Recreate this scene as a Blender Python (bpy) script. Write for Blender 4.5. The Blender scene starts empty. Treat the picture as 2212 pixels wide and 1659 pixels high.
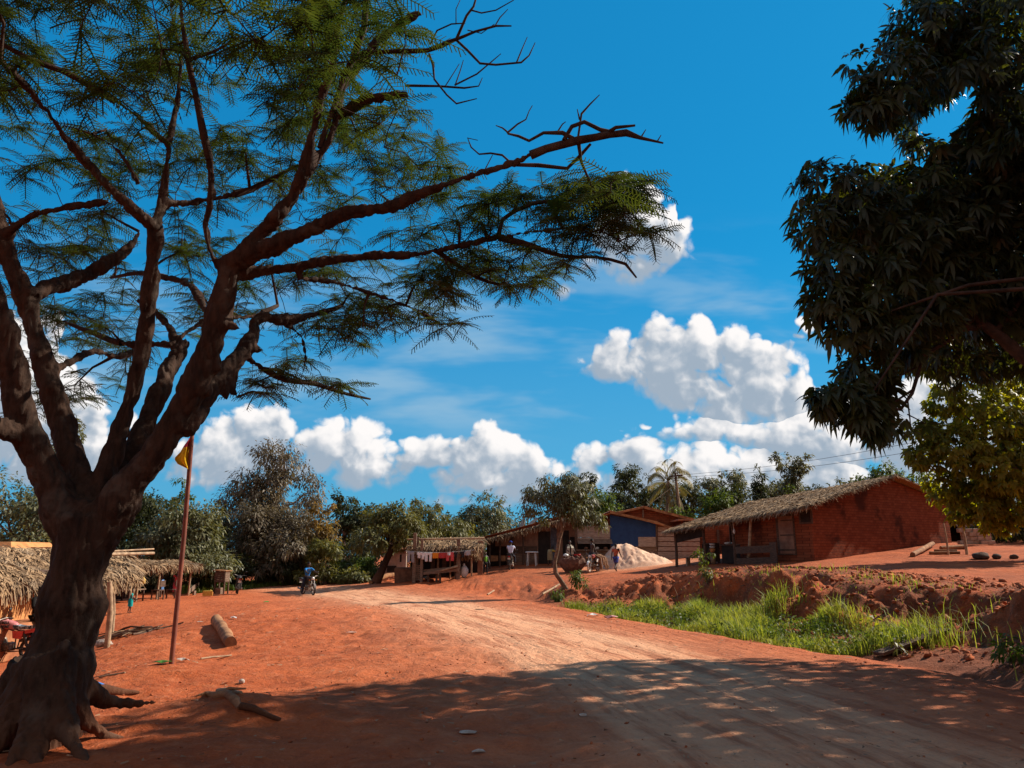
import bpy, bmesh, math, random
import numpy as np
from mathutils import Vector, Matrix, Quaternion
R = math.radians
scene = bpy.context.scene
COL = scene.collection
random.seed(7)
rng = np.random.default_rng(11)

# ------------------------------------------------------------------ camera
F, CX, CY, CAMZ = 1628.0, 1106.0, 829.5, 1.75
TH = math.atan(370.5 / F)
cT, sT = math.cos(TH), math.sin(TH)
cam = bpy.data.cameras.new('camera')
cam.sensor_width = 36.0
cam.lens = 36.0 * F / 2212.0
cam.clip_start, cam.clip_end = 0.1, 6000
camo = bpy.data.objects.new('camera', cam)
COL.objects.link(camo)
camo.location = (0, 0, CAMZ)
camo.rotation_euler = (R(90) + TH, 0, 0)
scene.camera = camo

def ray(px, py):
    h = (px - CX) / F; v = (CY - py) / F
    d = cT - sT * v
    return h / d, (sT + cT * v) / d

def P(px, py, Y):
    a, b = ray(px, py)
    return Vector((a * Y, Y, CAMZ + b * Y))

# ------------------------------------------------------------------ light
SUN_EL, SUN_AZ = R(37), R(24)          # azimuth from +X towards +Y
sd = Vector((math.cos(SUN_EL) * math.cos(SUN_AZ), math.cos(SUN_EL) * math.sin(SUN_AZ), math.sin(SUN_EL)))
sun = bpy.data.lights.new('sun', 'SUN')
sun.energy = 5.0; sun.angle = R(0.55); sun.color = (1.0, 0.90, 0.76)
suno = bpy.data.objects.new('sun', sun); COL.objects.link(suno)
suno.rotation_euler = sd.to_track_quat('Z', 'Y').to_euler()
suno.location = (30, 10, 40)
EXPOSURE = 0.62
scene.view_settings.view_transform = 'Standard'
scene.view_settings.look = 'None'
scene.view_settings.exposure = EXPOSURE
scene.view_settings.gamma = 1.0
scene.view_settings.use_curve_mapping = False
scene.cycles.max_bounces = 8
scene.cycles.transparent_max_bounces = 8
scene.cycles.caustics_reflective = False
scene.cycles.caustics_refractive = False
scene.cycles.use_denoising = True
scene.cycles.sample_clamp_indirect = 4.0

# ------------------------------------------------------------------ node helpers
class NT:
    def __init__(s, tree): s.t = tree
    def n(s, typ, **kw):
        nd = s.t.nodes.new(typ)
        for k, v in kw.items(): setattr(nd, k, v)
        return nd
    def put(s, sock, v):
        if isinstance(v, bpy.types.NodeSocket): s.t.links.new(v, sock)
        else: sock.default_value = v
    def math(s, op, a, b=0.0, c=0.0, clamp=False):
        nd = s.n('ShaderNodeMath', operation=op, use_clamp=clamp)
        s.put(nd.inputs[0], a); s.put(nd.inputs[1], b); s.put(nd.inputs[2], c)
        return nd.outputs[0]
    def vec(s, op, a, b=(0, 0, 0), c=(0, 0, 0), out=0):
        nd = s.n('ShaderNodeVectorMath', operation=op)
        s.put(nd.inputs[0], a); s.put(nd.inputs[1], b)
        if op == 'MULTIPLY_ADD': s.put(nd.inputs[2], c)
        return nd.outputs[out]
    def scale(s, a, f):
        nd = s.n('ShaderNodeVectorMath', operation='SCALE')
        s.put(nd.inputs[0], a); s.put(nd.inputs[3], f)
        return nd.outputs[0]
    def mix(s, f, a, b, blend='MIX', clamp=True):
        nd = s.n('ShaderNodeMix', data_type='RGBA', blend_type=blend, clamp_factor=clamp)
        s.put(nd.inputs[0], f)
        for i, v in ((6, a), (7, b)):
            s.put(nd.inputs[i], v if isinstance(v, bpy.types.NodeSocket) else (v[0], v[1], v[2], 1))
        return nd.outputs[2]
    def noise(s, vec, scale, detail=4, rough=.55, dist=0.0, dim='3D', out=0):
        nd = s.n('ShaderNodeTexNoise', noise_dimensions=dim)
        if vec is not None: s.put(nd.inputs['Vector'], vec)
        s.put(nd.inputs['Scale'], scale); s.put(nd.inputs['Detail'], detail)
        s.put(nd.inputs['Roughness'], rough); s.put(nd.inputs['Distortion'], dist)
        return nd.outputs[out]
    def smooth(s, x, a, b):
        nd = s.n('ShaderNodeMapRange', interpolation_type='SMOOTHSTEP')
        s.put(nd.inputs['Value'], x); s.put(nd.inputs['From Min'], a); s.put(nd.inputs['From Max'], b)
        return nd.outputs[0]

# ------------------------------------------------------------------ world: sky and clouds
def build_world():
    w = bpy.data.worlds.new('World'); scene.world = w; w.use_nodes = True
    w.cycles.sampling_method = 'NONE'
    t = w.node_tree; t.nodes.clear(); N = NT(t)
    sky = N.n('ShaderNodeTexSky', sky_type='NISHITA')
    sky.sun_disc = False; sky.sun_elevation = SUN_EL
    sky.sun_rotation = R(90) - SUN_AZ
    sky.air_density = 1.0; sky.dust_density = 0.2; sky.ozone_density = 2.5
    d = N.n('ShaderNodeTexCoord').outputs['Generated']
    sep = N.n('ShaderNodeSeparateXYZ'); N.put(sep.inputs[0], d)
    dy = N.math('MAXIMUM', N.math('ABSOLUTE', sep.outputs[1]), .04)
    u = N.math('DIVIDE', sep.outputs[0], dy); v = N.math('DIVIDE', sep.outputs[2], dy)
    cmb = N.n('ShaderNodeCombineXYZ'); N.put(cmb.inputs[0], u); N.put(cmb.inputs[1], v)
    uv = cmb.outputs[0]
    U0, U1, V1 = -1.2, 1.2, .6
    layers = [
        # distant row of cumulus
        ([(380,1000),(400,935),(430,905),(500,905),(570,888),(630,915),(655,945),(700,920),(760,916),(830,940),(895,968),(930,962),(985,930),(1040,913),(1090,940),(1150,985),(1205,1008),(1250,990),(1310,958),(1360,942),(1420,965),(1470,988),(1540,962),(1620,975),(1700,985),(1800,990),(2000,1000),(2300,990)],
         [(380,1010),(430,1050),(500,1035),(600,1025),(700,1032),(800,1040),(850,1034),(900,1020),(950,1045),(1000,1062),(1100,1068),(1180,1066),(1250,1055),(1300,1062),(1500,1085),(2000,1095),(2300,1095)]),
        # big cumulus right of the middle
        ([(1272,800),(1295,752),(1350,732),(1388,738),(1405,712),(1440,690),(1500,688),(1530,705),(1550,738),(1572,715),(1610,718),(1650,745),(1700,762),(1745,800),(1772,880)],
         [(1272,805),(1330,818),(1400,848),(1450,872),(1500,895),(1560,908),(1650,915),(1720,908),(1772,885)]),
        # torn bank under it
        ([(1440,930),(1480,903),(1530,893),(1600,908),(1690,905),(1730,872),(1800,870),(1900,850),(2000,815),(2300,790)],
         [(1440,932),(1540,942),(1640,952),(1700,985),(1800,1010),(2000,1020),(2300,1020)]),
        # single cloud high up
        ([(1275,560),(1305,430),(1345,390),(1385,398),(1425,425),(1458,440),(1470,490),(1472,525)],
         [(1275,568),(1310,585),(1360,598),(1400,595),(1440,568),(1472,528)]),
        # clouds behind the big tree
        ([(-900,560),(-200,640),(0,690),(95,672),(140,760),(200,850),(280,905),(330,990)],
         [(-900,900),(-200,1010),(0,1020),(200,1025),(330,1000)]),
    ]
    def add_curve(N_, xin, pts):
        nd = N_.n('ShaderNodeFloatCurve')
        c = nd.mapping.curves[0]
        q = []
        for px, py in pts:
            a, b = ray(px, py)
            q.append((min(max((a - U0) / (U1 - U0), 0), 1), min(max(b / V1, 0), 1)))
        c.points[0].location = q[0]; c.points[1].location = q[-1]
        for x, y in q[1:-1]: c.points.new(x, y)
        for p_ in c.points: p_.handle_type = 'AUTO_CLAMPED'
        nd.mapping.extend = 'HORIZONTAL'; nd.mapping.use_clip = False
        nd.mapping.update()
        N_.put(nd.inputs['Value'], xin); nd.inputs['Factor'].default_value = 1.0
        return N_.math('MULTIPLY', nd.outputs[0], V1), q[0][0], q[-1][0]
    g = bpy.data.node_groups.new('cloud_field', 'ShaderNodeTree')
    g.interface.new_socket('uv', in_out='INPUT', socket_type='NodeSocketVector')
    g.interface.new_socket('field', in_out='OUTPUT', socket_type='NodeSocketFloat')
    g.interface.new_socket('level', in_out='OUTPUT', socket_type='NodeSocketFloat')
    Q = NT(g)
    gi = Q.n('NodeGroupInput'); go = Q.n('NodeGroupOutput')
    p = gi.outputs[0]
    wn = Q.noise(p, 12.0, 3, .6, 0, '2D', out=1)
    p1 = Q.vec('MULTIPLY_ADD', Q.vec('SUBTRACT', wn, (.5, .5, .5)), (.028, .026, 0), p)
    sp = Q.n('ShaderNodeSeparateXYZ'); Q.put(sp.inputs[0], p1)
    xin = Q.math('DIVIDE', Q.math('SUBTRACT', sp.outputs[0], U0), U1 - U0)
    vv = sp.outputs[1]
    acc = lev = None
    for top, base in layers:
        tc, xa, xb = add_curve(Q, xin, top); bc, _, _ = add_curve(Q, xin, base)
        up = Q.math('SUBTRACT', tc, vv); dn = Q.math('SUBTRACT', vv, bc)
        side = Q.math('MINIMUM', Q.math('SUBTRACT', xin, xa), Q.math('SUBTRACT', xb, xin))
        h = Q.math('SMOOTH_MIN', up, Q.math('MULTIPLY', dn, 1.3), .012)
        h = Q.math('MINIMUM', h, Q.math('MULTIPLY', side, U1 - U0))
        h = Q.math('MULTIPLY_ADD', h, 28.0, .52)
        l = Q.math('DIVIDE', dn, Q.math('MAXIMUM', Q.math('ADD', up, dn), .008), clamp=True)
        if acc is None: acc, lev = h, l
        else:
            win = Q.math('GREATER_THAN', h, acc)
            lev = Q.math('ADD', Q.math('MULTIPLY', win, l), Q.math('MULTIPLY', Q.math('SUBTRACT', 1.0, win), lev))
            acc = Q.math('MAXIMUM', acc, h)
    for (px, py, rx, ry) in ((1217,629,27,22),(1262,832,30,13),(1335,928,32,11),(1395,918,22,11),(1736,702,26,26),(1000,1085,70,17),(1718,727,18,11),(1060,1090,50,15)):
        a, b = ray(px, py); sx, sy = F / rx, F / ry
        q = Q.vec('MULTIPLY_ADD', p1, (sx, sy, 0), (-a * sx, -b * sy, 0))
        l = Q.vec('LENGTH', q, out=1)
        acc = Q.math('MAXIMUM', acc, Q.math('MULTIPLY_ADD', l, -.55, .55))
    vo = Q.n('ShaderNodeTexVoronoi', voronoi_dimensions='2D', feature='F1')
    Q.put(vo.inputs['Vector'], p1)
    vo.inputs['Scale'].default_value = 17; vo.inputs['Detail'].default_value = 2.0
    vo.inputs['Roughness'].default_value = .55; vo.inputs['Lacunarity'].default_value = 2.2
    dist = vo.outputs['Distance']
    bill = Q.math('SUBTRACT', .34, Q.math('MULTIPLY', dist, dist))
    fine = Q.math('SUBTRACT', Q.noise(p1, 42, 5, .66, 0, '2D'), .5)
    sat = Q.math('SUBTRACT', 1.0, Q.math('EXPONENT', Q.math('MULTIPLY', Q.math('MAXIMUM', acc, 0.0), -1.3)))
    body = Q.math('ADD', sat, Q.math('MINIMUM', acc, 0.0))
    f = Q.math('MULTIPLY_ADD', bill, .52, body)
    f = Q.math('MULTIPLY_ADD', fine, .40, f)
    Q.put(go.inputs[0], f); Q.put(go.inputs[1], lev)
    def field(vec):
        nd = N.n('ShaderNodeGroup'); nd.node_tree = g
        N.put(nd.inputs[0], vec); return nd.outputs[0], nd.outputs[1]
    h0, lv = field(uv)
    h1, _ = field(N.vec('ADD', uv, (.013, .013, 0)))
    alpha = N.smooth(h0, N.math('MULTIPLY_ADD', lv, .14, -.10), N.math('MULTIPLY_ADD', lv, -.16, .52))
    lit = N.math('MULTIPLY', N.math('SUBTRACT', h0, h1), .95)
    big = N.math('SUBTRACT', N.noise(uv, 9.0, 2, .5, 0, '2D'), .5)
    lit = N.math('ADD', lit, N.math('MULTIPLY_ADD', lv, .62, .06))
    lit = N.math('ADD', lit, N.math('MULTIPLY', big, 1.5))
    lit = N.smooth(lit, .08, 1.10)
    shade = N.mix(lit, (2.3, 2.85, 3.5), (6.5, 6.3, 6.2))
    sc = N.vec('MULTIPLY', uv, (2.0, 8.0, 1))
    ve = N.noise(sc, 1.9, 4, .55, .15, '2D')
    band = N.math('MULTIPLY', N.smooth(v, .13, .2), N.smooth(v, .50, .28))
    veil = N.math('MULTIPLY', N.smooth(ve, .42, .74), N.math('MULTIPLY', band, .60))
    col = N.mix(1.0, sky.outputs[0], (.10, .80, .92), 'MULTIPLY')
    col = N.mix(.62, col, (.03, 1.62, 3.9))
    hz = N.smooth(v, .45, .0)
    col = N.mix(N.math('MULTIPLY', hz, .60), col, (.95, 2.65, 4.3))
    col = N.mix(veil, col, (2.4, 3.6, 4.6))
    col = N.mix(alpha, col, shade)
    # warm-white cloud added behind the viewer, unseen fill light for shaded sides
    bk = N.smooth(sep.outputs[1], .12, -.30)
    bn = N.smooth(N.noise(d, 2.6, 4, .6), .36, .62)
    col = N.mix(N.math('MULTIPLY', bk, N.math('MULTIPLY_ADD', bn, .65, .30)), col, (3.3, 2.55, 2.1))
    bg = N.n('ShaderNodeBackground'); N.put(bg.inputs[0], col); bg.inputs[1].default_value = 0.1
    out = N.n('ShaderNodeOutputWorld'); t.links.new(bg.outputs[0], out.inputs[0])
build_world()

# ------------------------------------------------------------------ materials
MATS = {}
def _mat(name):
    m = bpy.data.materials.new(name); m.use_nodes = True
    m.node_tree.nodes.clear(); return m, NT(m.node_tree)

def mat(name, c1, c2=None, scale=6.0, rough=.85, bump=.0, bscale=None, spec=.25, metal=0.0, stretch=(1, 1, 1), detail=5, lo=.35, hi=.65):
    if name in MATS: return MATS[name]
    m, N = _mat(name)
    if c2 is None: c2 = tuple(x * .72 for x in c1)
    co = N.n('ShaderNodeTexCoord').outputs['Object']
    co = N.vec('MULTIPLY', co, stretch)
    f = N.smooth(N.noise(co, scale, detail, .6), lo, hi)
    col = N.mix(f, c1, c2)
    b = N.n('ShaderNodeBsdfPrincipled')
    N.put(b.inputs['Base Color'], col)
    b.inputs['Roughness'].default_value = rough
    b.inputs['Metallic'].default_value = metal
    b.inputs['Specular IOR Level'].default_value = spec
    if bump:
        bp = N.n('ShaderNodeBump'); bp.inputs['Strength'].default_value = bump; bp.inputs['Distance'].default_value = .03
        N.put(bp.inputs['Height'], N.noise(co, bscale or scale * 4, 5, .65))
        N.put(b.inputs['Normal'], bp.outputs[0])
    o = N.n('ShaderNodeOutputMaterial'); m.node_tree.links.new(b.outputs[0], o.inputs[0])
    MATS[name] = m; return m

def leafmat(name, c1, c2, tr=.35, trc=None, gloss=.3, rough=.45, nscale=.7):
    if name in MATS: return MATS[name]
    m, N = _mat(name)
    ri = N.n('ShaderNodeNewGeometry').outputs['Random Per Island']
    co = N.n('ShaderNodeTexCoord').outputs['Object']
    nz = N.smooth(N.noise(co, nscale, 3, .6), .35, .65)
    f = N.math('ADD', N.math('MULTIPLY', ri, .55), N.math('MULTIPLY', nz, .45))
    col = N.mix(f, c1, c2)
    b = N.n('ShaderNodeBsdfPrincipled'); N.put(b.inputs['Base Color'], col)
    b.inputs['Roughness'].default_value = rough; b.inputs['Specular IOR Level'].default_value = gloss
    tl = N.n('ShaderNodeBsdfTranslucent')
    N.put(tl.inputs[0], N.mix(1.0, col, trc or (1.5, 1.5, .7), 'MULTIPLY'))
    mx = N.n('ShaderNodeMixShader'); mx.inputs[0].default_value = tr
    m.node_tree.links.new(b.outputs[0], mx.inputs[1]); m.node_tree.links.new(tl.outputs[0], mx.inputs[2])
    o = N.n('ShaderNodeOutputMaterial'); m.node_tree.links.new(mx.outputs[0], o.inputs[0])
    MATS[name] = m; return m

def ground_mat(name):
    m, N = _mat(name)
    co = N.n('ShaderNodeTexCoord').outputs['Object']
    def attr(n):
        a = N.n('ShaderNodeAttribute', attribute_name=n); return a.outputs['Fac']
    road, track, bank, damp = attr('road'), attr('track'), attr('bank'), attr('damp')
    # ruts and tyre streaks that run along the road
    cv = N.n('ShaderNodeCombineXYZ'); N.put(cv.inputs[0], attr('across')); sxy = N.n('ShaderNodeSeparateXYZ'); N.put(sxy.inputs[0], co); N.put(cv.inputs[1], N.math('MULTIPLY', sxy.outputs[1], .10))
    st = N.noise(cv.outputs[0], 2.6, 6, .66); st2 = N.noise(cv.outputs[0], 11, 4, .6)
    n1 = N.noise(co, .55, 5, .6); n2 = N.noise(co, 4.5, 6, .65); n3 = N.noise(co, 28, 5, .7)
    c = N.mix(N.smooth(n1, .35, .65), (.49, .116, .037), (.37, .080, .025))
    c = N.mix(N.math('MULTIPLY', N.smooth(n2, .48, .72), .5), c, (.56, .20, .095))
    c = N.mix(N.math('MULTIPLY', N.smooth(n2, .50, .28), .55), c, (.24, .060, .026))
    tn = N.math('MULTIPLY', track, N.math('ADD', N.math('MULTIPLY', n2, .7), N.math('MULTIPLY_ADD', st, 1.5, -.22)), clamp=True)
    c = N.mix(tn, c, (.72, .365, .205))
    c = N.mix(N.math('MULTIPLY', road, N.math('MULTIPLY', N.smooth(st, .52, .36), .55)), c, (.30, .080, .035))
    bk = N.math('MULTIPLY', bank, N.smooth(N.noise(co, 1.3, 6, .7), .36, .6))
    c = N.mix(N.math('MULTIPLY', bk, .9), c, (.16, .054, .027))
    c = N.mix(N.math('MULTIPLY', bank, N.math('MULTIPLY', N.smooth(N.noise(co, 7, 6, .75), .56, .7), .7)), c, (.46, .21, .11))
    c = N.mix(damp, c, (.15, .055, .03))
    # small pebbles and straw scraps
    vo = N.n('ShaderNodeTexVoronoi'); N.put(vo.inputs['Vector'], co); vo.inputs['Scale'].default_value = 7
    sep = N.n('ShaderNodeSeparateColor'); N.put(sep.inputs[0], vo.outputs['Color'])
    pick = N.math('GREATER_THAN', sep.outputs[0], .88)
    pb = N.math('MULTIPLY', pick, N.smooth(N.math('ADD', vo.outputs['Distance'], N.math('MULTIPLY', n3, .12)), .20, .12))
    c = N.mix(N.math('MULTIPLY', pb, .55), c, N.mix(sep.outputs[1], (.24, .08, .04), (.66, .42, .29)))
    c = N.mix(N.math('MULTIPLY', N.smooth(n3, .5, .75), .30), c, (.62, .27, .15))
    c = N.mix(N.math('MULTIPLY', N.smooth(n3, .5, .25), .30), c, (.20, .055, .024))
    b = N.n('ShaderNodeBsdfPrincipled'); N.put(b.inputs['Base Color'], c)
    b.inputs['Roughness'].default_value = .95; b.inputs['Specular IOR Level'].default_value = .12
    hgt = N.math('ADD', N.math('MULTIPLY', n3, .5), N.math('MULTIPLY', n2, 1.6))
    hgt = N.math('ADD', hgt, N.math('MULTIPLY', pb, .5))
    hgt = N.math('ADD', hgt, N.math('MULTIPLY', road, N.math('ADD', N.math('MULTIPLY', st, 2.0), N.math('MULTIPLY', st2, .7))))
    bp = N.n('ShaderNodeBump'); bp.inputs['Strength'].default_value = .95; bp.inputs['Distance'].default_value = .055
    N.put(bp.inputs['Height'], hgt); N.put(b.inputs['Normal'], bp.outputs[0])
    o = N.n('ShaderNodeOutputMaterial'); m.node_tree.links.new(b.outputs[0], o.inputs[0])
    return m

# ------------------------------------------------------------------ object helpers
def tag(o, label=None, cat=None, group=None, kind=None):
    if label: o['label'] = label
    if cat: o['category'] = cat
    if group: o['group'] = group
    if kind: o['kind'] = kind
    return o

def thing(name, label, cat, loc=(0, 0, 0), rz=0.0, group=None):
    o = bpy.data.objects.new(name, None); COL.objects.link(o)
    o.empty_display_size = .2
    o.location = loc; o.rotation_euler = (0, 0, rz)
    return tag(o, label, cat, group)

def world_mat(o):
    m = Matrix.Identity(4); c = o
    while c is not None:
        m = (Matrix.Translation(c.location) @ c.rotation_euler.to_matrix().to_4x4() @ Matrix.Diagonal((*c.scale, 1))) @ m
        c = c.parent
    return m

def link(name, me, parent=None, label=None):
    o = bpy.data.objects.new(name, me); COL.objects.link(o)
    if parent is not None: o.parent = parent
    if label: o['label'] = label
    return o

def npmesh(name, v, f, mats, mi=None, smooth=False):
    v = np.asarray(v, dtype=np.float32).reshape(-1, 3)
    me = bpy.data.meshes.new(name)
    f = np.asarray(f, dtype=np.int32)
    k = f.shape[1]
    me.vertices.add(len(v)); me.vertices.foreach_set('co', v.ravel())
    me.loops.add(f.size); me.loops.foreach_set('vertex_index', f.ravel())
    me.polygons.add(len(f))
    me.polygons.foreach_set('loop_start', np.arange(0, f.size, k, dtype=np.int32))
    try: me.polygons.foreach_set('loop_total', np.full(len(f), k, dtype=np.int32))
    except Exception: pass
    if mi is not None: me.polygons.foreach_set('material_index', np.asarray(mi, dtype=np.int32))
    if smooth: me.polygons.foreach_set('use_smooth', np.ones(len(f), dtype=bool))
    for m in (mats if isinstance(mats, (list, tuple)) else [mats]): me.materials.append(m)
    me.update(calc_edges=True); me.validate()
    return me

def frame_from(d):
    d = d.normalized()
    a = Vector((0, 0, 1)) if abs(d.z) < .9 else Vector((1, 0, 0))
    x = a.cross(d).normalized(); y = d.cross(x)
    return x, y

class MB:
    """collects shapes and links them as one mesh"""
    def __init__(s): s.v = []; s.f = []; s.m = []; s.sm = []
    def add(s, vs, fs, mi=0, smooth=False):
        b = len(s.v); s.v += [tuple(p) for p in vs]
        for q in fs: s.f.append(tuple(i + b for i in q)); s.m.append(mi); s.sm.append(smooth)
        return s
    def box(s, c, size, rz=0.0, mi=0, rot=None, j=0.0):
        hx, hy, hz = size[0] / 2, size[1] / 2, size[2] / 2
        M = rot if rot is not None else Matrix.Rotation(rz, 3, 'Z')
        b = min(hx, hy, hz) * .18
        vs = []
        for z, e in ((-hz, b), (-hz + b, 0), (hz - b, 0), (hz, b)):
            for x, y in ((-1, -1), (1, -1), (1, 1), (-1, 1)):
                p = Vector((x * (hx - e) + random.uniform(-j, j), y * (hy - e) + random.uniform(-j, j), z + random.uniform(-j, j)))
                vs.append(M @ p + Vector(c))
        fs = [(3, 2, 1, 0), (12, 13, 14, 15)]
        for k in range(3):
            for i in range(4):
                a, c2 = k * 4 + i, k * 4 + (i + 1) % 4
                fs.append((a, c2, c2 + 4, a + 4))
        return s.add(vs, fs, mi)
    def beam(s, a, b, w, h, mi=0):
        """box from a to b, w wide and h high"""
        a, b = Vector(a), Vector(b); d = b - a
        x, y = frame_from(d)
        M = Matrix((x, y, d.normalized())).transposed()
        return s.box((a + b) / 2, (w, h, d.length), rot=M, mi=mi)
    def tube(s, pts, rad, n=8, mi=0, cap=True, smooth=True, rough=0.0):
        pts = [Vector(p) for p in pts]
        if not isinstance(rad, (list, tuple)): rad = [rad] * len(pts)
        vs, fs = [], []
        x, y = frame_from(pts[1] - pts[0])
        for i, p in enumerate(pts):
            if i == 0: t = pts[1] - pts[0]
            elif i == len(pts) - 1: t = pts[-1] - pts[-2]
            else: t = (pts[i + 1] - pts[i]).normalized() + (pts[i] - pts[i - 1]).normalized()
            if t.length < 1e-9: t = Vector((0, 0, 1))
            t.normalize()
            x = (x - t * x.dot(t))
            if x.length < 1e-6: x, _ = frame_from(t)
            x.normalize(); y = t.cross(x)
            for k in range(n):
                a = 2 * math.pi * k / n
                r = rad[i] * (1 + random.uniform(-rough, rough))
                vs.append(p + x * (math.cos(a) * r) + y * (math.sin(a) * r))
        for i in range(len(pts) - 1):
            for k in range(n):
                a, b = i * n + k, i * n + (k + 1) % n
                fs.append((a, b, b + n, a + n))
        s.add(vs, fs, mi, smooth)
        if cap:
            o = (len(pts) - 1) * n
            s.add(vs[:n], [tuple(range(n - 1, -1, -1))], mi); s.add(vs[o:], [tuple(range(n))], mi)
        return s
    def ball(s, c, r, mi=0, nu=12, nv=8, jit=0.0, M=None):
        if not isinstance(r, (list, tuple)): r = (r, r, r)
        vs = []; fs = []
        for i in range(nv + 1):
            ph = math.pi * i / nv
            for k in range(nu):
                a = 2 * math.pi * k / nu
                q = 1 + random.uniform(-jit, jit)
                p = Vector((r[0] * math.sin(ph) * math.cos(a) * q, r[1] * math.sin(ph) * math.sin(a) * q, r[2] * math.cos(ph) * q))
                if M is not None: p = M @ p
                vs.append(p + Vector(c))
        for i in range(nv):
            for k in range(nu):
                a, b = i * nu + k, i * nu + (k + 1) % nu
                fs.append((a, a + nu, b + nu, b))
        return s.add(vs, fs, mi, True)
    def lathe(s, c, prof, n=16, mi=0, axis=None):
        """prof: list of (radius, height)"""
        M = Matrix.Identity(3)
        if axis is not None:
            x, y = frame_from(Vector(axis)); M = Matrix((x, y, Vector(axis).normalized())).transposed()
        vs = [M @ Vector((r * math.cos(2 * math.pi * k / n), r * math.sin(2 * math.pi * k / n), h)) + Vector(c) for r, h in prof for k in range(n)]
        fs = []
        for i in range(len(prof) - 1):
            for k in range(n):
                a, b = i * n + k, i * n + (k + 1) % n
                fs.append((a, b, b + n, a + n))
        return s.add(vs, fs, mi, True)
    def prism(s, poly, off, mi=0):
        """polygon (3d points) swept by off"""
        n = len(poly); off = Vector(off)
        vs = [Vector(p) for p in poly] + [Vector(p) + off for p in poly]
        fs = [tuple(range(n - 1, -1, -1)), tuple(range(n, 2 * n))] + [(i, (i + 1) % n, (i + 1) % n + n, i + n) for i in range(n)]
        return s.add(vs, fs, mi)
    def mesh(s, name, mats, inv=None):
        me = bpy.data.meshes.new(name)
        vs = s.v if inv is None else [tuple(inv @ Vector(p)) for p in s.v]
        me.from_pydata(vs, [], s.f)
        for m in (mats if isinstance(mats, (list, tuple)) else [mats]): me.materials.append(m)
        me.polygons.foreach_set('material_index', s.m)
        me.polygons.foreach_set('use_smooth', s.sm)
        bm = bmesh.new(); bm.from_mesh(me); bmesh.ops.recalc_face_normals(bm, faces=bm.faces); bm.to_mesh(me); bm.free()
        me.update(); return me
    def build(s, name, mats, parent=None, world=True, label=None):
        inv = None
        if parent is not None and world: inv = world_mat(parent).inverted()
        return link(name, s.mesh(name, mats, inv), parent, label)
    def solo(s, name, mats, label, cat, group=None, kind=None):
        xs = [p[0] for p in s.v]; ys = [p[1] for p in s.v]; zs = [p[2] for p in s.v]
        b = Vector(((min(xs) + max(xs)) / 2, (min(ys) + max(ys)) / 2, min(zs)))
        o = link(name, s.mesh(name, mats, Matrix.Translation(-b)))
        o.location = b
        return tag(o, label, cat, group, kind)

def copy_tree(o, parent=None):
    c = o.copy(); COL.objects.link(c)
    if parent is not None: c.parent = parent
    for ch in [k for k in bpy.data.objects if k.parent == o]: copy_tree(ch, c)
    return c

# ------------------------------------------------------------------ numpy noise
_perm = np.random.default_rng(3).random((256, 256))
def vnoise(x, y):
    xi = np.floor(x).astype(int); yi = np.floor(y).astype(int)
    fx = x - xi; fy = y - yi
    fx = fx * fx * (3 - 2 * fx); fy = fy * fy * (3 - 2 * fy)
    a = _perm[xi & 255, yi & 255]; b = _perm[(xi + 1) & 255, yi & 255]
    c = _perm[xi & 255, (yi + 1) & 255]; d = _perm[(xi + 1) & 255, (yi + 1) & 255]
    return (a * (1 - fx) + b * fx) * (1 - fy) + (c * (1 - fx) + d * fx) * fy - .5
def fbm(x, y, s, o=4, g=.5):
    r = np.zeros_like(x); a = 1.0
    for i in range(o):
        r += a * vnoise(x * s + 17.3 * i, y * s - 9.1 * i); s *= 2.03; a *= g
    return r
def sstep(x, a, b):
    t = np.clip((x - a) / (b - a), 0, 1); return t * t * (3 - 2 * t)

# ------------------------------------------------------------------ terrain
class TPS:
    def __init__(s, pts, lam=.02):
        p = np.array(pts, float); s.c = p[:, :2]; n = len(p)
        K = s.k(np.linalg.norm(s.c[:, None] - s.c[None], axis=2)) + lam * np.eye(n) * 10
        Q = np.hstack([np.ones((n, 1)), s.c])
        A = np.block([[K, Q], [Q.T, np.zeros((3, 3))]])
        s.w = np.linalg.solve(A, np.concatenate([p[:, 2], np.zeros(3)]))
    @staticmethod
    def k(r):
        return np.where(r > 1e-9, r * r * np.log(np.maximum(r, 1e-9)), 0)
    def __call__(s, x, y):
        out = s.w[-3] + s.w[-2] * x + s.w[-1] * y
        for i, (cx, cy) in enumerate(s.c):
            out = out + s.w[i] * s.k(np.hypot(x - cx, y - cy))
        return out
LOWP = [tuple(P(*a)) for a in ((90,1595,8),(370,1433,15.5),(232,1400,24.3),(40,1427,19.6),(483,1400,17.8),(455,1335,22.3),(400,1290,42),(300,1304,36.4),
        (480,1283,46),(515,1283,44),(660,1284,44),(600,1258,60),(450,1262,60),(820,1262,47),(905,1262,45))]
LOWP += [(0,3,0),(5,3,0),(-4,3,.02),(0,10,0),(4,10,0),(1.5,20,0),(0,27,0),(-3,33,-.05),(-7,42,-.12),(-12,60,-.2),(-20,78,-.5),(-45,60,-1),(-45,20,-1.1),
         (-15,10,-.3),(-30,0,-.5),(10,0,0),(10,-20,0),(0,-20,0),(12,8,.1),(8,13,0),(-2,14,-.02),(-4,20,0.0),(20,20,0),(20,45,0),(0,70,0)]
HIGHP = [tuple(P(*a)) for a in ((1222,1270,31),(1330,1233,45),(1275,1240,44),(1103,1225,50),(1046,1236,49),(985,1246,47),(930,1258,46),
        (1500,1234,25),(1600,1231,24),(1750,1233,23),(1520,1222,41),(1640,1216,39),(2060,1172,41),(1790,1208,35.8),(1920,1190,38.5),(1462,1226,42.5),
        (2000,1290,17.5),(2212,1278,16),(2212,1235,24),(2000,1240,24),(2212,1200,34),(2150,1180,41))]
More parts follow.
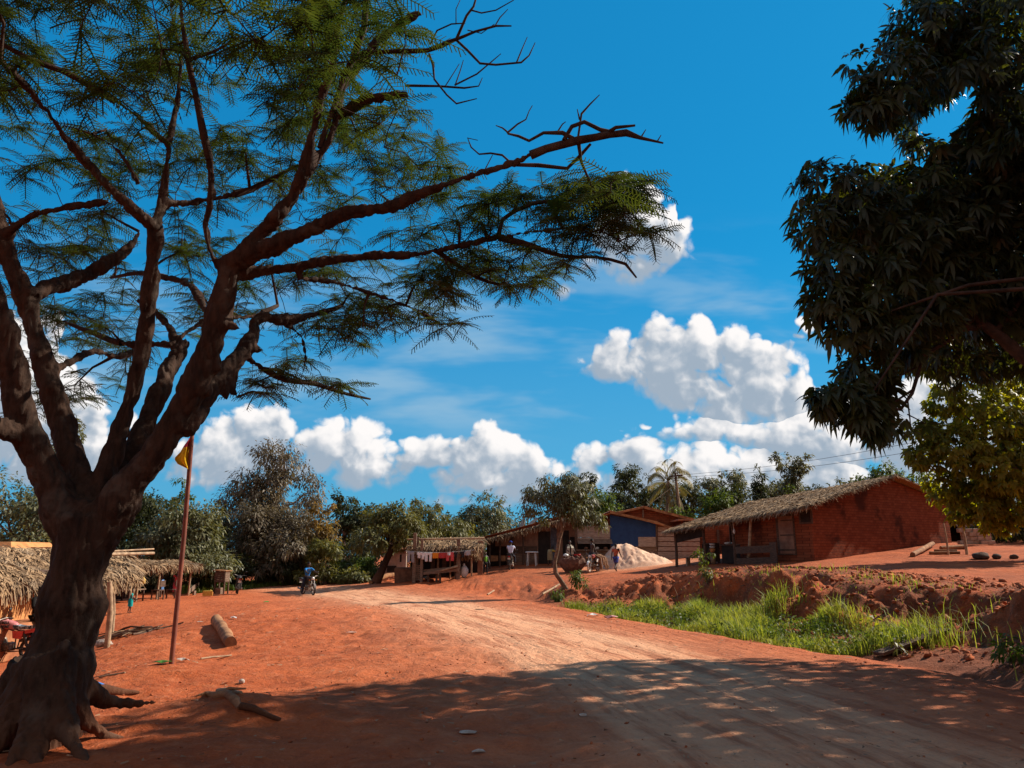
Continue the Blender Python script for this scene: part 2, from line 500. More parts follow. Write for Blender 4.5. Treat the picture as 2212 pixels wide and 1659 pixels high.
HIGHP += [(20,8,1.2),(20,14,1.25),(30,20,2),(32,40,2.7),(10,60,1.6),(0,60,1.1),(25,60,2.5),(45,60,2.6),(12,4,.9)]
tlow, thigh = TPS(LOWP), TPS(HIGHP)
EDGE = [(7,-40),(7,0),(6.85,8),(6.63,10.4),(6.33,13.7),(5.28,16.6),(3.63,21),(1.53,27.6),(-1.5,36),(-5.6,45),(-11,54),(-34,76)]
def edge_d(x, y, E=EDGE):
    best = np.full(np.shape(x), 1e9); sg = np.ones(np.shape(x))
    for (ax, ay), (bx, by) in zip(E[:-1], E[1:]):
        dx, dy = bx - ax, by - ay; L2 = dx * dx + dy * dy
        t = np.clip(((x - ax) * dx + (y - ay) * dy) / L2, 0, 1)
        d = np.hypot(x - ax - t * dx, y - ay - t * dy)
        s = np.where(dx * (y - ay) - dy * (x - ax) < 0, 1.0, -1.0)
        u = d < best - 1e-9
        best = np.where(u, d, best); sg = np.where(u, s, sg)
    return best * sg
TRACK = [(3.6,-40),(3.4,0),(3.0,7),(2.2,12),(.6,18),(-1.8,25),(-4.6,33),(-8.6,42),(-14,51),(-36,72)]
def terrain(x, y, detail=True):
    x = np.asarray(x, float); y = np.asarray(y, float)
    cx = np.clip(x, -50, 48); cy = np.clip(y, -28, 76)
    lo = tlow(cx, cy); hi = thigh(np.clip(cx, -8, 48), np.clip(cy, 4, 62))
    d = edge_d(x, y)
    wob = fbm(x, y, .35, 3) * 1.5
    far = sstep(y, 27, 40)
    d0 = 2.7 * (1 - far) - .3 * far; d1 = 5.5 * (1 - far) + 5.0 * far
    nearm = sstep(y, 15, 11)
    d0 = d0 * (1 - nearm) + 1.3 * nearm; d1 = d1 * (1 - nearm) + 4.0 * nearm
    dd = d + wob * (1 - .5 * far)
    s = sstep(dd, d0, d1)
    s2 = s ** .85
    z = lo * (1 - s2) + np.maximum(hi, lo - .3) * s2
    ditch = np.exp(-((d - 1.2) / .8) ** 2) * .22 * (1 - far)
    z = z - ditch
    slope = 4 * s * (1 - s)
    if detail:
        z = z + slope * (1 - .5 * far) * .16 * fbm(x, y, 3.4, 4, .6)
        er = fbm(x, y, .9, 5, .55)
        z = z + slope * (1 - .6 * far) * (.80 * er - .62 * np.abs(fbm(x + 40, y, 1.4, 4)) + .14)
        on = np.clip(s, 0, 1)
        z = z + .10 * on * fbm(x, y, .5, 4) * (1 - .5 * far)
        roadm = sstep(d, -6.5, -5) * (1 - sstep(d, -.6, .6))
        z = z + (1 - roadm) * (1 - on) * (.10 * fbm(x, y, .55, 4) + .060 * fbm(x, y, 2.6, 4) - .16 * np.maximum(fbm(x + 7, y + 3, 1.5, 3) - .34, 0))
        # gullies worn into the slope up to the stalls
        gm = np.exp(-((d - 4.0) / 3.2) ** 2) * far * (1 - sstep(y, 40, 47))
        z = z - gm * (.55 * np.maximum(fbm(x * .55, y * 1.6, .8, 4) - .06, 0) ** .8)
        z = z + .012 * fbm(x, y, 6, 3) + .020 * fbm(x, y, 1.2, 3)
        t = edge_d(x, y, TRACK)
        for o in (-1.0, .75):
            z = z - roadm * .030 * np.exp(-((t - o + .25 * vnoise(x * .3, y * .3)) / .32) ** 2)
    # root mound beside the big tree and small humps in the foreground
    for (mx, my, mr, mh) in ((-2.9, 9.2, .7, .12), (-2.0, 8.9, .5, .10), (-5.6, 13.2, 1.3, .16), (-7.5, 17.5, 1.6, .15), (-3.5, 9.8, .9, .10), (2.0, 7.2, 1.2, .05)):
        z = z + mh * np.exp(-((x - mx) ** 2 + (y - my) ** 2) / mr ** 2)
    return z
def G(x, y): return float(terrain(np.array([x]), np.array([y]))[0])
def hit(px, py, y0=4.0, y1=90.0):
    a, b = ray(px, py)
    Y = np.arange(y0, y1, .05)
    z = CAMZ + b * Y
    h = terrain(a * Y, Y)
    i = np.argmax(z < h)
    if not (z < h).any(): i = len(Y) - 1
    return Vector((a * Y[i], Y[i], h[i]))
def onG(px, Y, dz=0.0):
    """point on the ground at picture column px and distance Y"""
    a, _ = ray(px, 1200)
    return Vector((a * Y, Y, G(a * Y, Y) + dz))

def axis(dense, coarse):
    pts = list(np.arange(dense[0], dense[1], dense[2]))
    s = dense[2]; p = pts[-1]; q = pts[0]; up = []; dn = []
    while p < coarse[1]: s *= 1.10; p += min(s, 250); up.append(p)
    s = dense[2]
    while q > coarse[0]: s *= 1.10; q -= min(s, 250); dn.append(q)
    return np.array(dn[::-1] + pts + up)
def build_ground():
    xs = axis((-9.5, 13.5, .075), (-3000, 3000)); ys = axis((3.6, 30.0, .085), (-1500, 4000))
    X, Y = np.meshgrid(xs, ys)
    Z = terrain(X.ravel(), Y.ravel()).reshape(X.shape)
    d = edge_d(X, Y); t = edge_d(X, Y, TRACK)
    nx, ny = len(xs), len(ys)
    V = np.stack([X, Y, Z], -1).reshape(-1, 3)
    I = np.arange(nx * ny).reshape(ny, nx)
    Fc = np.stack([I[:-1, :-1], I[:-1, 1:], I[1:, 1:], I[1:, :-1]], -1).reshape(-1, 4)
    far = sstep(Y, 27, 40)
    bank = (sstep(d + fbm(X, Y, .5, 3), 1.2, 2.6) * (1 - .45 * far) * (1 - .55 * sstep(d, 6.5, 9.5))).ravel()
    wv = fbm(X, Y, .4, 3) * .8
    tw = t + wv * .6
    track = (.9 * np.exp(-((tw + 1.0) / .65) ** 2) + .8 * np.exp(-((tw - .85) / .7) ** 2) + .62 * np.exp(-(tw / 2.7) ** 2)).ravel()
    track = np.clip(track, 0, 1) * (.35 + .65 * sstep(Y, 60, 40)).ravel()
    # old sand spread out around the sand heap
    sp = onG(1380, 48.0)
    track = np.maximum(track, (.95 * np.exp(-(((X - sp.x) / 4.2) ** 2 + ((Y - sp.y + 1.0) / 2.4) ** 2))).ravel())
    damp = (np.exp(-((d - 1.7) / 1.1) ** 2) * (1 - far) * .8).ravel()
    road = (sstep(d, -6.6, -5.2) * (1 - sstep(d, -.3, .3))).ravel()
    m = ground_mat('red_laterite_soil')
    cx = (X[:-1, :-1] + X[1:, 1:]) / 2; cy = (Y[:-1, :-1] + Y[1:, 1:]) / 2
    dc = edge_d(cx, cy).ravel()
    isroad = (dc < 0) & (dc > -6.2) & (cy.ravel() < 75) & (cy.ravel() > -38)
    for nm, sel in (('ground', ~isroad), ('dirt_road', isroad)):
        f = Fc[sel]; used, inv = np.unique(f, return_inverse=True)
        me = npmesh(nm, V[used], inv.reshape(-1, 4), m, smooth=True)
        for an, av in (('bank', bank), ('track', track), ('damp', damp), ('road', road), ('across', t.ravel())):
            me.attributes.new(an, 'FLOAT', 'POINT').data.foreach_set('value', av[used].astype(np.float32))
        o = link(nm, me); tag(o, kind='structure')
        o['label'] = 'red laterite earth around the village' if nm == 'ground' else 'rutted red dirt road curving away to the left'
build_ground()
# ================================================================== foliage builders
def unit(a): return a / np.maximum(np.linalg.norm(a, axis=-1, keepdims=True), 1e-9)
def rand_dirs(n, r=rng):
    a = r.normal(size=(n, 3)); return unit(a)
def basis(d, up):
    """side and normal for unit directions d with preferred up"""
    s = np.cross(up, d); s = unit(s); nrm = np.cross(d, s); return s, nrm

def diamond_leaves(c, d, nrm_up, L, Wd, droop=.25):
    """c base points, d directions, one folded leaf of two quads each; returns verts, faces"""
    n = len(c)
    s, nn = basis(d, nrm_up)
    L = np.broadcast_to(np.asarray(L, float).reshape(-1, 1), (n, 1)); Wd = np.broadcast_to(np.asarray(Wd, float).reshape(-1, 1), (n, 1))
    mid = c + d * L * .5 - nn * 0
    tip = c + d * L + np.array([0, 0, -1.0]) * L * droop
    l = mid + s * Wd * .5 + nn * Wd * .16
    r = mid - s * Wd * .5 + nn * Wd * .16
    v = np.stack([c, l, tip, r], 1).reshape(-1, 3)
    f = np.arange(4 * n).reshape(n, 4)
    return v, f

def leaf_cloud(lobes, n, L, Wd, r, droop=.3, clump=22, cr=.30, shell=.55, hang=.35, flat=1.0):
    """leaf clumps spread through ellipsoid lobes [(centre, (rx,ry,rz))]"""
    vol = np.array([l[1][0] * l[1][1] * l[1][2] for l in lobes]) ** .75
    pick = r.choice(len(lobes), size=max(1, n // clump), p=vol / vol.sum())
    C = np.array([l[0] for l in lobes], float)[pick]; S = np.array([l[1] for l in lobes], float)[pick]
    dd = rand_dirs(len(pick), r)
    rad = (shell + (1 - shell) * r.random((len(pick), 1)) ** .6) * (.86 + .28 * r.random((len(pick), 1)))
    q = C + dd * S * rad
    K = clump
    cc = np.repeat(q, K, 0); od = np.repeat(dd, K, 0)
    sz = np.repeat(.6 + .8 * r.random((len(q), 1)), K, 0)
    off = rand_dirs(len(cc), r) * (r.random((len(cc), 1)) ** .5) * cr * sz
    off[:, 2] *= flat * .8
    p = cc + off
    d = unit(od * .55 + unit(off + 1e-6) * .8 + rand_dirs(len(cc), r) * .6 + np.array([0, 0, -hang]))
    up = unit(np.array([0, 0, 1.0]) + od * .6 + rand_dirs(len(cc), r) * .5)
    ll = L * (.65 + .7 * r.random(len(cc))); ww = Wd * (.7 + .6 * r.random(len(cc)))
    return diamond_leaves(p, d, up, ll, ww, droop)

def whorls(c, ax, L, Wd, r, per=9, droop=.55, spread=.95):
    """rosettes of long drooping leaves at points c pointing along ax"""
    n = len(c)
    s, nn = basis(ax, unit(np.array([0.13, .21, 1.0]) + 0 * ax + 1e-3))
    c = np.repeat(c, per, 0); ax = np.repeat(ax, per, 0); s = np.repeat(s, per, 0); nn = np.repeat(nn, per, 0)
    th = np.tile(np.arange(per) / per * 2 * np.pi, n) + np.repeat(r.random(n) * 6.3, per)
    th = th + r.normal(size=len(th)) * .25
    rd = s * np.cos(th)[:, None] + nn * np.sin(th)[:, None]
    d = unit(rd * spread + ax * (.25 + .5 * r.random((len(c), 1))) + np.array([0, 0, -.25]))
    ll = (L * (.6 + .6 * r.random(len(c))))[:, None]; ww = (Wd * (.75 + .5 * r.random(len(c))))[:, None]
    up = unit(ax + np.array([0, 0, .6]))
    sd_, nr = basis(d, up)
    g = np.array([0, 0, -1.0]); dr = droop * (.6 + .8 * r.random((len(c), 1)))
    b = c + d * .02
    m1 = c + d * ll * .33 + g * ll * dr * .10
    m2 = c + d * ll * .68 + g * ll * dr * .42
    tp = c + d * ll * .95 + g * ll * dr * .85
    f_ = nr * ww * .12
    v = np.stack([b, m1 + sd_ * ww * .5 + f_, m1 - sd_ * ww * .5 + f_, m2 + sd_ * ww * .42 + f_, m2 - sd_ * ww * .42 + f_, tp], 1)
    k = len(c); o = np.arange(k)[:, None] * 6
    f = np.concatenate([o + np.array([[0, 2, 1, 1]]), o + np.array([[1, 2, 4, 3]]), o + np.array([[3, 4, 5, 5]])], 0)
    # use plain quads: degenerate corners become small inset quads instead
    v2 = np.empty((k, 8, 3))
    v2[:, 0] = b + sd_ * ww * .06; v2[:, 1] = b - sd_ * ww * .06
    v2[:, 2] = v[:, 2]; v2[:, 3] = v[:, 1]; v2[:, 4] = v[:, 4]; v2[:, 5] = v[:, 3]
    v2[:, 6] = tp - sd_ * ww * .04; v2[:, 7] = tp + sd_ * ww * .04
    o = np.arange(k)[:, None] * 8
    f = np.concatenate([o + np.array([[0, 1, 2, 3]]), o + np.array([[3, 2, 4, 5]]), o + np.array([[5, 4, 6, 7]])], 0)
    return v2.reshape(-1, 3), f

def fronds(c, d, up, L, r, pairs=13, plen=.22, pw=.040, droop=.30):
    """feathery compound leaves: a row of narrow leaflets on both sides of a drooping midrib"""
    n = len(c); s, nn = basis(d, up)
    L = np.asarray(L)
    t = (np.arange(pairs) + .8) / pairs
    prof = plen * (.45 + .75 * np.sin(np.pi * np.clip(t * .86 + .10, 0, 1)) ** .8)
    V = []; k = 0
    for i in range(pairs):
        for sg in (1, -1):
            x0 = t[i]; z0 = -droop * x0 * x0
            j = (1 + .16 * r.normal(size=n))
            tipx = x0 + .09; ly = sg * prof[i] * j; zt = z0 - .06 - .05 * r.random(n)
            a = c + (d * x0 + nn * z0) * L[:, None]
            tip = c + (d * tipx + s * ly[:, None] + nn * zt[:, None]) * L[:, None]
            w = d * (pw * .5) * L[:, None]
            V.append(np.stack([a - w * .6, a + w * .6, tip * .62 + a * .38 + w, tip, tip * .62 + a * .38 - w], 1))
    V = np.stack(V, 1)                       # n, 2*pairs, 5, 3
    m = V.shape[1]
    # midrib quad strip (thin)
    rib = []
    for x0, x1 in ((0, .35), (.35, .7), (.7, 1.0)):
        a = c + (d * x0 + nn * (-droop * x0 * x0)) * L[:, None]; b = c + (d * x1 + nn * (-droop * x1 * x1)) * L[:, None]
        w = s * .007
        rib.append(np.stack([a - w, a + w, b + w, b - w], 1))
    rib = np.stack(rib, 1).reshape(-1, 3)
    V5 = V.reshape(-1, 5, 3)
    # leaflet as one quad (base pair, two widest points merged towards the tip)
    q = np.stack([V5[:, 0], V5[:, 1], (V5[:, 2] + V5[:, 3]) / 2, (V5[:, 4] + V5[:, 3]) / 2], 1).reshape(-1, 3)
    v = np.concatenate([q, rib], 0)
    return v, np.arange(len(v)).reshape(-1, 4)

def merge(parts):
    V, Fs, o = [], [], 0
    for v, f in parts:
        V.append(v); Fs.append(f + o); o += len(v)
    return np.concatenate(V), np.concatenate(Fs)

def add_leaves(name, parts, m, parent, world=True):
    v, f = merge(parts) if isinstance(parts, list) else parts
    if world:
        M = np.array(world_mat(parent).inverted()); v = v @ M[:3, :3].T + M[:3, 3]
    return link(name, npmesh(name, v, f, m), parent)

def bend(a, b, k=4, sag=.12, r=random):
    """a crooked line of k+1 points from a to b"""
    a, b = Vector(a), Vector(b); L = (b - a).length
    out = [a]
    for i in range(1, k):
        t = i / k
        out.append(a.lerp(b, t) + Vector((r.uniform(-1, 1), r.uniform(-1, 1), r.uniform(-1, 1))) * L * sag * .5 + Vector((0, 0, L * sag * .5 * math.sin(math.pi * t))))
    return out + [b]

# ------------------------------------------------------------------ materials of plants
M_bark = None
def bark_big():
    m, N = _mat('dark_fissured_bark')
    co = N.n('ShaderNodeTexCoord').outputs['Object']
    st = N.vec('MULTIPLY', co, (1, 1, .35))
    n1 = N.noise(st, 9, 6, .65); n2 = N.noise(co, 2.2, 4, .6); n3 = N.noise(co, 38, 4, .7)
    c = N.mix(N.smooth(n1, .35, .68), (.062, .034, .023), (.026, .015, .011))
    c = N.mix(N.math('MULTIPLY', N.smooth(n2, .55, .68), .55), c, (.11, .082, .064))
    c = N.mix(N.math('MULTIPLY', N.smooth(n3, .55, .8), .3), c, (.095, .055, .038))
    sz = N.n('ShaderNodeSeparateXYZ'); N.put(sz.inputs[0], co)
    c = N.mix(N.math('MULTIPLY', N.smooth(N.math('ADD', sz.outputs[2], N.math('MULTIPLY', n2, .6)), 1.1, .25), .55), c, (.17, .065, .032))
    b = N.n('ShaderNodeBsdfPrincipled'); N.put(b.inputs['Base Color'], c); b.inputs['Roughness'].default_value = .92
    b.inputs['Specular IOR Level'].default_value = .15
    bp = N.n('ShaderNodeBump'); bp.inputs['Strength'].default_value = .9; bp.inputs['Distance'].default_value = .03
    N.put(bp.inputs['Height'], N.math('ADD', n1, N.math('MULTIPLY', n3, .35))); N.put(b.inputs['Normal'], bp.outputs[0])
    o = N.n('ShaderNodeOutputMaterial'); m.node_tree.links.new(b.outputs[0], o.inputs[0]); return m
M_bark = bark_big()
M_trunk = mat('grey_brown_bark', (.16, .11, .08), (.07, .05, .04), 6, .9, .5, 20)
M_pale = mat('pale_bark', (.40, .33, .26), (.20, .15, .11), 4, .9, .4, 18)
LF = dict(
    flame=leafmat('flame_tree_leaves', (.016, .040, .018), (.050, .066, .017), .45, (1.8, 1.6, .5), .2, .5),
    mango=leafmat('mango_leaves_dark', (.020, .028, .015), (.056, .066, .018), .34, (2.2, 2.0, .4), .35, .42),
    yellow=leafmat('yellow_green_leaves', (.21, .22, .02), (.075, .10, .016), .60, (2.3, 1.9, .4), .3, .45),
    dense=leafmat('grey_green_leaves', (.190, .185, .095), (.058, .066, .026), .28, (1.4, 1.3, .6), .35, .5),
    ash=leafmat('brownish_grey_leaves', (.215, .165, .105), (.070, .058, .036), .28, (1.3, 1.2, .7), .35, .5),
    dry=leafmat('dry_orange_leaves', (.34, .20, .05), (.16, .12, .035), .35, (1.3, 1.1, .5), .25, .55),
    dark=leafmat('dark_green_leaves', (.070, .078, .032), (.024, .032, .014), .28, (1.6, 1.5, .5), .2, .6),
    fresh=leafmat('fresh_green_leaves', (.110, .150, .028), (.045, .072, .017), .38, (1.6, 1.5, .5), .22, .55),
    olive=leafmat('olive_green_leaves', (.200, .185, .055), (.062, .068, .022), .32, (1.5, 1.4, .5), .32, .5),
    palm=leafmat('palm_leaves', (.13, .14, .05), (.26, .20, .09), .3, (1.4, 1.3, .7), .3, .5),
)

# ================================================================== the big tree in front
def big_tree():
    base = P(95, 1590, 8.0)
    t = thing('flame_tree', 'huge dark feathery-leaved tree with forked trunk standing at the left', 'tree', (base.x, base.y, G(base.x, base.y) - .05))
    mb = MB(); thick = MB()
    nodes = []         # points of all limbs: (pos, radius)
    def rough_tube(pts, rad, n=14, mi=0):
        mb_ = thick if rad[0] > .032 else mb
        pts = [Vector(p) for p in pts]
        # subdivide for a knobbly outline
        P2, R2 = [], []
        for i in range(len(pts) - 1):
            L = (pts[i + 1] - pts[i]).length
            k = max(1, int(L / .16))
            p0 = pts[max(i - 1, 0)]; p3 = pts[min(i + 2, len(pts) - 1)]
            for j in range(k):
                s = j / k
                a = pts[i]; b = pts[i + 1]
                q = .5 * ((2 * a) + (b - p0) * s + (2 * p0 - 5 * a + 4 * b - p3) * s * s + (3 * a - p0 - 3 * b + p3) * s ** 3)
                r_ = rad[i] * (1 - s) + rad[i + 1] * s
                P2.append(q + Vector((random.uniform(-1, 1), random.uniform(-1, 1), random.uniform(-1, 1))) * r_ * .10)
                R2.append(r_ * random.uniform(.92, 1.12))
                if r_ > .035 and random.random() < .10:      # knots and healed stubs
                    dv = Vector((random.uniform(-1, 1), random.uniform(-1, 1), random.uniform(-.4, .8))).normalized()
                    kn = random.uniform(.35, .62) * r_
                    mb_.ball(q + dv * r_ * .88, (kn, kn, kn * 1.2), 0, 8, 6, .12)
        P2.append(pts[-1]); R2.append(rad[-1])
        if mb_ is thick:
            ct = next((i for i, q in enumerate(R2) if q < .042), None)
            if ct is not None and ct > 1:
                mb.tube(P2[ct - 1:], R2[ct - 1:], 8, mi, rough=.06) if len(P2) - ct > 1 else None
                thick.tube(P2[:ct + 1], R2[:ct + 1], n, mi, rough=.05)
                return P2, R2
        mb_.tube(P2, R2, n, mi, rough=.05)
        return P2, R2
    def limb(tr, n=12, keep=True):
        """tr: (px, py, Y, radius in photo pixels)"""
        pts = [P(a[0], a[1], a[2]) for a in tr]
        rad = [max(a[3] * a[2] / F / (cT - sT * (CY - a[1]) / F) * (.93 if a[3] > 30 else .97), .004) for a in tr]
        p2, r2 = rough_tube(pts, rad, n)
        if keep: nodes.extend(zip(p2, r2))
    # trunk with flare and buttress roots
    limb([(88,1640,8.0,112),(98,1570,8.0,96),(116,1490,8.0,84),(136,1400,8.0,71),(158,1310,8.0,64),(168,1240,8.0,60),(176,1180,8.0,66),(186,1120,8.0,72),(200,1075,8.0,40)], 26)
    for tr in ([(70,1440,7.9,44),(40,1530,7.7,36),(5,1590,7.5,27),(-40,1640,7.3,18),(-100,1690,7.0,6)],
               [(110,1420,7.8,46),(95,1530,7.6,34),(84,1600,7.4,24),(70,1660,7.1,15),(50,1720,6.8,5)],
               [(140,1400,7.9,44),(160,1500,7.85,32),(185,1560,7.9,22),(225,1592,8.0,13),(290,1608,8.1,8),(360,1622,8.15,3)],
               [(125,1420,7.75,46),(140,1540,7.6,30),(160,1605,7.4,19),(190,1655,7.1,10),(230,1700,6.9,4)],
               [(60,1430,8.1,44),(10,1520,8.2,32),(-40,1560,8.3,22),(-100,1590,8.4,10)],
               [(150,1430,8.1,40),(185,1490,8.3,26),(230,1515,8.5,17),(290,1520,8.7,10),(340,1516,8.9,4)],
               [(90,1430,7.7,44),(66,1550,7.5,26),(40,1620,7.2,17),(10,1680,7.0,8)]):
        limb(tr, 12, False)
    L = {}
    L['1'] = [(168,1215,8.0,46),(152,1140,7.95,46),(122,1065,7.9,41),(80,985,7.8,36),(46,890,7.6,31),(34,813,7.5,29),(14,745,7.4,28),(2,677,7.3,26),(-30,600,7.1,24),(-90,480,6.9,20),(-160,330,6.6,13)]
    L['1b'] = [(60,945,7.7,28),(0,926,7.4,24),(-80,900,7.0,20)]
    L['2'] = [(180,1190,8.05,36),(190,1110,8.1,36),(176,1045,8.2,31),(143,950,8.3,28),(116,847,8.3,26),(82,745,8.3,24),(58,660,8.2,22),(31,591,8.1,21),(8,520,8.0,20),(-10,440,7.9,16),(-30,330,7.7,11),(-60,200,7.5,6)]
    L['2b'] = [(72,640,8.2,18),(110,618,8.4,20),(171,601,8.7,18),(239,565,9.0,14),(275,540,9.2,11),(300,500,9.4,7)]
    L['2c'] = [(8,520,8.0,14),(30,490,7.9,13),(80,462,7.8,11),(140,448,7.8,10),(205,440,7.8,10),(240,436,7.8,9)]
    L['3'] = [(190,1180,8.05,34),(206,1100,8.1,32),(224,1040,8.2,26),(253,950,8.3,22),(284,847,8.3,20),(307,745,8.3,19),(321,642,8.2,19),(331,560,8.1,17),(335,490,8.0,15)]
    L['3a'] = [(335,495,8.0,13),(297,461,7.8,14),(239,410,7.6,14),(181,342,7.3,13),(137,290,7.1,12),(102,239,6.9,10),(60,190,6.7,9),(0,130,6.4,6)]
    L['3b'] = [(335,490,8.0,12),(352,430,8.1,11),(359,359,8.1,10),(364,318,8.1,9),(330,280,8.0,9),(290,246,7.9,9),(205,191,7.7,8),(137,154,7.5,7),(68,130,7.3,6),(-20,80,7.1,4)]
    L['3c'] = [(364,318,8.1,8),(380,240,8.2,7),(392,120,8.3,6),(375,60,8.4,5),(368,0,8.5,4)]
    L['3d'] = [(340,440,8.05,10),(400,440,8.2,10),(470,428,8.4,9),(540,410,8.6,7),(600,380,8.8,5)]
    L['3e'] = [(300,400,7.9,8),(260,330,7.8,7),(200,290,7.7,5),(130,270,7.6,4)]
    L['4'] = [(205,1160,8.1,34),(234,1080,8.25,30),(264,1015,8.5,24),(307,933,8.8,22),(342,854,9.1,21),(362,806,9.3,18),(386,762,9.5,16),(404,735,9.6,11)]
    L['4a'] = [(380,770,9.5,12),(375,720,9.7,11),(359,700,9.9,10),(335,672,10.1,8),(300,650,10.4,5)]
    L['4b'] = [(372,745,9.5,9),(330,744,9.6,8),(287,745,9.7,8),(240,735,9.9,7),(205,721,10.1,6),(150,700,10.4,3)]
    L['4c'] = [(386,731,9.6,9),(420,706,9.8,10),(454,690,10.0,9),(500,686,10.3,8),(547,683,10.6,7),(600,660,11,4)]
    L['5'] = [(186,1200,8.0,46),(236,1115,8.0,48),(288,1040,7.95,38),(340,970,7.9,32),(386,899,7.85,32),(420,830,7.8,32),(454,745,7.75,30),(478,660,7.7,27),(492,590,7.6,25),(500,555,7.6,24)]
    L['5b'] = [(496,575,7.6,22),(530,535,7.5,18),(560,505,7.5,18),(598,471,7.4,18),(632,427,7.4,17),(659,376,7.3,17),(668,330,7.3,16),(676,290,7.2,12),(695,205,7.1,10),(717,150,7.0,8),(730,60,6.9,6),(745,0,6.8,5)]
    L['5c'] = [(664,375,7.3,13),(690,335,7.4,13),(709,307,7.4,13),(726,256,7.5,13),(738,190,7.5,12),(781,133,7.6,12),(815,89,7.6,11),(849,60,7.6,11),(907,27,7.6,8)]
    L['5d'] = [(738,180,7.5,9),(765,120,7.3,9),(787,60,7.2,8),(791,0,7.1,7)]
    L['5e'] = [(738,246,7.5,11),(770,225,7.4,14),(804,212,7.3,14),(850,204,7.3,12),(887,205,7.3,10)]
    L['5f'] = [(480,600,7.65,10),(452,540,7.4,10),(445,480,7.3,10),(458,420,7.2,10),(452,345,7.1,9),(438,280,7.0,9),(415,170,6.9,7),(395,60,6.8,5)]
    L['6'] = [(500,572,7.6,24),(560,545,7.5,23),(620,520,7.4,22),(680,492,7.3,21),(737,460,7.25,20),(787,452,7.2,16),(839,449,7.1,16),(907,420,7.0,14),(992,390,6.9,12),(1044,372,6.8,11),(1112,352,6.7,10),(1180,321,6.6,9.5),(1249,304,6.5,9),(1317,290,6.5,8),(1352,287,6.45,8),(1385,298,6.4,4),(1433,309,6.4,2)]
    L['7'] = [(492,592,7.65,20),(560,586,7.8,17),(640,578,7.9,15),(702,563,8.0,13),(804,553,8.1,11),(907,548,8.2,10),(992,532,8.3,9),(1078,512,8.4,8),(1129,525,8.4,7),(1215,553,8.4,5),(1283,555,8.4,4),(1351,570,8.4,3.4),(1375,600,8.4,2)]
    L['7a'] = [(1060,516,8.4,6),(1120,505,8.3,5),(1180,498,8.2,4.5),(1249,490,8.2,4),(1300,500,8.1,3),(1340,520,8.1,2)]
    L['7b'] = [(1075,512,8.4,5),(1085,475,8.5,5),(1150,440,8.6,4.5),(1249,434,8.6,4),(1300,448,8.6,3.5),(1395,447,8.6,2)]
    L['7c'] = [(940,540,8.2,6),(985,570,8.6,5),(1030,600,8.9,4),(1080,615,9.1,3)]
    L['7d'] = [(640,600,7.9,9),(720,610,8.3,8),(820,640,8.8,6),(900,670,9.2,4),(950,700,9.5,3)]
    L['8'] = [(400,940,7.9,22),(436,880,8.1,22),(480,813,8.4,22),(525,762,8.7,21),(547,725,8.9,17),(552,695,9.0,15),(570,684,9.1,16),(600,690,9.3,15),(634,690,9.5,14),(690,677,9.8,7),(740,660,10.1,4)]
    L['8a'] = [(535,775,8.8,8),(575,800,9.1,8),(617,820,9.4,7),(685,830,9.8,6),(737,848,10.2,4),(800,862,10.6,2)]
    L['8b'] = [(500,800,8.6,16),(500,840,8.5,12),(512,858,8.5,4)]
    L['8c'] = [(470,830,8.4,18),(487,855,8.4,10),(490,868,8.4,3)]
    L['8d'] = [(530,740,8.8,14),(560,755,8.8,10),(575,758,8.8,3)]
    L['8e'] = [(600,690,9.3,7),(650,725,9.6,5),(660,780,9.9,4),(650,820,10.1,3)]
    L['5s'] = [(480,700,7.7,20),(505,705,7.7,12),(522,712,7.7,4)]
    L['9'] = [(455,690,7.8,10),(430,640,8.4,9),(400,610,9.0,8),(360,600,9.6,7),(300,590,10.2,5),(240,600,10.8,3)]
    L['9b'] = [(120,800,8.3,10),(200,760,9.2,9),(260,770,10,7),(330,740,10.8,4)]
    for k, tr in L.items():
        limb(tr, 16 if tr[0][3] > 25 else (10 if tr[0][3] > 9 else 7))
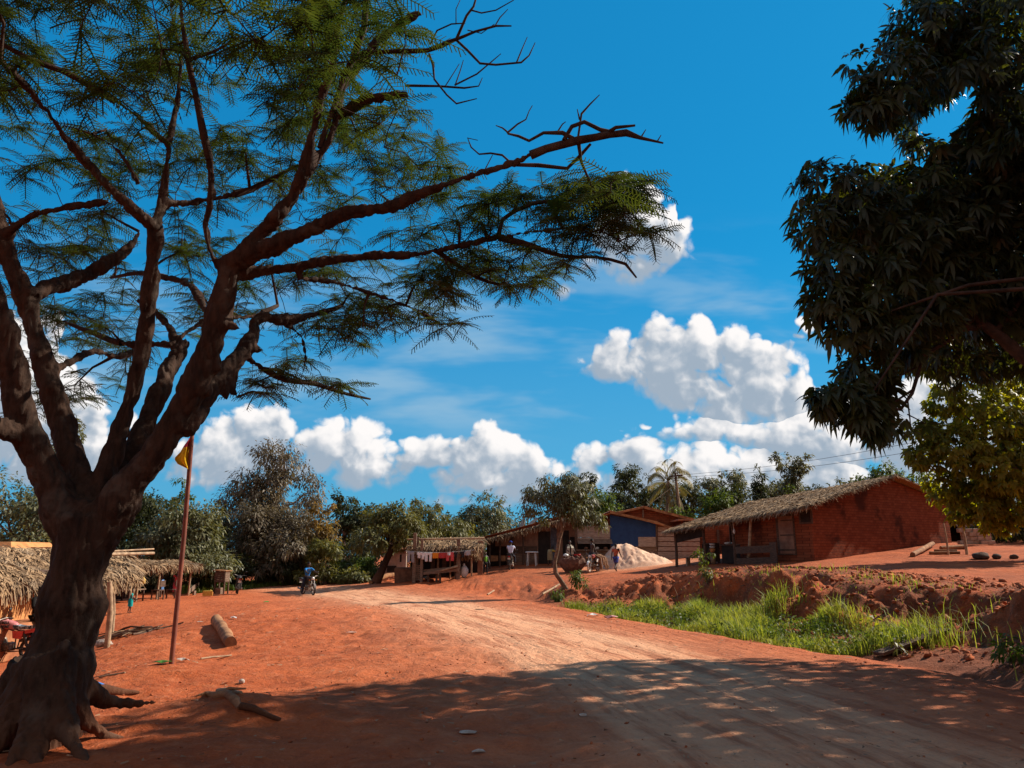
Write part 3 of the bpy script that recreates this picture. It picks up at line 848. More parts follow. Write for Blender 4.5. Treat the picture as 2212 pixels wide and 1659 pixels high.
    # bare dead twigs against the sky
    D = [[(690,320,7.4,6),(760,135,7.4,5.5),(815,113,7.3,5),(924,109,7.2,5),(945,100,7.2,4.5),(972,89,7.2,4),(992,82,7.1,3.6),(1027,68,7.1,3),(1071,56,7.1,2.6),(1105,56,7.1,1.5)],
         [(924,109,7.2,4.5),(986,85,7.2,3.5),(1008,34,7.1,2.8),(1023,14,7.1,2.4),(1030,-10,7.1,2)],
         [(986,87,7.2,3),(1010,109,7.2,2.7),(1037,137,7.2,2.4),(1071,140,7.2,2.2),(1126,135,7.2,1.9),(1143,120,7.2,1.6),(1156,92,7.2,.9)],
         [(1116,135,7.2,1.8),(1126,110,7.2,1.5),(1139,80,7.2,.8)],
         [(927,116,7.2,2.6),(935,140,7.2,2.6),(938,171,7.2,2.4),(965,205,7.2,2.2),(986,224,7.2,2),(1030,213,7.2,1)],
         [(876,185,7.4,2.8),(948,186,7.3,2.6),(1003,190,7.2,2.2),(1034,186,7.2,1.5),(1042,168,7.2,.8)],
         [(982,184,7.2,2),(1030,160,7.2,1.8),(1060,135,7.2,1.3),(1082,116,7.2,.8)],
         [(984,182,7.2,1.6),(995,150,7.2,1.2),(1001,130,7.2,.7)],[(962,186,7.2,1.4),(985,150,7.2,1),(992,138,7.2,.6)],
         [(930,95,7.2,2),(944,66,7.2,1.8),(975,52,7.2,1.6),(1005,50,7.2,1.3)],
         [(1018,22,7.1,1.8),(1040,28,7.1,1.6),(1071,22,7.1,1.4),(1110,0,7.1,1)],[(1068,58,7.1,1.6),(1080,38,7.1,1.2),(1097,20,7.1,.7)],
         [(985,50,7.15,1.3),(985,20,7.1,1),(994,0,7.1,.8)],
         [(1010,65,7.1,1.4),(1040,72,7.1,1.2),(1068,52,7.1,.8)],
         [(1218,303,6.5,5),(1235,273,6.5,5),(1262,263,6.5,5),(1297,280,6.5,4.4),(1317,284,6.5,4)],
         [(1249,294,6.5,3),(1256,246,6.5,2.4),(1275,225,6.5,1.8),(1295,205,6.5,.9)],[(1252,258,6.5,2),(1247,236,6.5,1)],
         [(1240,300,6.5,4.5),(1215,287,6.5,4.5),(1174,287,6.5,4),(1143,304,6.5,3.4),(1120,294,6.5,3),(1098,289,6.5,2.6),(1094,283,6.5,2.2),(1085,276,6.5,1.8),(1071,271,6.5,1)],
         [(1098,285,6.5,2),(1118,268,6.5,1.8),(1136,258,6.5,1.6),(1143,240,6.5,1.2),(1150,228,6.5,.7)],
         [(1205,284,6.5,2),(1215,268,6.5,1.3),(1222,263,6.5,.8)],
         [(1110,356,6.7,4),(1163,357,6.7,4.4),(1225,364,6.7,4),(1250,340,6.7,4),(1276,311,6.6,3)],
         [(1290,292,6.5,4),(1315,286,6.5,5),(1330,275,6.4,4),(1372,271,6.4,2.5)],[(1385,296,6.4,2),(1395,280,6.4,.8)],[(1420,305,6.4,1.6),(1428,292,6.4,.7)],
         [(1102,350,6.7,2.6),(1085,335,6.8,2.4),(1060,331,6.8,2.2),(1035,333,6.8,2),(1018,318,6.9,1.8),(1010,298,6.9,1.5),(1032,303,6.9,.8)],
         [(900,423,7.0,2),(850,440,7.1,2.2),(820,420,7.2,1.6),(845,405,7.2,1)],[(1045,371,6.8,1.6),(1064,335,6.8,.8)],
         [(1280,440,8.6,2),(1330,440,8.5,1.6),(1370,437,8.5,1)],
         [(1330,550,8.4,2),(1370,530,8.3,1.4),(1400,500,8.3,1),(1440,488,8.3,.6)]]
    for tr in D: limb(tr, 6, False)
    trunk_parts = mb
    # ---- secondary branches and leaf sprays
    r = np.random.default_rng(21)
    def inside(px, py):
        """how leafy the crown is towards this photo pixel"""
        if py < 380:
            edge = np.interp(py, [-400, 0, 60, 120, 160, 200, 260, 330, 380], [900, 872, 885, 868, 862, 880, 912, 985, 995])
            if px > edge: return 0
            return 1.0 if px > -60 else .8
        if py < 470:
            if px < 985: return .55 if px > 330 else .5
            return .85 if px < 1375 and py > 380 + max(0, (1120 - px) * .1) and py > 375 else 0
        if py < 600:
            if px > np.interp(py, [470, 520, 560, 600], [1390, 1330, 1300, 1230]): return 0
            if px < 330: return .34
            return .60 if px > 500 else .45
        if py < 760:
            e = np.interp(py, [600, 650, 700, 760], [1200, 1110, 980, 800])
            if px > e: return 0
            if px > 500: return .5
            if px > 330: return .38
            return .42 if 620 < py < 740 else .16
        if py < 870: return .30 if 520 < px < 760 else (.13 if px < 300 else 0)
        if py < 1000: return .20 if px < 260 else 0
        return 0
    cand = []
    tries = 0
    while len(cand) < 820 and tries < 90000:
        tries += 1
        # umbrella crown: a thick shallow dome
        Y = r.uniform(4.6, 15.5); x = r.uniform(-12, 2.6)
        rr = math.hypot((x + 4.6) / 7.6, (Y - 8.2) / 7.4)
        if rr > 1.02: continue
        top = 9.3 - 4.2 * rr ** 2; bot = 6.2 - 2.1 * rr ** 1.6
        z = bot + (top - bot) * r.random() ** .85
        q = Vector((x, Y, z)) - Vector((0, 0, CAMZ))
        fw = q.y * cT + q.z * sT; vv = -q.y * sT + q.z * cT
        px = CX + F * q.x / fw; py = CY - F * vv / fw
        if py < -500: 
            if r.random() > .25: continue
            w = .5
        else: w = inside(px, py)
        if r.random() > w: continue
        cand.append(Vector((x, Y, z)))
    # extra sprays on the two long right-hand boughs and the low far side
    for (px, py, Y, dy) in [(1000,400,8.2,22)] * 2 + [(1060,430,8.4,30)] * 3 + [(1130,440,8.5,34)] * 4 + [(1200,450,8.5,40)] * 5 + [(1270,450,8.5,42)] * 5 + [(1330,440,8.5,40)] * 5 + [(1340,490,8.3,40)] * 3 + \
            [(1300,400,8.5,20)] * 4 + [(1240,520,8.3,30)] * 4 + [(1370,400,8.4,20)] * 3 + [(1160,560,8.8,40)] * 5 + [(1080,590,9.0,40)] * 5 + [(1000,600,9.0,50)] * 6 + [(920,620,9.2,55)] * 7 + [(850,660,9.5,50)] * 7 + \
            [(760,690,9.8,45)] * 9 + [(690,720,10,40)] * 6 + [(1150,620,9.2,22)] * 4 + [(1410,510,8.3,12)] * 1 + [(930,700,9.5,25)] * 5 + [(620,790,10.2,30)] * 5 + [(720,830,10.3,18)] * 4 + [(560,840,9.8,25)] * 4 + \
            [(200,700,11.5,30)] * 7 + [(110,690,11.5,35)] * 6 + [(260,760,11.2,30)] * 4 + [(150,860,10.5,50)] * 5 + [(60,880,10.5,40)] * 4 + [(430,640,10.8,40)] * 7 + [(400,560,10.8,40)] * 6 + [(120,560,10.8,30)] * 7 + [(200,540,10.6,20)] * 5 + [(40,480,9,40)] * 4:
        cand.append(P(px + r.normal() * 26, py + r.normal() * dy * .55, Y + r.normal() * .5))
    npos = np.array([p for p, _ in nodes]); nrad = np.array([q for _, q in nodes])
    order = sorted(range(len(cand)), key=lambda i: np.min(np.linalg.norm(npos - np.array(cand[i]), axis=1)))
    FC, FD, FU, FL = [], [], [], []
    tw = MB()
    r2 = np.random.default_rng(5)
    for i in order:
        c = cand[i]
        dist = np.linalg.norm(npos - np.array(c), axis=1) + np.where(nrad > .09, .5, 0)
        j = int(np.argmin(dist)); d0 = dist[j]
        if d0 > 3.6: continue
        a = Vector(npos[j])
        r0 = min(nrad[j] * .7, .012 + .013 * d0)
        k = max(2, int(d0 / .3))
        line = bend(a, c, k, .22)
        tw.tube(line, [r0 * (1 - .72 * s / k) + .003 for s in range(k + 1)], 5, cap=False)
        npos = np.vstack([npos, np.array(line[1:])]); nrad = np.concatenate([nrad, [max(r0 * (1 - .7 * s / k), .006) for s in range(1, k + 1)]])
        # sprays of fronds: along the last part of the twig and at its tip
        out = (c - a); out.z *= .3
        if out.length < .05: out = Vector((r.normal(), r.normal(), 0))
        out.normalize()
        m = int(r.integers(8, 13))
        for q in range(m):
            s = 1 - .55 * (q / m) * min(1, .8 / max(d0, .3))
            p = Vector(line[-1]).lerp(Vector(line[-2]), (1 - s) * 1.5)
            ang = (q - m / 2) * .55 + r.normal() * .35
            dd = Vector((out.x * math.cos(ang) - out.y * math.sin(ang), out.x * math.sin(ang) + out.y * math.cos(ang), r.normal() * .22 + .05)).normalized()
            FC.append(p); FD.append(dd); FU.append((r.normal() * .25, r.normal() * .25, 1)); FL.append(r.uniform(.25, .48))
    FC = np.array(FC); FD = np.array(FD); FU = unit(np.array(FU)); FL = np.array(FL)
    # melt the thick limbs into one continuous bark surface
    me = thick.mesh('thick', M_bark, Matrix.Translation(-Vector(t.location)))
    to = bpy.data.objects.new('tmp', me); COL.objects.link(to)
    rm = to.modifiers.new('r', 'REMESH'); rm.mode = 'VOXEL'; rm.voxel_size = .021
    sm = to.modifiers.new('s', 'SMOOTH'); sm.factor = .5; sm.iterations = 9
    dg = bpy.context.evaluated_depsgraph_get(); dg.update()
    m2 = bpy.data.meshes.new_from_object(to.evaluated_get(dg)); bpy.data.objects.remove(to)
    from mathutils import noise as mn
    nv = len(m2.vertices); co = np.empty(nv * 3); no = np.empty(nv * 3)
    m2.vertices.foreach_get('co', co); m2.vertex_normals.foreach_get('vector', no)
    co = co.reshape(-1, 3); no = no.reshape(-1, 3); dsp = np.empty(nv)
    for i in range(nv):
        x, y, z = co[i]
        a = mn.noise((x * 11, y * 11, z * 3.2)); b_ = mn.noise((x * 26, y * 26, z * 8)); c_ = mn.noise((x * 3, y * 3, z * 1.6))
        dsp[i] = -.026 * (1 - abs(a)) ** 4 + .012 * b_ + .03 * c_
    co = co + no * dsp[:, None]
    pf = np.array([p.vertices[:] for p in m2.polygons if len(p.vertices) == 4])
    sv = np.array(trunk_parts.v) - np.array(t.location); quads = [q for q in trunk_parts.f if len(q) == 4]
    v, f = merge([(co, pf), (sv, np.array(quads))])
    link('trunk', npmesh('trunk', v, f, M_bark, smooth=True), t)
    bpy.data.meshes.remove(m2)
    v, f = fronds(FC, FD, FU, FL, r)
    tv = np.array(tw.v); tf = np.array(tw.f)
    mi = np.concatenate([np.zeros(len(f), int), np.ones(len(tf), int)])
    v, f = merge([(v, f), (tv, tf)])
    v = v - np.array(t.location)
    link('crown', npmesh('crown', v, f, [LF['flame'], M_bark], mi), t)
    return t

# ================================================================== the mango tree at the right
def mango_tree():
    base = Vector((13.2, 10.0, 0)); base.z = G(base.x, base.y)
    t = thing('mango_tree', 'huge dark mango tree overhanging the road along the right edge of the photo', 'tree', base)
    r = np.random.default_rng(5)
    # lobes as seen: (px, py, Y, radius m)
    lob = []
    def lb(px, py, Y, rad, rz=None): lob.append((np.array(P(px, py, Y)), (rad, rad, rz or rad * .8)))
    for a in ((2010,60,11.0,.75),(1930,180,10.8,.70),(1880,225,10.8,.42),(2080,150,11.2,.8),(2180,60,11.5,1.0),(2090,-60,11.4,1.0),(2200,250,11.6,1.0),(2120,340,11.8,.75),(2010,310,11.2,.42),(1985,420,11.4,.7),
              (1790,400,10.9,.46),(1860,450,11.0,.62),(1770,490,10.9,.45),(1960,520,11.2,.85),(2060,480,11.6,.9),(2180,430,11.8,1.0),(1810,570,10.8,.46),(1900,620,11.0,.75),(2030,600,11.4,.8),(2150,590,11.8,.85),
              (1790,640,10.7,.30),(1840,700,10.8,.46),(1920,720,11.0,.55),(2010,680,11.2,.45),(1870,790,10.8,.38),(1900,850,10.7,.32),(1830,860,10.6,.34),(1785,858,10.5,.22),(1850,900,10.6,.26),(1905,915,10.6,.20),(2120,680,11.8,.4),(2200,650,12,.4)):
        lb(*a)
    nl = len(lob)
    # the rest of the crown, outside the photo: it shades the foreground
    for (x, y, z, rad) in ((10.5,8.5,9.2,2.2),(12.5,6.0,8.4,2.4),(10.2,4.6,8.0,2.0),(12.0,3.0,7.2,2.2),(9.0,2.6,7.6,1.8),(14.5,9.0,8.5,2.5),(13.5,12.5,8.0,2.2),(16,6,7.5,2.5),(15.5,3,6.8,2.2),(11.2,7,6.2,1.7),(12.6,.6,6.6,2.1),(9.8,.2,7.2,1.7),
                          (9.5,7.8,11.2,1.7),(12,9.5,11.2,2.0),(13.5,5.5,10.8,2.0),(10.5,4.2,10.2,1.6)):
        lob.append((np.array((x, y, z)), (rad, rad, rad * .75)))
    C, A = [], []
    # boughs further up and behind that throw the broad shade over the road
    ctr = Vector((10.2, 8.2, 8.0)); kx, ky = math.cos(SUN_AZ) / math.tan(SUN_EL), math.sin(SUN_AZ) / math.tan(SUN_EL)
    nb = len(lob)
    for x in np.arange(-5.2, 13, .72):
        ye = np.interp(x, [-5.2, -4.3, -2.4, 0, 1.7, 4, 6.5, 7.5, 9, 13], [8.6, 9.8, 11.3, 12.8, 14.0, 13.7, 13.2, 13.4, 14.6, 15.6]) - .35
        y = 5.2
        while y < ye:
            best = None
            for z in np.arange(4.6, 12.6, .4):
                q = Vector((x + kx * z + r.normal() * .12, y + ky * z + r.normal() * .12, z))
                w_ = q - Vector((0, 0, CAMZ)); fw = w_.y * cT + w_.z * sT; up_ = -w_.y * sT + w_.z * cT
                px, py = CX + F * w_.x / fw, CY - F * up_ / fw
                bd = np.interp(py, [-900, -60, 0, 100, 200, 280, 330, 380, 470, 560, 650, 750, 850, 900], [1500, 1700, 2010, 1960, 1910, 1960, 2010, 1840, 1800, 1830, 1840, 1900, 1900, 1960])
                if px < bd + 20 or (py > 780 and px < 2330): continue
                dd_ = (q - ctr).length
                if best is None or dd_ < best[0]: best = (dd_, q)
            if best and best[0] < 11: lob.append((np.array(best[1]), (.62, .62, .5)))
            y += .72
    for i, (c, s) in enumerate(lob):
        area = s[0] ** 2
        k = int((175 if i < nl else (70 if i < nb else 88)) * area) + (14 if i < nb else 0)
        d = rand_dirs(k, r)
        rad = .45 + .6 * r.random((k, 1)) ** .6
        p = c + d * np.array(s) * rad
        C.append(p); A.append(unit(d + np.array([0, 0, -.05]) + r.normal(size=(k, 3)) * .35))
    C = np.concatenate(C); A = np.concatenate(A)
    # leave the small holes through which the photo shows sky
    keep = np.ones(len(C), bool)
    for (hx, hy, Y, hr) in ((1995, 160, 11, 0), (2035, 255, 11, .26), (2085, 205, 11, .17), (1890, 315, 11, .22), (1990, 345, 11, .12), (1940, 335, 11, .14), (1812, 745, 11, .12), (2060, 385, 11, .08)):
        o = np.array((0, 0, CAMZ)); dv = unit((np.array(P(hx, hy, Y)) - o)[None])[0]
        q = C - o; along = q @ dv; dist = np.linalg.norm(q - along[:, None] * dv, axis=1)
        keep &= ~(dist < hr * along / 11)
    C, A = C[keep], A[keep]
    mb = MB()
    top = Vector((12.6, 9.6, 6.6))
    mb.tube(bend(base + Vector((0, 0, -.2)), top, 5, .06), [.52, .45, .42, .40, .38, .34], 14, rough=.04)
    for i, (c, s) in enumerate(lob):
        if (i < nl and i % 7 == 0) or (i >= nl and i < nb) or (i >= nb and i % 9 == 0):
            mb.tube(bend(top, Vector(c), 5, .18), [.08, .06, .045, .035, .025, .012], 7)
    # the bare forked bough under the crown and the hanging twigs
    for tr in ([(2300,830,11.6,20),(2212,772,11.6,16),(2150,720,11.6,13),(2110,690,11.6,11),(2060,640,11.5,8)],[(2120,705,11.6,8),(2060,712,11.4,6),(2000,710,11.2,4)],[(2150,715,11.6,8),(2180,680,11.6,7),(2212,640,11.6,5)],
               [(2100,690,11.5,6),(2050,735,11.3,5),(1990,770,11.1,5),(1985,800,11,4.4),(1970,850,10.9,4),(1945,885,10.8,3.4),(1900,880,10.7,2)],[(1975,840,10.9,3),(1930,870,10.8,2.2),(1880,900,10.7,1.6)],
               [(1960,860,10.9,2),(1965,900,10.9,1.6),(1968,930,10.9,1)],[(1985,790,11,2.6),(1930,820,10.9,2),(1880,850,10.8,1.4)],[(1960,895,10.8,1.5),(2000,915,10.8,1)]):
        mb.tube([P(a[0], a[1], a[2]) for a in tr], [a[3] * a[2] / F for a in tr], 7)
    extra = []
    for (px, py, Y) in ((1968,935,10.9),(2000,918,10.8),(1955,905,10.8),(1935,925,10.7),(1760,835,10.5),(1745,860,10.5),(1752,690,10.7),(1742,660,10.7),(1725,430,10.9),(1715,470,10.9),(1722,380,10.9),(1712,400,10.9),(1830,140,10.8),(1826,245,10.8),(1835,120,10.8),(1860,110,10.8),(1890,925,10.6),(1885,938,10.6),(1745,640,10.7),(1738,585,10.8),(1795,730,10.7),(1750,345,10.9)):
        extra.append(P(px, py, Y))
    C = np.concatenate([C, np.array(extra)]); A = np.concatenate([A, unit(r.normal(size=(len(extra), 3)) + np.array([-.4, 0, -.2]))])
    mb.build('trunk', mat('dark_mango_bark', (.075, .045, .033), (.035, .023, .018), 6, .9, .5, 20), t)
    add_leaves('crown', whorls(C, A, .24, .058, r, 9), LF['mango'], t)
    return t

# ================================================================== trees in the middle distance and beyond
def tree(name, label, px, Y, py_top, wpx, kind, seed, leaf='dense', n=3500, L=.22, W=.09, py_base=None, dx=0.0, lean=0.0, group=None, bark=None, trunk_h=.35, lobes_n=None, hang=.35, tr=.16, shell=.55):
    base = onG(px, Y)
    if py_base is not None: base = P(px, py_base, Y)
    topz = P(px, py_top, Y).z
    H = topz - base.z; Wm = wpx / F * Y
    r = np.random.default_rng(seed); rd = random.Random(seed)
    t = thing(name, label, 'tree', base, 0, group)
    lobes = []
    cx = dx / F * Y
    ctr = np.array([base.x + cx, base.y, base.z])
    if kind == 'dome':
        for k in range(lobes_n or 13):
            a = r.uniform(0, 6.28); q = r.random() ** .5
            h = .42 + .48 * (1 - q * q) * r.uniform(.55, 1)
            lobes.append((ctr + np.array([math.cos(a) * q * Wm * .36, math.sin(a) * q * Wm * .36, H * h]), (Wm * r.uniform(.16, .24),) * 2 + (H * r.uniform(.10, .17),)))
        lobes.append((ctr + np.array([0, 0, H * .55]), (Wm * .36, Wm * .36, H * .28)))
    elif kind == 'skirt':      # crown that comes down to the ground
        for k in range(lobes_n or 16):
            a = r.uniform(0, 6.28); q = r.random() ** .5; h = r.uniform(.12, .90)
            w_ = math.sqrt(max(.12, 1 - (abs(h - .42) / .58) ** 2))
            lobes.append((ctr + np.array([math.cos(a) * q * Wm * .40 * w_, math.sin(a) * q * Wm * .40 * w_, H * h]), (Wm * r.uniform(.13, .20),) * 2 + (H * r.uniform(.08, .13),)))
        lobes.append((ctr + np.array([0, 0, H * .45]), (Wm * .34, Wm * .34, H * .36)))
    elif kind == 'tall':       # several upright plumes
        for k in range(lobes_n or 20):
            a = r.uniform(0, 6.28); q = r.random() ** .6; h = r.uniform(.16, .93)
            w_ = np.interp(h, [.1, .35, .6, .8, 1], [.9, 1, .85, .55, .2])
            lobes.append((ctr + np.array([math.cos(a) * q * Wm * .44 * w_, math.sin(a) * q * Wm * .44 * w_, H * h]), (Wm * r.uniform(.07, .13),) * 2 + (H * r.uniform(.06, .12),)))
    elif kind == 'layers':     # flat open tiers
        for k in range(lobes_n or 10):
            a = r.uniform(0, 6.28); q = .25 + .75 * r.random() ** .6; h = rd.choice([.55, .68, .80, .92]) + r.uniform(-.04, .04)
            lobes.append((ctr + np.array([math.cos(a) * q * Wm * .40, math.sin(a) * q * Wm * .3, H * h]), (Wm * r.uniform(.13, .24),) * 2 + (H * r.uniform(.04, .07),)))
    elif kind == 'clumps':     # a few separate round clumps on bare limbs
        for k in range(lobes_n or 7):
            a = r.uniform(0, 6.28); q = .2 + .8 * r.random(); h = r.uniform(.55, .93)
            lobes.append((ctr + np.array([math.cos(a) * q * Wm * .34, math.sin(a) * q * Wm * .3, H * h]), (Wm * r.uniform(.15, .24),) * 2 + (H * r.uniform(.08, .13),)))
    mb = MB()
    r0 = max(.06, min(.022 * H * (tr / .16), .5))
    fork = Vector((ctr[0] * .5 + base.x * .5 + lean * H * .2, base.y, base.z + H * trunk_h))
    mb.tube(bend(base + Vector((0, 0, -.15)), fork, 4, .08, rd), [r0 * 1.5, r0 * 1.1, r0, r0 * .9, r0 * .8], 9)
    for i, (c, s) in enumerate(lobes):
        if i % 2 == 0 or len(lobes) < 11:
            mb.tube(bend(fork, Vector(c), 4, .16, rd), [r0 * .5, r0 * .38, r0 * .28, r0 * .18, r0 * .08], 5, cap=False)
    mb.build('trunk', bark or M_trunk, t)
    add_leaves('crown', leaf_cloud(lobes, n, L, W, r, clump=20, cr=max(.22, Wm * .055), hang=hang, shell=shell), LF[leaf], t)
    return t
big_tree()
mango_tree()
GB = 'trees along the far side of the village'
# --- left side
tree('mango_tree','dense bushy tree at the left edge behind the orange mud house', 40, 46, 985, 330, 'skirt', 31, 'dense', 9000, .30, .12, group=GB)
tree('mango_tree','bright green tree seen between the forked limbs of the big tree', 215, 62, 930, 190, 'dome', 32, 'fresh', 4200, .34, .14, group=GB)
tree('mango_tree','tall thin-leaved tree rising behind the left limbs of the big tree', 130, 66, 900, 170, 'tall', 33, 'olive', 3200, .34, .13, group=GB)
tree('mango_tree','round grey-green mango tree right behind the flagpole', 385, 50, 1078, 235, 'skirt', 34, 'dense', 11000, .30, .11, group=GB)
tree('mango_tree','dark dense tree behind the thatched open stall', 285, 55, 1060, 240, 'skirt', 35, 'dark', 8000, .32, .12, group=GB)
tree('mango_tree','small green tree top peeping over the round mango beside the flag', 378, 68, 1022, 80, 'dome', 36, 'fresh', 1600, .34, .14, group=GB)
tree('eucalyptus_tree','tallest grey-brown airy tree with pale trunk behind the road bend', 575, 58, 948, 275, 'tall', 37, 'ash', 17000, .32, .10, group=GB, bark=M_pale, trunk_h=.45, lobes_n=46, hang=.6)
tree('eucalyptus_tree','bushy lower grey tree growing against the tall grey-brown tree', 610, 55, 1060, 230, 'skirt', 38, 'ash', 9000, .30, .10, group=GB, bark=M_pale)
tree('bushy_tree','dark understorey tree between the round mango and the tall grey tree', 490, 58, 1100, 190, 'skirt', 39, 'dense', 7500, .30, .11, group=GB)
tree('dry_tree','tree with dry orange-brown leaves right of the tall grey tree', 688, 54.5, 1075, 86, 'skirt', 40, 'dry', 2600, .26, .10, group=GB)
tree('bushy_tree','green bush spilling out below the dry orange tree', 700, 53, 1150, 110, 'skirt', 41, 'olive', 2600, .26, .11, group=GB)
tree('bushy_tree','dark bush behind the motorcyclist in the blue shirt', 630, 55, 1180, 150, 'skirt', 42, 'dark', 2600, .26, .11, group=GB)
tree('bushy_tree','bluish dark tree between the dry orange tree and the leaning tree', 760, 64, 1070, 130, 'dome', 43, 'dark', 3800, .34, .13, group=GB, trunk_h=.2)
tree('bushy_tree','low green bush left of the leaning tree', 762, 56, 1150, 130, 'skirt', 44, 'dense', 3200, .26, .11, group=GB)
tree('feathery_tree','thin feathery sapling top standing above the dark trees at the bend', 742, 72, 1062, 60, 'layers', 45, 'dark', 700, .34, .13, group=GB)
# --- middle
lt = tree('leaning_tree','dark tree with a thick trunk leaning right beside the road bend', 812, 48, 1062, 165, 'dome', 46, 'olive', 5600, .27, .095, py_base=1252, dx=28, lean=.5, trunk_h=.38, tr=.30, bark=M_bark)
tree('mango_tree','olive mango tree standing behind the clothes line', 905, 56, 1068, 120, 'skirt', 47, 'olive', 4200, .27, .085, group=GB, hang=.9)
tree('mango_tree','mango tree with drooping leaves behind the flat thatched stall', 965, 57, 1082, 110, 'skirt', 48, 'olive', 4200, .27, .085, group=GB, hang=.9)
tree('spreading_tree','spreading dark tree behind the shack with the satellite dishes', 1040, 74, 1062, 150, 'dome', 49, 'dense', 5200, .32, .12, group=GB)
tree('bushy_tree','low dark tree joining the mangoes behind the thatched stall', 1000, 70, 1120, 170, 'skirt', 50, 'dark', 3200, .34, .13, group=GB)
tree('bushy_tree','green tree right behind the small roadside tree', 1290, 66, 1040, 130, 'dome', 51, 'fresh', 4200, .30, .12, group=GB, trunk_h=.2)
tree('spreading_tree','dark tree top poking up left of the coconut palm', 1262, 84, 1012, 70, 'layers', 52, 'dark', 1300, .36, .14, group=GB)
tree('spreading_tree','open flat-topped tree just left of the coconut palm', 1378, 76, 1006, 120, 'layers', 53, 'dark', 3400, .36, .13, group=GB, lobes_n=16)
tree('bushy_tree','bluish tree filling the gap under the coconut palm', 1430, 82, 1045, 150, 'dome', 54, 'dark', 3200, .36, .14, group=GB, trunk_h=.2)
tree('spreading_tree','flat-topped tree right of the utility poles', 1500, 78, 1040, 110, 'layers', 55, 'dark', 2600, .36, .13, group=GB, lobes_n=12)
tree('spreading_tree','tree with wide flat tiers between the poles and the brick house roof', 1572, 66, 1006, 105, 'layers', 56, 'dense', 3000, .30, .11, group=GB, lobes_n=14)
tree('bushy_tree','green bushy tree under the flat-tiered tree behind the brick house', 1560, 62, 1055, 130, 'skirt', 57, 'fresh', 3800, .30, .12, group=GB)
tree('bushy_tree','green hedge-like tree behind the rusty gable roof', 1470, 68, 1090, 150, 'skirt', 58, 'fresh', 3000, .30, .12, group=GB)
tree('round_tree','small round dark tree left of the tree standing high above the roof', 1652, 58, 1014, 58, 'dome', 59, 'dark', 2000, .28, .11, group=GB, trunk_h=.3)
tree('round_tree','clumpy tree standing highest above the thatched roof of the brick house', 1724, 56, 983, 84, 'clumps', 60, 'dense', 2800, .28, .11, group=GB, lobes_n=9)
tree('bushy_tree','bright green bush just over the ridge of the thatched roof', 1722, 54, 1035, 60, 'dome', 61, 'fresh', 1300, .26, .11, group=GB)
tree('bushy_tree','low leafy tree showing over the roof ridge of the brick house', 1850, 58, 1010, 90, 'dome', 62, 'olive', 2400, .26, .10, group=GB)
tree('bushy_tree','thin-leaved tree behind the right end of the roof ridge', 1905, 54, 975, 100, 'clumps', 63, 'fresh', 2600, .24, .09, group=GB)
tree('bushy_tree','green bush between the roof ridge and the large yellow-green tree', 1975, 50, 990, 110, 'skirt', 64, 'fresh', 3000, .24, .10, group=GB)
tree('bushy_tree','dark bushy tree filling the gap left of the small round tree', 1605, 63, 1030, 110, 'skirt', 68, 'dark', 3000, .28, .11, group=GB)
tree('bushy_tree','olive tree right of the small round dark tree over the thatch', 1690, 62, 1032, 90, 'skirt', 69, 'dense', 2600, .28, .11, group=GB)
tree('bushy_tree','dark tree behind the highest clumpy tree over the roof', 1780, 66, 1040, 120, 'skirt', 70, 'dark', 2800, .30, .12, group=GB)
tree('spreading_tree','dark open tree between the coconut palm and the flat-topped tree', 1345, 72, 1035, 90, 'dome', 71, 'dark', 2600, .32, .12, group=GB)
# --- right: yellow-green tree hanging over the end of the brick house
def yellow_tree():
    base = onG(2340, 31)
    t = thing('broadleaf_tree', 'large yellow-green broad-leaved tree beside the right end of the brick house', 'tree', base)
    r = np.random.default_rng(77)
    lob = []
    for (px, py, Y, rad) in ((2130,790,30,1.0),(2040,860,30,.8),(2120,900,30,1.5),(2210,850,31,1.4),(2000,935,30,.7),(2060,970,30,1.2),(2160,1000,30,1.6),(2240,960,31,1.6),(1985,985,30,.55),(2040,1050,31,.8),(2110,1080,31,1.1),(2200,1070,31,1.4),(2290,900,31,1.8),(2300,1050,31,1.6),(2075,1105,32,.5),(2150,1125,32,.7)):
        lob.append((np.array(P(px, py, Y)), (rad, rad, rad * .8)))
    C, A = [], []
    for c, s in lob:
        k = int(120 * s[0] ** 2) + 20
        d = rand_dirs(k, r); p = c + d * np.array(s) * (.4 + .68 * r.random((k, 1)) ** .6)
        C.append(p); A.append(unit(d + r.normal(size=(k, 3)) * .4 + np.array([0, 0, .1])))
    mb = MB(); fork = Vector((base.x - .3, base.y, base.z + 2.6))
    mb.tube(bend(base + Vector((0, 0, -.2)), fork, 4, .05), [.3, .24, .22, .2, .18], 10)
    for c, s in lob: mb.tube(bend(fork, Vector(c), 5, .14), [.11, .08, .06, .045, .03, .012], 6, cap=False)
    mb.build('trunk', M_trunk, t)
    add_leaves('crown', whorls(np.concatenate(C), np.concatenate(A), .27, .11, r, 8, .45), LF['yellow'], t)
yellow_tree()
tree('bushy_tree','dark shaded bush behind the block pile at the right edge', 2200, 44, 1090, 260, 'skirt', 66, 'dark', 4200, .26, .11, group=GB)
tree('bushy_tree','green bush behind the right corner of the brick house', 2085, 50, 1050, 150, 'skirt', 67, 'dark', 3200, .26, .11, group=GB)

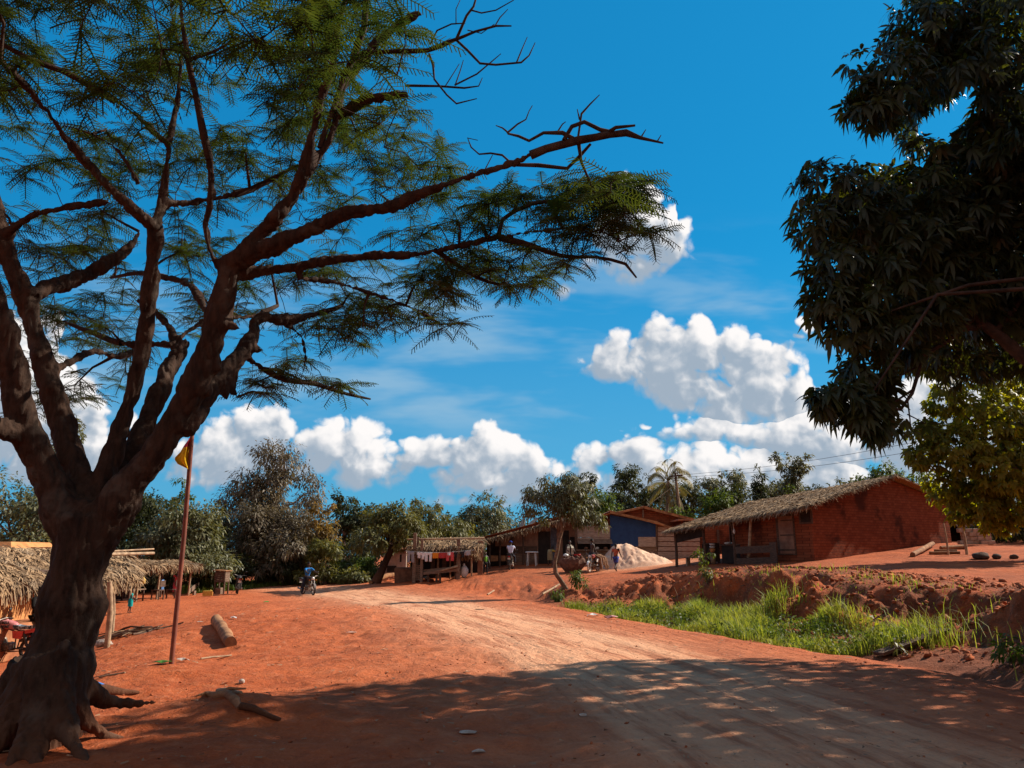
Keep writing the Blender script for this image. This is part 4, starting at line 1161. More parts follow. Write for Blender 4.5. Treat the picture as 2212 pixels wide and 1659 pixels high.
# --- small crooked tree by the road bank
def small_tree():
    b = hit(1226, 1272)
    Y = b.y
    t = thing('small_tree', 'small crooked tree with a thin S-shaped trunk on the road bank', 'tree', b)
    mb = MB()
    tr = [(1228,1280,5),(1212,1255,4.8),(1200,1238,4.8),(1198,1215,4.4),(1204,1190,4),(1208,1165,3.8),(1215,1145,3.7),(1211,1120,3.4),(1208,1095,3),(1206,1070,2.6)]
    mb.tube([P(a[0], a[1], Y + .02 * i) for i, a in enumerate(tr)], [a[2] * Y / F for a in tr], 9, rough=.04)
    lob = []
    r = np.random.default_rng(8)
    for (px, py, dy, rad) in ((1160,1075,0,.42),(1140,1100,-.2,.34),(1195,1060,.3,.5),(1240,1060,-.3,.5),(1270,1085,.2,.42),(1285,1115,0,.34),(1245,1105,-.5,.42),(1200,1100,-.4,.4),(1225,1035,.1,.36),(1180,1040,0,.3),(1150,1060,.4,.3),(1265,1050,.3,.34),(1298,1135,.1,.2),(1255,1128,-.2,.28),(1215,1075,0,.55),(1140,1068,.2,.24),(1175,1120,.1,.22)):
        c = P(px, py, Y + dy); lob.append((np.array(c), (rad, rad, rad * .75)))
        mb.tube(bend(P(1208, 1120 - (len(lob) % 5) * 11, Y), c, 4, .16), [.05, .035, .025, .016, .008], 5, cap=False)
    mb.build('trunk', mat('small_tree_bark', (.22, .13, .08), (.10, .06, .04), 7, .9, .4, 25), t)
    add_leaves('crown', leaf_cloud(lob, 5200, .17, .058, r, clump=12, cr=.22, hang=.9, droop=.35), LF['dense'], t)
    # bush at its foot
    q = hit(1245, 1270)
    s = thing('bush', 'small leafy green bush at the foot of the crooked small tree', 'bush', q)
    lob = [(np.array(q + Vector((dx, dy, dz))), (rr, rr, rr)) for dx, dy, dz, rr in ((0, 0, .28, .24), (.18, .05, .42, .2), (-.1, 0, .5, .18), (.05, -.1, .62, .14), (.3, 0, .2, .16))]
    mb = MB()
    for l in lob: mb.tube([q, Vector(l[0])], [.012, .006], 5)
    mb.build('stem', M_trunk, s)
    add_leaves('foliage', leaf_cloud(lob, 420, .13, .05, r, clump=10, cr=.1), LF['fresh'], s)
small_tree()

# --- coconut palm
def palm():
    Y = 72; b = onG(1440, Y)
    t = thing('coconut_palm', 'ragged coconut palm rising behind the shack with the blue wall', 'palm', b)
    top = P(1443, 1040, Y)
    mb = MB(); mb.tube(bend(b, top, 6, .02), [.2, .17, .16, .15, .15, .14, .16], 9)
    mb.build('trunk', M_pale, t)
    r = np.random.default_rng(3); parts = []; ribs = MB()
    ends = [(-32, 1000), (-18, 985), (0, 980), (20, 985), (45, 1008), (-42, 1020), (50, 1030), (-38, 1075), (-22, 1100), (-8, 1110), (6, 1112), (18, 1105), (32, 1090), (44, 1065), (-46, 1050), (28, 1000), (12, 1095)]
    for (dx, py) in ends:
        e = P(1443 + dx, py, Y + r.normal() * 1.2)
        up = py < 1035
        n = 9; pts = []
        for i in range(n + 1):
            s = i / n
            p = top.lerp(e, s) + Vector((0, 0, (1.0 if up else .55) * math.sin(math.pi * s) * .55 - (0.5 * s * s if up else 0)))
            pts.append(p)
        ribs.tube(pts, [.035 * (1 - .8 * i / n) for i in range(n + 1)], 4, cap=False)
        c, d = [], []
        for i in range(1, n):
            tg = (pts[i + 1] - pts[i - 1]).normalized() if i < n else (pts[i] - pts[i - 1]).normalized()
            sd_ = tg.cross(Vector((0, 0, 1)))
            if sd_.length < .1: sd_ = Vector((1, 0, 0))
            sd_.normalize()
            for k in range(4):
                q = pts[i].lerp(pts[i + 1], k / 4)
                for sg in (1, -1):
                    c.append(q); d.append((sd_ * sg * .7 + tg * .4 + Vector((0, 0, -.55))).normalized())
        c = np.array(c); d = np.array(d)
        parts.append(diamond_leaves(c, d, np.tile(np.array([[.1, .1, 1.0]]), (len(c), 1)), .75 + .2 * r.random(len(c)), .06, .3))
    ribs.build('frond_ribs', LF['palm'], t)
    add_leaves('crown', parts, LF['palm'], t)
palm()

# --- far wood that closes the gaps between the trees
def treeline():
    r = np.random.default_rng(12); lob = []
    for px in range(-420, 1260, 24):
        Y = r.uniform(76, 86); top = np.interp(px, [-420, 200, 430, 700, 900, 1100, 1250], [1040, 1080, 1120, 1105, 1110, 1110, 1090]) + r.uniform(-14, 18)
        b = onG(px, Y); zt = P(px, top, Y).z
        for k in range(4):
            h = (k + .6) / 4
            lob.append((np.array([b.x + r.normal() * .6, b.y + r.normal(), b.z + (zt - b.z) * h * .93]), (1.7, 1.5, 1.1)))
    for px in range(1250, 2700, 28):
        Y = r.uniform(84, 92); top = np.interp(px, [1250, 1400, 1500, 1700, 2000, 2700], [1075, 1050, 1055, 1050, 1040, 980]) + r.uniform(-14, 14)
        b = onG(px, Y); zt = P(px, top, Y).z
        for k in range(3):
            lob.append((np.array([b.x + r.normal() * .6, b.y + r.normal(), b.z + (zt - b.z) * (k + .6) / 3 * .93]), (2.2, 1.5, 1.5)))
    v, f = leaf_cloud(lob, 60000, .46, .2, r, clump=18, cr=.55)
    o = link('wood', npmesh('wood', v, f, LF['dark']))
    tag(o, 'dark far-off wood closing the view behind the village trees', 'wood', kind='stuff')
treeline()

# --- undergrowth below the trees behind the road bend: separate bushes
GU = 'bushes under the trees at the road bend'
for i, (px, Y, pt, w, lf) in enumerate(((445,54,1190,90,'dark'),(520,53,1185,95,'dark'),(585,56,1195,90,'dark'),(655,58,1190,90,'dense'),(725,55,1205,80,'fresh'),(790,53,1200,70,'fresh'),(470,50,1235,50,'fresh'),(770,51,1225,60,'olive'),(300,50,1200,120,'dark'),(360,52,1205,90,'dark'))):
    lab = ['dark bush under the round grey-green mango','dark bush left of the parked motorbike by the kiosk','dark bush between the two pale trunks behind the road','grey-green bush behind the head of the blue rider','fresh green bush below the dry orange tree','fresh green bush beside the foot of the leaning tree','tiny green bush right of the small wooden kiosk','small olive bush left of the leaning trunk','dark bush behind the open thatched stall','dark bush between the stall and the wooden kiosk'][i]
    tree('bush', lab, px, Y, pt, w, 'skirt', 200 + i, lf, 1700, .24, .10, group=GU, tr=.08)['category'] = 'bush'
# ================================================================== people
def skin_mesh(nodes, edges, sub=1):
    """nodes: [(pos, radius or (rx, ry))]; one continuous surface grown along the edges"""
    me = bpy.data.meshes.new('skin_tmp')
    me.from_pydata([tuple(n[0]) for n in nodes], edges, [])
    o = bpy.data.objects.new('skin_tmp', me); COL.objects.link(o)
    md = o.modifiers.new('skin', 'SKIN'); md.branch_smoothing = .35; md.use_smooth_shade = True
    sv = me.skin_vertices[0].data
    for i, n in enumerate(nodes):
        r_ = n[1] if isinstance(n[1], (tuple, list)) else (n[1], n[1])
        sv[i].radius = r_; sv[i].use_root = (i == 0)
    if sub:
        s = o.modifiers.new('sub', 'SUBSURF'); s.levels = sub; s.render_levels = sub
    dg = bpy.context.evaluated_depsgraph_get(); dg.update()
    ev = o.evaluated_get(dg); m2 = bpy.data.meshes.new_from_object(ev)
    vs = [v.co.copy() for v in m2.vertices]; fs = [tuple(p.vertices) for p in m2.polygons]
    bpy.data.objects.remove(o); bpy.data.meshes.remove(me); bpy.data.meshes.remove(m2)
    return vs, fs

M_skin = mat('dark_brown_skin', (.075, .038, .024), (.055, .028, .018), 9, .55, 0, spec=.4)
M_eye = mat('eye_white', (.55, .50, .45), (.5, .45, .4), 9, .3)
M_hair = mat('black_hair', (.012, .010, .009), (.02, .017, .015), 60, .9, .5, 90)

def cloth_mat(name, c, c2=None, sc=9): return mat(name, c, c2 or tuple(x * .78 for x in c), sc, .9, .25, 40, spec=.1)

def person(label, loc, rz, H=1.7, lean=0, legs=((0, 0, 3), (0, 0, 3)), arms=((0, 8, 10), (0, 8, 10)), pelvis=None, head=(0, 0), shirt=None, sleeve=.5, bottom=None, blen=1.0, skirt=None, cap=None, group=None, towel=None, female=0, name='person'):
    """pose by joint angles in degrees: legs (forward swing, knee bend, outward), arms (forward swing, outward, elbow bend); faces local +X"""
    t = thing(name, label, 'person', loc, rz, group)
    k = H / 1.7
    th, sh, tor, ua, fa = .43 * k, .43 * k, .50 * k, .29 * k, .26 * k
    def legj(l, sy):
        a, b, o = R(l[0]), R(l[1]), R(l[2])
        hip = Vector((0, sy * .085 * k, 0))
        kn = hip + Vector((math.sin(a) * math.cos(o), sy * math.sin(o), -math.cos(a) * math.cos(o))) * th
        c = a - b
        an = kn + Vector((math.sin(c), sy * math.sin(o) * .3, -math.cos(c))) * sh
        tip = an + Vector((math.cos(c * .5), sy * .15, math.sin(c * .5) - .18)).normalized() * .17 * k
        return hip, kn, an, tip
    LJ = [legj(legs[0], 1), legj(legs[1], -1)]
    if pelvis is None: pelvis = -min(j[2].z for j in LJ) + .075 * k
    pel = Vector((0, 0, pelvis)); la = R(lean)
    fw = Vector((math.cos(la), 0, -math.sin(la))); upv = Vector((math.sin(la), 0, math.cos(la)))
    hipc = pel
    waist = pel + upv * tor * .30; chest = pel + upv * tor * .72; nb = pel + upv * tor; 
    hl = la * .35 + R(head[0])
    hup = Vector((math.sin(hl), 0, math.cos(hl)))
    neck = nb + hup * .06 * k
    hc = neck + hup * .125 * k
    nodes = [(pel, (.125 * k, .10 * k)), (waist, (.115 * k, .095 * k)), (chest, (.145 * k, .105 * k)), (nb, .065 * k), (neck, .050 * k), (hc - hup * .06 * k, .055 * k)]
    edges = [(0, 1), (1, 2), (2, 3), (3, 4), (4, 5)]
    legn = []
    for sy, j in zip((1, -1), LJ):
        b = len(nodes); hip, kn, an, tip = [q + pel for q in j]
        nodes += [(hip - Vector((0, 0, .03 * k)), .088 * k), (kn, .056 * k), (kn.lerp(an, .35), .052 * k), (an, .036 * k), (tip, .030 * k)]
        edges += [(0, b), (b, b + 1), (b + 1, b + 2), (b + 2, b + 3), (b + 3, b + 4)]; legn.append((hip, kn, an, tip))
    armn = []; hands = []
    for sy, a in zip((1, -1), arms):
        s = chest + upv * .16 * k * 1.0 + Vector((0, sy * .175 * k, 0)) - upv * .03 * k
        f, o, e = R(a[0]) , R(a[1]), R(a[2])
        # upper arm swings from hanging down
        d = Vector((math.sin(f) * math.cos(o), sy * math.sin(o), -math.cos(f) * math.cos(o)))
        el = s + d * ua
        g = f + e
        d2 = Vector((math.sin(g) * math.cos(o * .4), sy * math.sin(o) * .3 - sy * .12 * math.sin(min(e, 1.2)), -math.cos(g) * math.cos(o * .4))).normalized()
        wr = el + d2 * fa; pm = wr + d2 * .055 * k
        b = len(nodes)
        nodes += [(s, .058 * k), (el, .040 * k), (wr, .028 * k), (pm, (.036 * k, .024 * k))]
        edges += [(2, b), (b, b + 1), (b + 1, b + 2), (b + 2, b + 3)]; armn.append((s, el, wr)); hands.append((pm, d2, sy))
    vs, fs = skin_mesh(nodes, edges)
    mb = MB(); mb.add(vs, fs, 0, True)
    # head: skull, jaw, nose, ears, lips; eyes
    hx = Vector((math.cos(hl), 0, -math.sin(hl))); hy = Vector((0, 1, 0))
    yaw = R(head[1]); hx, hy = hx * math.cos(yaw) + hy * math.sin(yaw), hy * math.cos(yaw) - hx * math.sin(yaw)
    Mh = Matrix((hx, hy, hup)).transposed()
    def hp(x, y, z): return hc + Mh @ Vector((x * k, y * k, z * k))
    mb.ball(hp(-.005, 0, .025), (.094 * k, .076 * k, .098 * k), 0, 14, 10, 0, Mh)
    mb.ball(hp(.028, 0, -.045), (.062 * k, .056 * k, .068 * k), 0, 10, 8, 0, Mh)
    mb.ball(hp(.092, 0, -.005), (.022 * k, .017 * k, .026 * k), 0, 8, 6, 0, Mh)
    mb.ball(hp(.082, 0, -.055), (.012 * k, .026 * k, .010 * k), 0, 8, 5, 0, Mh)
    for s in (1, -1):
        mb.ball(hp(-.005, s * .077, .0), (.02 * k, .010 * k, .032 * k), 0, 8, 6, 0, Mh)
        mb.ball(hp(.078, s * .032, .022), (.010 * k, .014 * k, .009 * k), 1, 8, 6, 0, Mh)
    # hands: four unequal curled fingers and a thumb from the side of the palm
    for pm, d2, sy in hands:
        x, y = frame_from(d2); side = x if abs(x.x) > abs(y.x) else y
        curl = d2.cross(side).normalized() * (1 if sy > 0 else -1)
        for i, ln in enumerate((.070, .080, .075, .058)):
            b0 = pm + side * (i - 1.5) * .017 * k + d2 * .018 * k
            m1 = b0 + d2 * ln * .5 * k + curl * .006 * k; m2 = b0 + d2 * ln * .85 * k + curl * .026 * k
            mb.tube([b0 - d2 * .02 * k, m1, m2], [.0095 * k, .0085 * k, .006 * k], 6)
        b0 = pm - d2 * .02 * k + side * .028 * k
        mb.tube([b0, b0 + side * .024 * k + d2 * .025 * k, b0 + side * .030 * k + d2 * .055 * k], [.011 * k, .010 * k, .007 * k], 6)
    mb.build('body', [M_skin, M_eye], t, world=False)
    hb = MB(); hb.ball(hp(-.016, 0, .043), (.092 * k, .081 * k, .093 * k), 0, 14, 10, .03, Mh)
    hb.build('hair', M_hair, t, world=False)
    if cap:
        cb = MB(); cb.lathe(hp(-.008, 0, .05), [(.0, .085 * k), (.05 * k, .078 * k), (.088 * k, .045 * k), (.098 * k, .0), (.097 * k, -.012 * k)], 14, 0, hup)
        cb.box(hp(.115, 0, .045), (.085 * k, .12 * k, .012 * k), rot=Mh)
        cb.build('cap', cap, t, world=False)
    if shirt:
        g = .018 * k
        n2 = [(pel + upv * .0, (.145 * k, .115 * k)), (waist, (.135 * k, .112 * k)), (chest, (.19 * k, .150 * k)), (nb - upv * .02 * k, .085 * k)]
        e2 = [(0, 1), (1, 2), (2, 3)]
        if sleeve > 0:
            for s, el, wr in armn:
                b = len(n2)
                if sleeve <= 1: n2 += [(s, .075 * k), (s.lerp(el, max(sleeve, .3)), .062 * k)]; e2 += [(2, b), (b, b + 1)]
                else: n2 += [(s, .075 * k), (el, .058 * k), (el.lerp(wr, sleeve - 1), .046 * k)]; e2 += [(2, b), (b, b + 1), (b + 1, b + 2)]
        v2, f2 = skin_mesh(n2, e2); MB().add(v2, f2, 0, True).build('shirt', shirt, t, world=False)
    if bottom:
        n2 = [(pel + upv * .02, (.145 * k, .118 * k))]; e2 = []
        for hip, kn, an, tip in legn:
            b = len(n2); n2.append((hip - Vector((0, 0, .04 * k)), .105 * k)); e2.append((0, b))
            if blen <= .5: n2.append((hip.lerp(kn, blen * 2), .092 * k)); e2.append((b, b + 1))
            else: n2 += [(kn, .078 * k), (kn.lerp(an, (blen - .5) * 2 * .93), .062 * k)]; e2 += [(b, b + 1), (b + 1, b + 2)]
        v2, f2 = skin_mesh(n2, e2); MB().add(v2, f2, 0, True).build('trousers' if blen > .6 else 'shorts', bottom, t, world=False)
    if skirt:
        m_, ln = skirt
        kc = (legn[0][1] + legn[1][1]) / 2; ac = (legn[0][2] + legn[1][2]) / 2
        end = kc.lerp(ac, ln) if ln > 0 else kc
        pts = [waist, pel, pel.lerp(kc, .5), kc] + ([end] if ln > 0 else [])
        sb = MB(); sb.tube(pts, [.12 * k, .16 * k, .175 * k, .18 * k, .19 * k][:len(pts)], 14, rough=.05); sb.build('skirt', m_, t, world=False)
    if towel:
        sb = MB()
        for sy in (1, -1):
            s = chest + Vector((0, sy * .11 * k, .12 * k))
            pts = [nb + Vector((-.05, sy * .05, .03)), s + fw * .06, chest + fw * .16 + Vector((0, sy * .13, 0)), pel + fw * .15 + Vector((0, sy * .12, .0))]
            for a, b in zip(pts[:-1], pts[1:]): sb.beam(a, b, .15 * k, .03)
            pts = [nb + Vector((-.05, sy * .05, .03)), chest - fw * .14 + Vector((0, sy * .12, 0)), pel - fw * .13 + Vector((0, sy * .12, .0))]
            for a, b in zip(pts[:-1], pts[1:]): sb.beam(a, b, .15 * k, .03)
        sb.build('shawl', towel, t, world=False)
    return t

# ================================================================== motorbikes
M_rubber = mat('black_rubber', (.018, .016, .015), (.05, .035, .028), 8, .85, .2, 40)
M_metal = mat('worn_steel', (.42, .38, .34), (.22, .17, .14), 9, .45, .1, 40, spec=.5, metal=.8)
M_black = mat('black_paint', (.022, .02, .02), (.05, .038, .03), 6, .5)
M_engine = mat('oily_engine_metal', (.30, .24, .19), (.10, .07, .05), 12, .5, .3, 30, metal=.6)
M_seat = mat('black_vinyl_seat', (.02, .02, .022), (.06, .055, .05), 10, .5, .2, 30)
M_light = mat('clear_lamp_lens', (.72, .70, .66), (.5, .48, .45), 20, .15, 0, spec=.6)
M_redlens = mat('red_lamp_lens', (.5, .03, .02), (.3, .02, .015), 20, .2)

def torus(mb, c, ax, R0, r0, n=28, m=8, mi=0):
    x, y = frame_from(Vector(ax)); a = Vector(ax).normalized()
    vs = []; fs = []
    for i in range(n):
        t = 2 * math.pi * i / n; d = x * math.cos(t) + y * math.sin(t)
        for j in range(m):
            s = 2 * math.pi * j / m
            vs.append(Vector(c) + d * (R0 + r0 * math.cos(s)) + a * (r0 * math.sin(s)))
    for i in range(n):
        for j in range(m):
            fs.append((i * m + j, ((i + 1) % n) * m + j, ((i + 1) % n) * m + (j + 1) % m, i * m + (j + 1) % m))
    mb.add(vs, fs, mi, True)

def motorbike(label, loc, rz, tank, side=None, group='motorbikes in the village', steer=0.0, lean=0.0, tyre=None, text=None, seatm=None, rack=True, name='motorbike'):
    t = thing(name, label, 'motorbike', loc, rz, group)
    t.rotation_euler = (lean, 0, rz)
    side = side or tank
    B = lambda mb, nm, m, p=t: mb.build(nm, m, p, world=False)
    st = Matrix.Rotation(steer, 3, 'Z'); head = Vector((.42, 0, .86))
    def S(p): return head + st @ (Vector(p) - head)
    for nm, c, rot in (('wheel', Vector((-.60, 0, .30)), Matrix.Identity(3)), ('wheel', S((.68, 0, .30)), st)):
        ax = rot @ Vector((0, 1, 0)); mb = MB(); torus(mb, c, ax, .262, .042, 32, 8)
        w = B(mb, nm, tyre or M_rubber)
        mb = MB(); torus(mb, c, ax, .225, .012, 32, 6)
        mb.tube([c - ax * .06, c + ax * .06], .055, 12)
        xx, yy = frame_from(ax)
        for i in range(14):
            a = 2 * math.pi * i / 14; d = xx * math.cos(a) + yy * math.sin(a)
            mb.tube([c + d * .03 + ax * (.04 if i % 2 else -.04), c + d * .225], .0045, 4, cap=False)
        o = mb.build('rim', M_metal, w, world=False)
    mb = MB()
    for s in (.045, -.045):
        mb.tube([(.42, s * .6, .84), (.12, s, .80), (-.22, s * 2, .72), (-.72, s * 2.4, .74)], .017, 8)
        mb.tube([(.42, s * .6, .80), (.22, s, .48), (.14, s, .30), (-.20, s, .30), (-.24, s * 2, .70)], .017, 8)
        mb.tube([(-.20, s * 2, .33), (-.60, s * 2.2, .30)], .02, 8)
        mb.tube([(-.60, s * 2.6, .31), (-.46, s * 2.6, .70)], .026, 8); mb.tube([(-.565, s * 2.6, .40), (-.475, s * 2.6, .66)], .037, 10)
    B(mb, 'frame', M_black)
    mb = MB(); mb.box((.06, 0, .36), (.34, .22, .20)); mb.lathe((.14, 0, .42), [(.085, 0), (.10, .02), (.085, .04), (.10, .06), (.085, .08), (.10, .10), (.085, .12), (.09, .16), (.05, .2)], 14, 0, (.35, 0, 1))
    for s in (1, -1): mb.lathe((-.0, s * .10, .36), [(.11, 0), (.105, s * .03), (.06, s * .045), (0, s * .045)], 16, 0, (0, 1, 0))
    B(mb, 'engine', M_engine)
    mb = MB(); n = 14
    secs = [(.36, .05, .055, .86), (.30, .11, .085, .875), (.18, .135, .11, .885), (.04, .13, .115, .875), (-.10, .095, .10, .85), (-.18, .05, .07, .825)]
    vs = []; fs = []
    for x, w_, h_, z in secs:
        for k in range(n):
            a = 2 * math.pi * k / n; ca, sa = math.cos(a), math.sin(a)
            q = (abs(ca) ** 2.8 + abs(sa) ** 2.8) ** (-1 / 2.8)
            vs.append((x, ca * w_ * q, z + sa * h_ * q))
    for i in range(len(secs) - 1):
        for k in range(n):
            a, b = i * n + k, i * n + (k + 1) % n; fs.append((a, b, b + n, a + n))
    fs += [tuple(range(n - 1, -1, -1)), tuple(range((len(secs) - 1) * n, len(secs) * n))]
    mb.add(vs, fs, 0, True); mb.lathe((.14, 0, .985), [(.04, 0), (.04, .02), (.0, .025)], 12)
    tk = B(mb, 'fuel_tank', tank)
    mb = MB()
    for i, (x0, x1, z0, z1, w_) in enumerate(((-.14, -.36, .83, .80, .12), (-.36, -.58, .80, .815, .13), (-.58, -.80, .815, .86, .115))):
        mb.prism([(x0, -w_, z0 - .03), (x1, -w_, z1 - .03), (x1, -w_ * .92, z1 + .05), (x0, -w_ * .92, z0 + .05)], (0, 2 * w_, 0))
    B(mb, 'seat', seatm or M_seat)
    for s in (1, -1):
        mb = MB(); mb.prism([(-.14, s * .10, .74), (-.46, s * .125, .74), (-.42, s * .13, .55), (-.18, s * .11, .57)], (0, s * .03, 0)); B(mb, 'side_panel', side)
        mb = MB(); mb.prism([(-.48, s * .115, .76), (-.84, s * .11, .83), (-.80, s * .11, .73), (-.5, s * .12, .68)], (0, s * .025, 0)); B(mb, 'tail_panel', side)
    for s in (.075, -.075):
        mb = MB(); mb.tube([S((.68, s, .30)), S((.50, s, .78))], .024, 10); mb.tube([S((.52, s, .72)), S((.43, s, .97))], .016, 8); B(mb, 'fork', M_metal)
    mb = MB(); n = 9; vs = []; fs = []
    for i in range(n):
        a = R(20 + 130 * i / (n - 1)); 
        for y in (-.055, .055): 
            for rr in (.335, .328): vs.append(S((.68 + rr * math.cos(a), y, .30 + rr * math.sin(a))))
    for i in range(n - 1):
        a = i * 4; b = a + 4
        fs += [(a, a + 2, b + 2, b), (a + 1, b + 1, b + 3, a + 3), (a, b, b + 1, a + 1), (a + 2, a + 3, b + 3, b + 2)]
    mb.add(vs, fs); B(mb, 'fender', side if side != tank else M_metal)
    mb = MB(); vs = []; fs = []
    for i in range(n):
        a = R(30 + 130 * i / (n - 1))
        for y in (-.07, .07):
            for rr in (.345, .337): vs.append((-.60 + rr * math.cos(a), y, .30 + rr * math.sin(a)))
    for i in range(n - 1):
        a = i * 4; b = a + 4
        fs += [(a, a + 2, b + 2, b), (a + 1, b + 1, b + 3, a + 3), (a, b, b + 1, a + 1), (a + 2, a + 3, b + 3, b + 2)]
    mb.add(vs, fs); B(mb, 'fender', M_black)
    mb = MB(); mb.tube([S((.30, .36, 1.0)), S((.36, .24, 1.02)), S((.42, .08, .97)), S((.42, -.08, .97)), S((.36, -.24, 1.02)), S((.30, -.36, 1.0))], .012, 8)
    hbr = B(mb, 'handlebar', M_metal)
    for s in (1, -1):
        mb = MB(); mb.tube([S((.335, s * .28, 1.012)), S((.29, s * .40, .995))], .018, 8); mb.build('grip', M_rubber, hbr, world=False)
        mb = MB(); mb.tube([S((.37, s * .22, 1.02)), S((.36, s * .26, 1.13)), S((.34, s * .30, 1.19))], .006, 6)
        mb.ball(S((.34, s * .32, 1.22)), (.02, .055, .04), 0, 10, 6); B(mb, 'mirror', M_black)
        mb = MB(); mb.tube([S((.50, s * .08, .80)), S((.50, s * .17, .80))], .008, 6); mb.ball(S((.50, s * .19, .80)), (.035, .03, .03), 0, 10, 6); B(mb, 'turn_signal', mat('amber_lens', (.6, .22, .03), (.5, .15, .02), 9, .25))
    mb = MB(); mb.lathe(S((.52, 0, .88)), [(0, -.06), (.06, -.05), (.085, 0), (.088, .03)], 18, 0, st @ Vector((1, 0, 0))); mb.lathe(S((.55, 0, .88)), [(.084, 0), (.06, .02), (0, .028)], 18, 1, st @ Vector((1, 0, 0)))
    mb.box(S((.46, 0, .99)), (.06, .16, .05)); B(mb, 'headlight', [M_black, M_light])
    mb = MB(); mb.tube([(.20, -.07, .42), (.26, -.11, .30), (.10, -.13, .22), (-.20, -.15, .24)], .018, 8); mb.tube([(-.20, -.15, .24), (-.26, -.16, .25), (-.88, -.17, .36)], [.02, .042, .046], 10); B(mb, 'exhaust', M_metal)
    mb = MB(); mb.box((-.89, 0, .80), (.05, .12, .07)); B(mb, 'tail_light', M_redlens)
    if rack:
        mb = MB()
        for y in (-.10, 0, .10): mb.tube([(-.72, y, .89), (-1.02, y, .90)], .009, 6)
        mb.tube([(-1.02, -.12, .90), (-1.02, .12, .90)], .009, 6); mb.tube([(-.80, -.12, .89), (-.80, .12, .89)], .009, 6)
        for y in (-.1, .1): mb.tube([(-.98, y, .90), (-.74, y, .70)], .008, 6)
        B(mb, 'luggage_rack', M_black)
    mb = MB(); mb.tube([(.0, .08, .24), (-.06, .30, .02)], .012, 6); mb.tube([(.02, -.22, .27), (.02, .22, .27)], .012, 6); B(mb, 'kickstand', M_black)
    mb = MB(); mb.box((-.93, 0, .68), (.01, .17, .10)); B(mb, 'number_plate', mat('plate_white', (.6, .58, .5), (.5, .47, .4), 9, .6))
    if text:
        for (txt, x, z, size) in text:
            cu = bpy.data.curves.new('tank_writing', 'FONT'); cu.body = txt; cu.size = size; cu.extrude = .002; cu.align_x = 'CENTER'
            o = bpy.data.objects.new('tmp', cu); COL.objects.link(o)
            dg = bpy.context.evaluated_depsgraph_get(); dg.update()
            me = bpy.data.meshes.new_from_object(o.evaluated_get(dg)); bpy.data.objects.remove(o)
            me.materials.clear(); me.materials.append(M_black)
            w = link('tank_writing', me, tk)
            # on the side of the tank that looks towards the road
            w.matrix_local = Matrix.Translation((x, -.139, z)) @ Matrix.Rotation(R(90), 4, 'X')
    return t

# ================================================================== thatch
M_thatch = mat('dry_palm_thatch', (.36, .24, .14), (.15, .095, .055), 14, .95, 0, stretch=(1, 1, 1), spec=.1)
def straw_mat():
    if 'thatch_straw' in MATS: return MATS['thatch_straw']
    m, N = _mat('thatch_straw')
    ri = N.n('ShaderNodeNewGeometry').outputs['Random Per Island']
    co = N.n('ShaderNodeTexCoord').outputs['Object']
    c = N.mix(ri, (.095, .052, .028), (.47, .30, .165))
    c = N.mix(N.smooth(N.noise(co, 1.3, 4, .6), .45, .7), c, N.mix(ri, (.08, .052, .034), (.34, .25, .17)))
    b = N.n('ShaderNodeBsdfPrincipled'); N.put(b.inputs['Base Color'], c); b.inputs['Roughness'].default_value = .9; b.inputs['Specular IOR Level'].default_value = .12
    o = N.n('ShaderNodeOutputMaterial'); m.node_tree.links.new(b.outputs[0], o.inputs[0]); MATS['thatch_straw'] = m; return m
M_straw = straw_mat()

def thatch(parent, a, b, c, d, n=1500, L=.6, W=.03, seed=1, fringe=.35, lift=.10, nm='thatch_roof', base=True, across=.25):
    """roof plane a-b (upper edge) to d-c (lower edge): a slab under layers of loose straw"""
    a, b, c, d = map(Vector, (a, b, c, d)); r = np.random.default_rng(seed)
    nrm = (b - a).cross(d - a).normalized()
    if nrm.z < 0: nrm = -nrm
    mb = MB()
    if base:
        mb.prism([a, b, c, d], -nrm * .07)
    ob = mb.build(nm, M_thatch, parent) if base else None
    A, B_, C_, D_ = map(np.array, (a, b, c, d)); nn = np.array(nrm)
    u = r.random(n); v = r.random(n) ** .9
    # a share of the straw hangs over the lower edge
    k = int(n * .3); v[:k] = .93 + .1 * r.random(k)
    p = (A * (1 - u)[:, None] + B_ * u[:, None]) * (1 - v)[:, None] + (D_ * (1 - u)[:, None] + C_ * u[:, None]) * v[:, None]
    dn = unit((D_ + C_ - A - B_)[None])[0]; al = unit((B_ - A)[None])[0]
    dr = unit(dn + al * (r.normal(size=(n, 1)) * across) + nn * (r.normal(size=(n, 1)) * .10))
    hang = np.zeros((n, 1)); hang[:k, 0] = r.uniform(.2, 1.0, k)
    dr = unit(dr * (1 - hang * .75) + np.array([0, 0, -1.0]) * hang * fringe * 2.4)
    p = p + nn * (lift * (.35 + .9 * r.random((n, 1))))
    ln = (L * (.5 + .9 * r.random((n, 1)))); wd = W * (.6 + .9 * r.random((n, 1)))
    s, nm2 = basis(dr, unit(nn + r.normal(size=(n, 3)) * .35))
    mid = p + dr * ln * .5 + nn * ln * .05; tip = p + dr * ln + np.array([0, 0, -.10]) * ln
    V = np.stack([p - s * wd / 2, p + s * wd / 2, mid + s * wd / 2, mid - s * wd / 2, tip + s * wd * .25, tip - s * wd * .25], 1)
    o = np.arange(n)[:, None] * 6
    f = np.concatenate([o + np.array([[0, 1, 2, 3]]), o + np.array([[3, 2, 4, 5]])], 0)
    add_leaves('straw', (V.reshape(-1, 3), f), M_straw, ob if base else parent)
    return ob

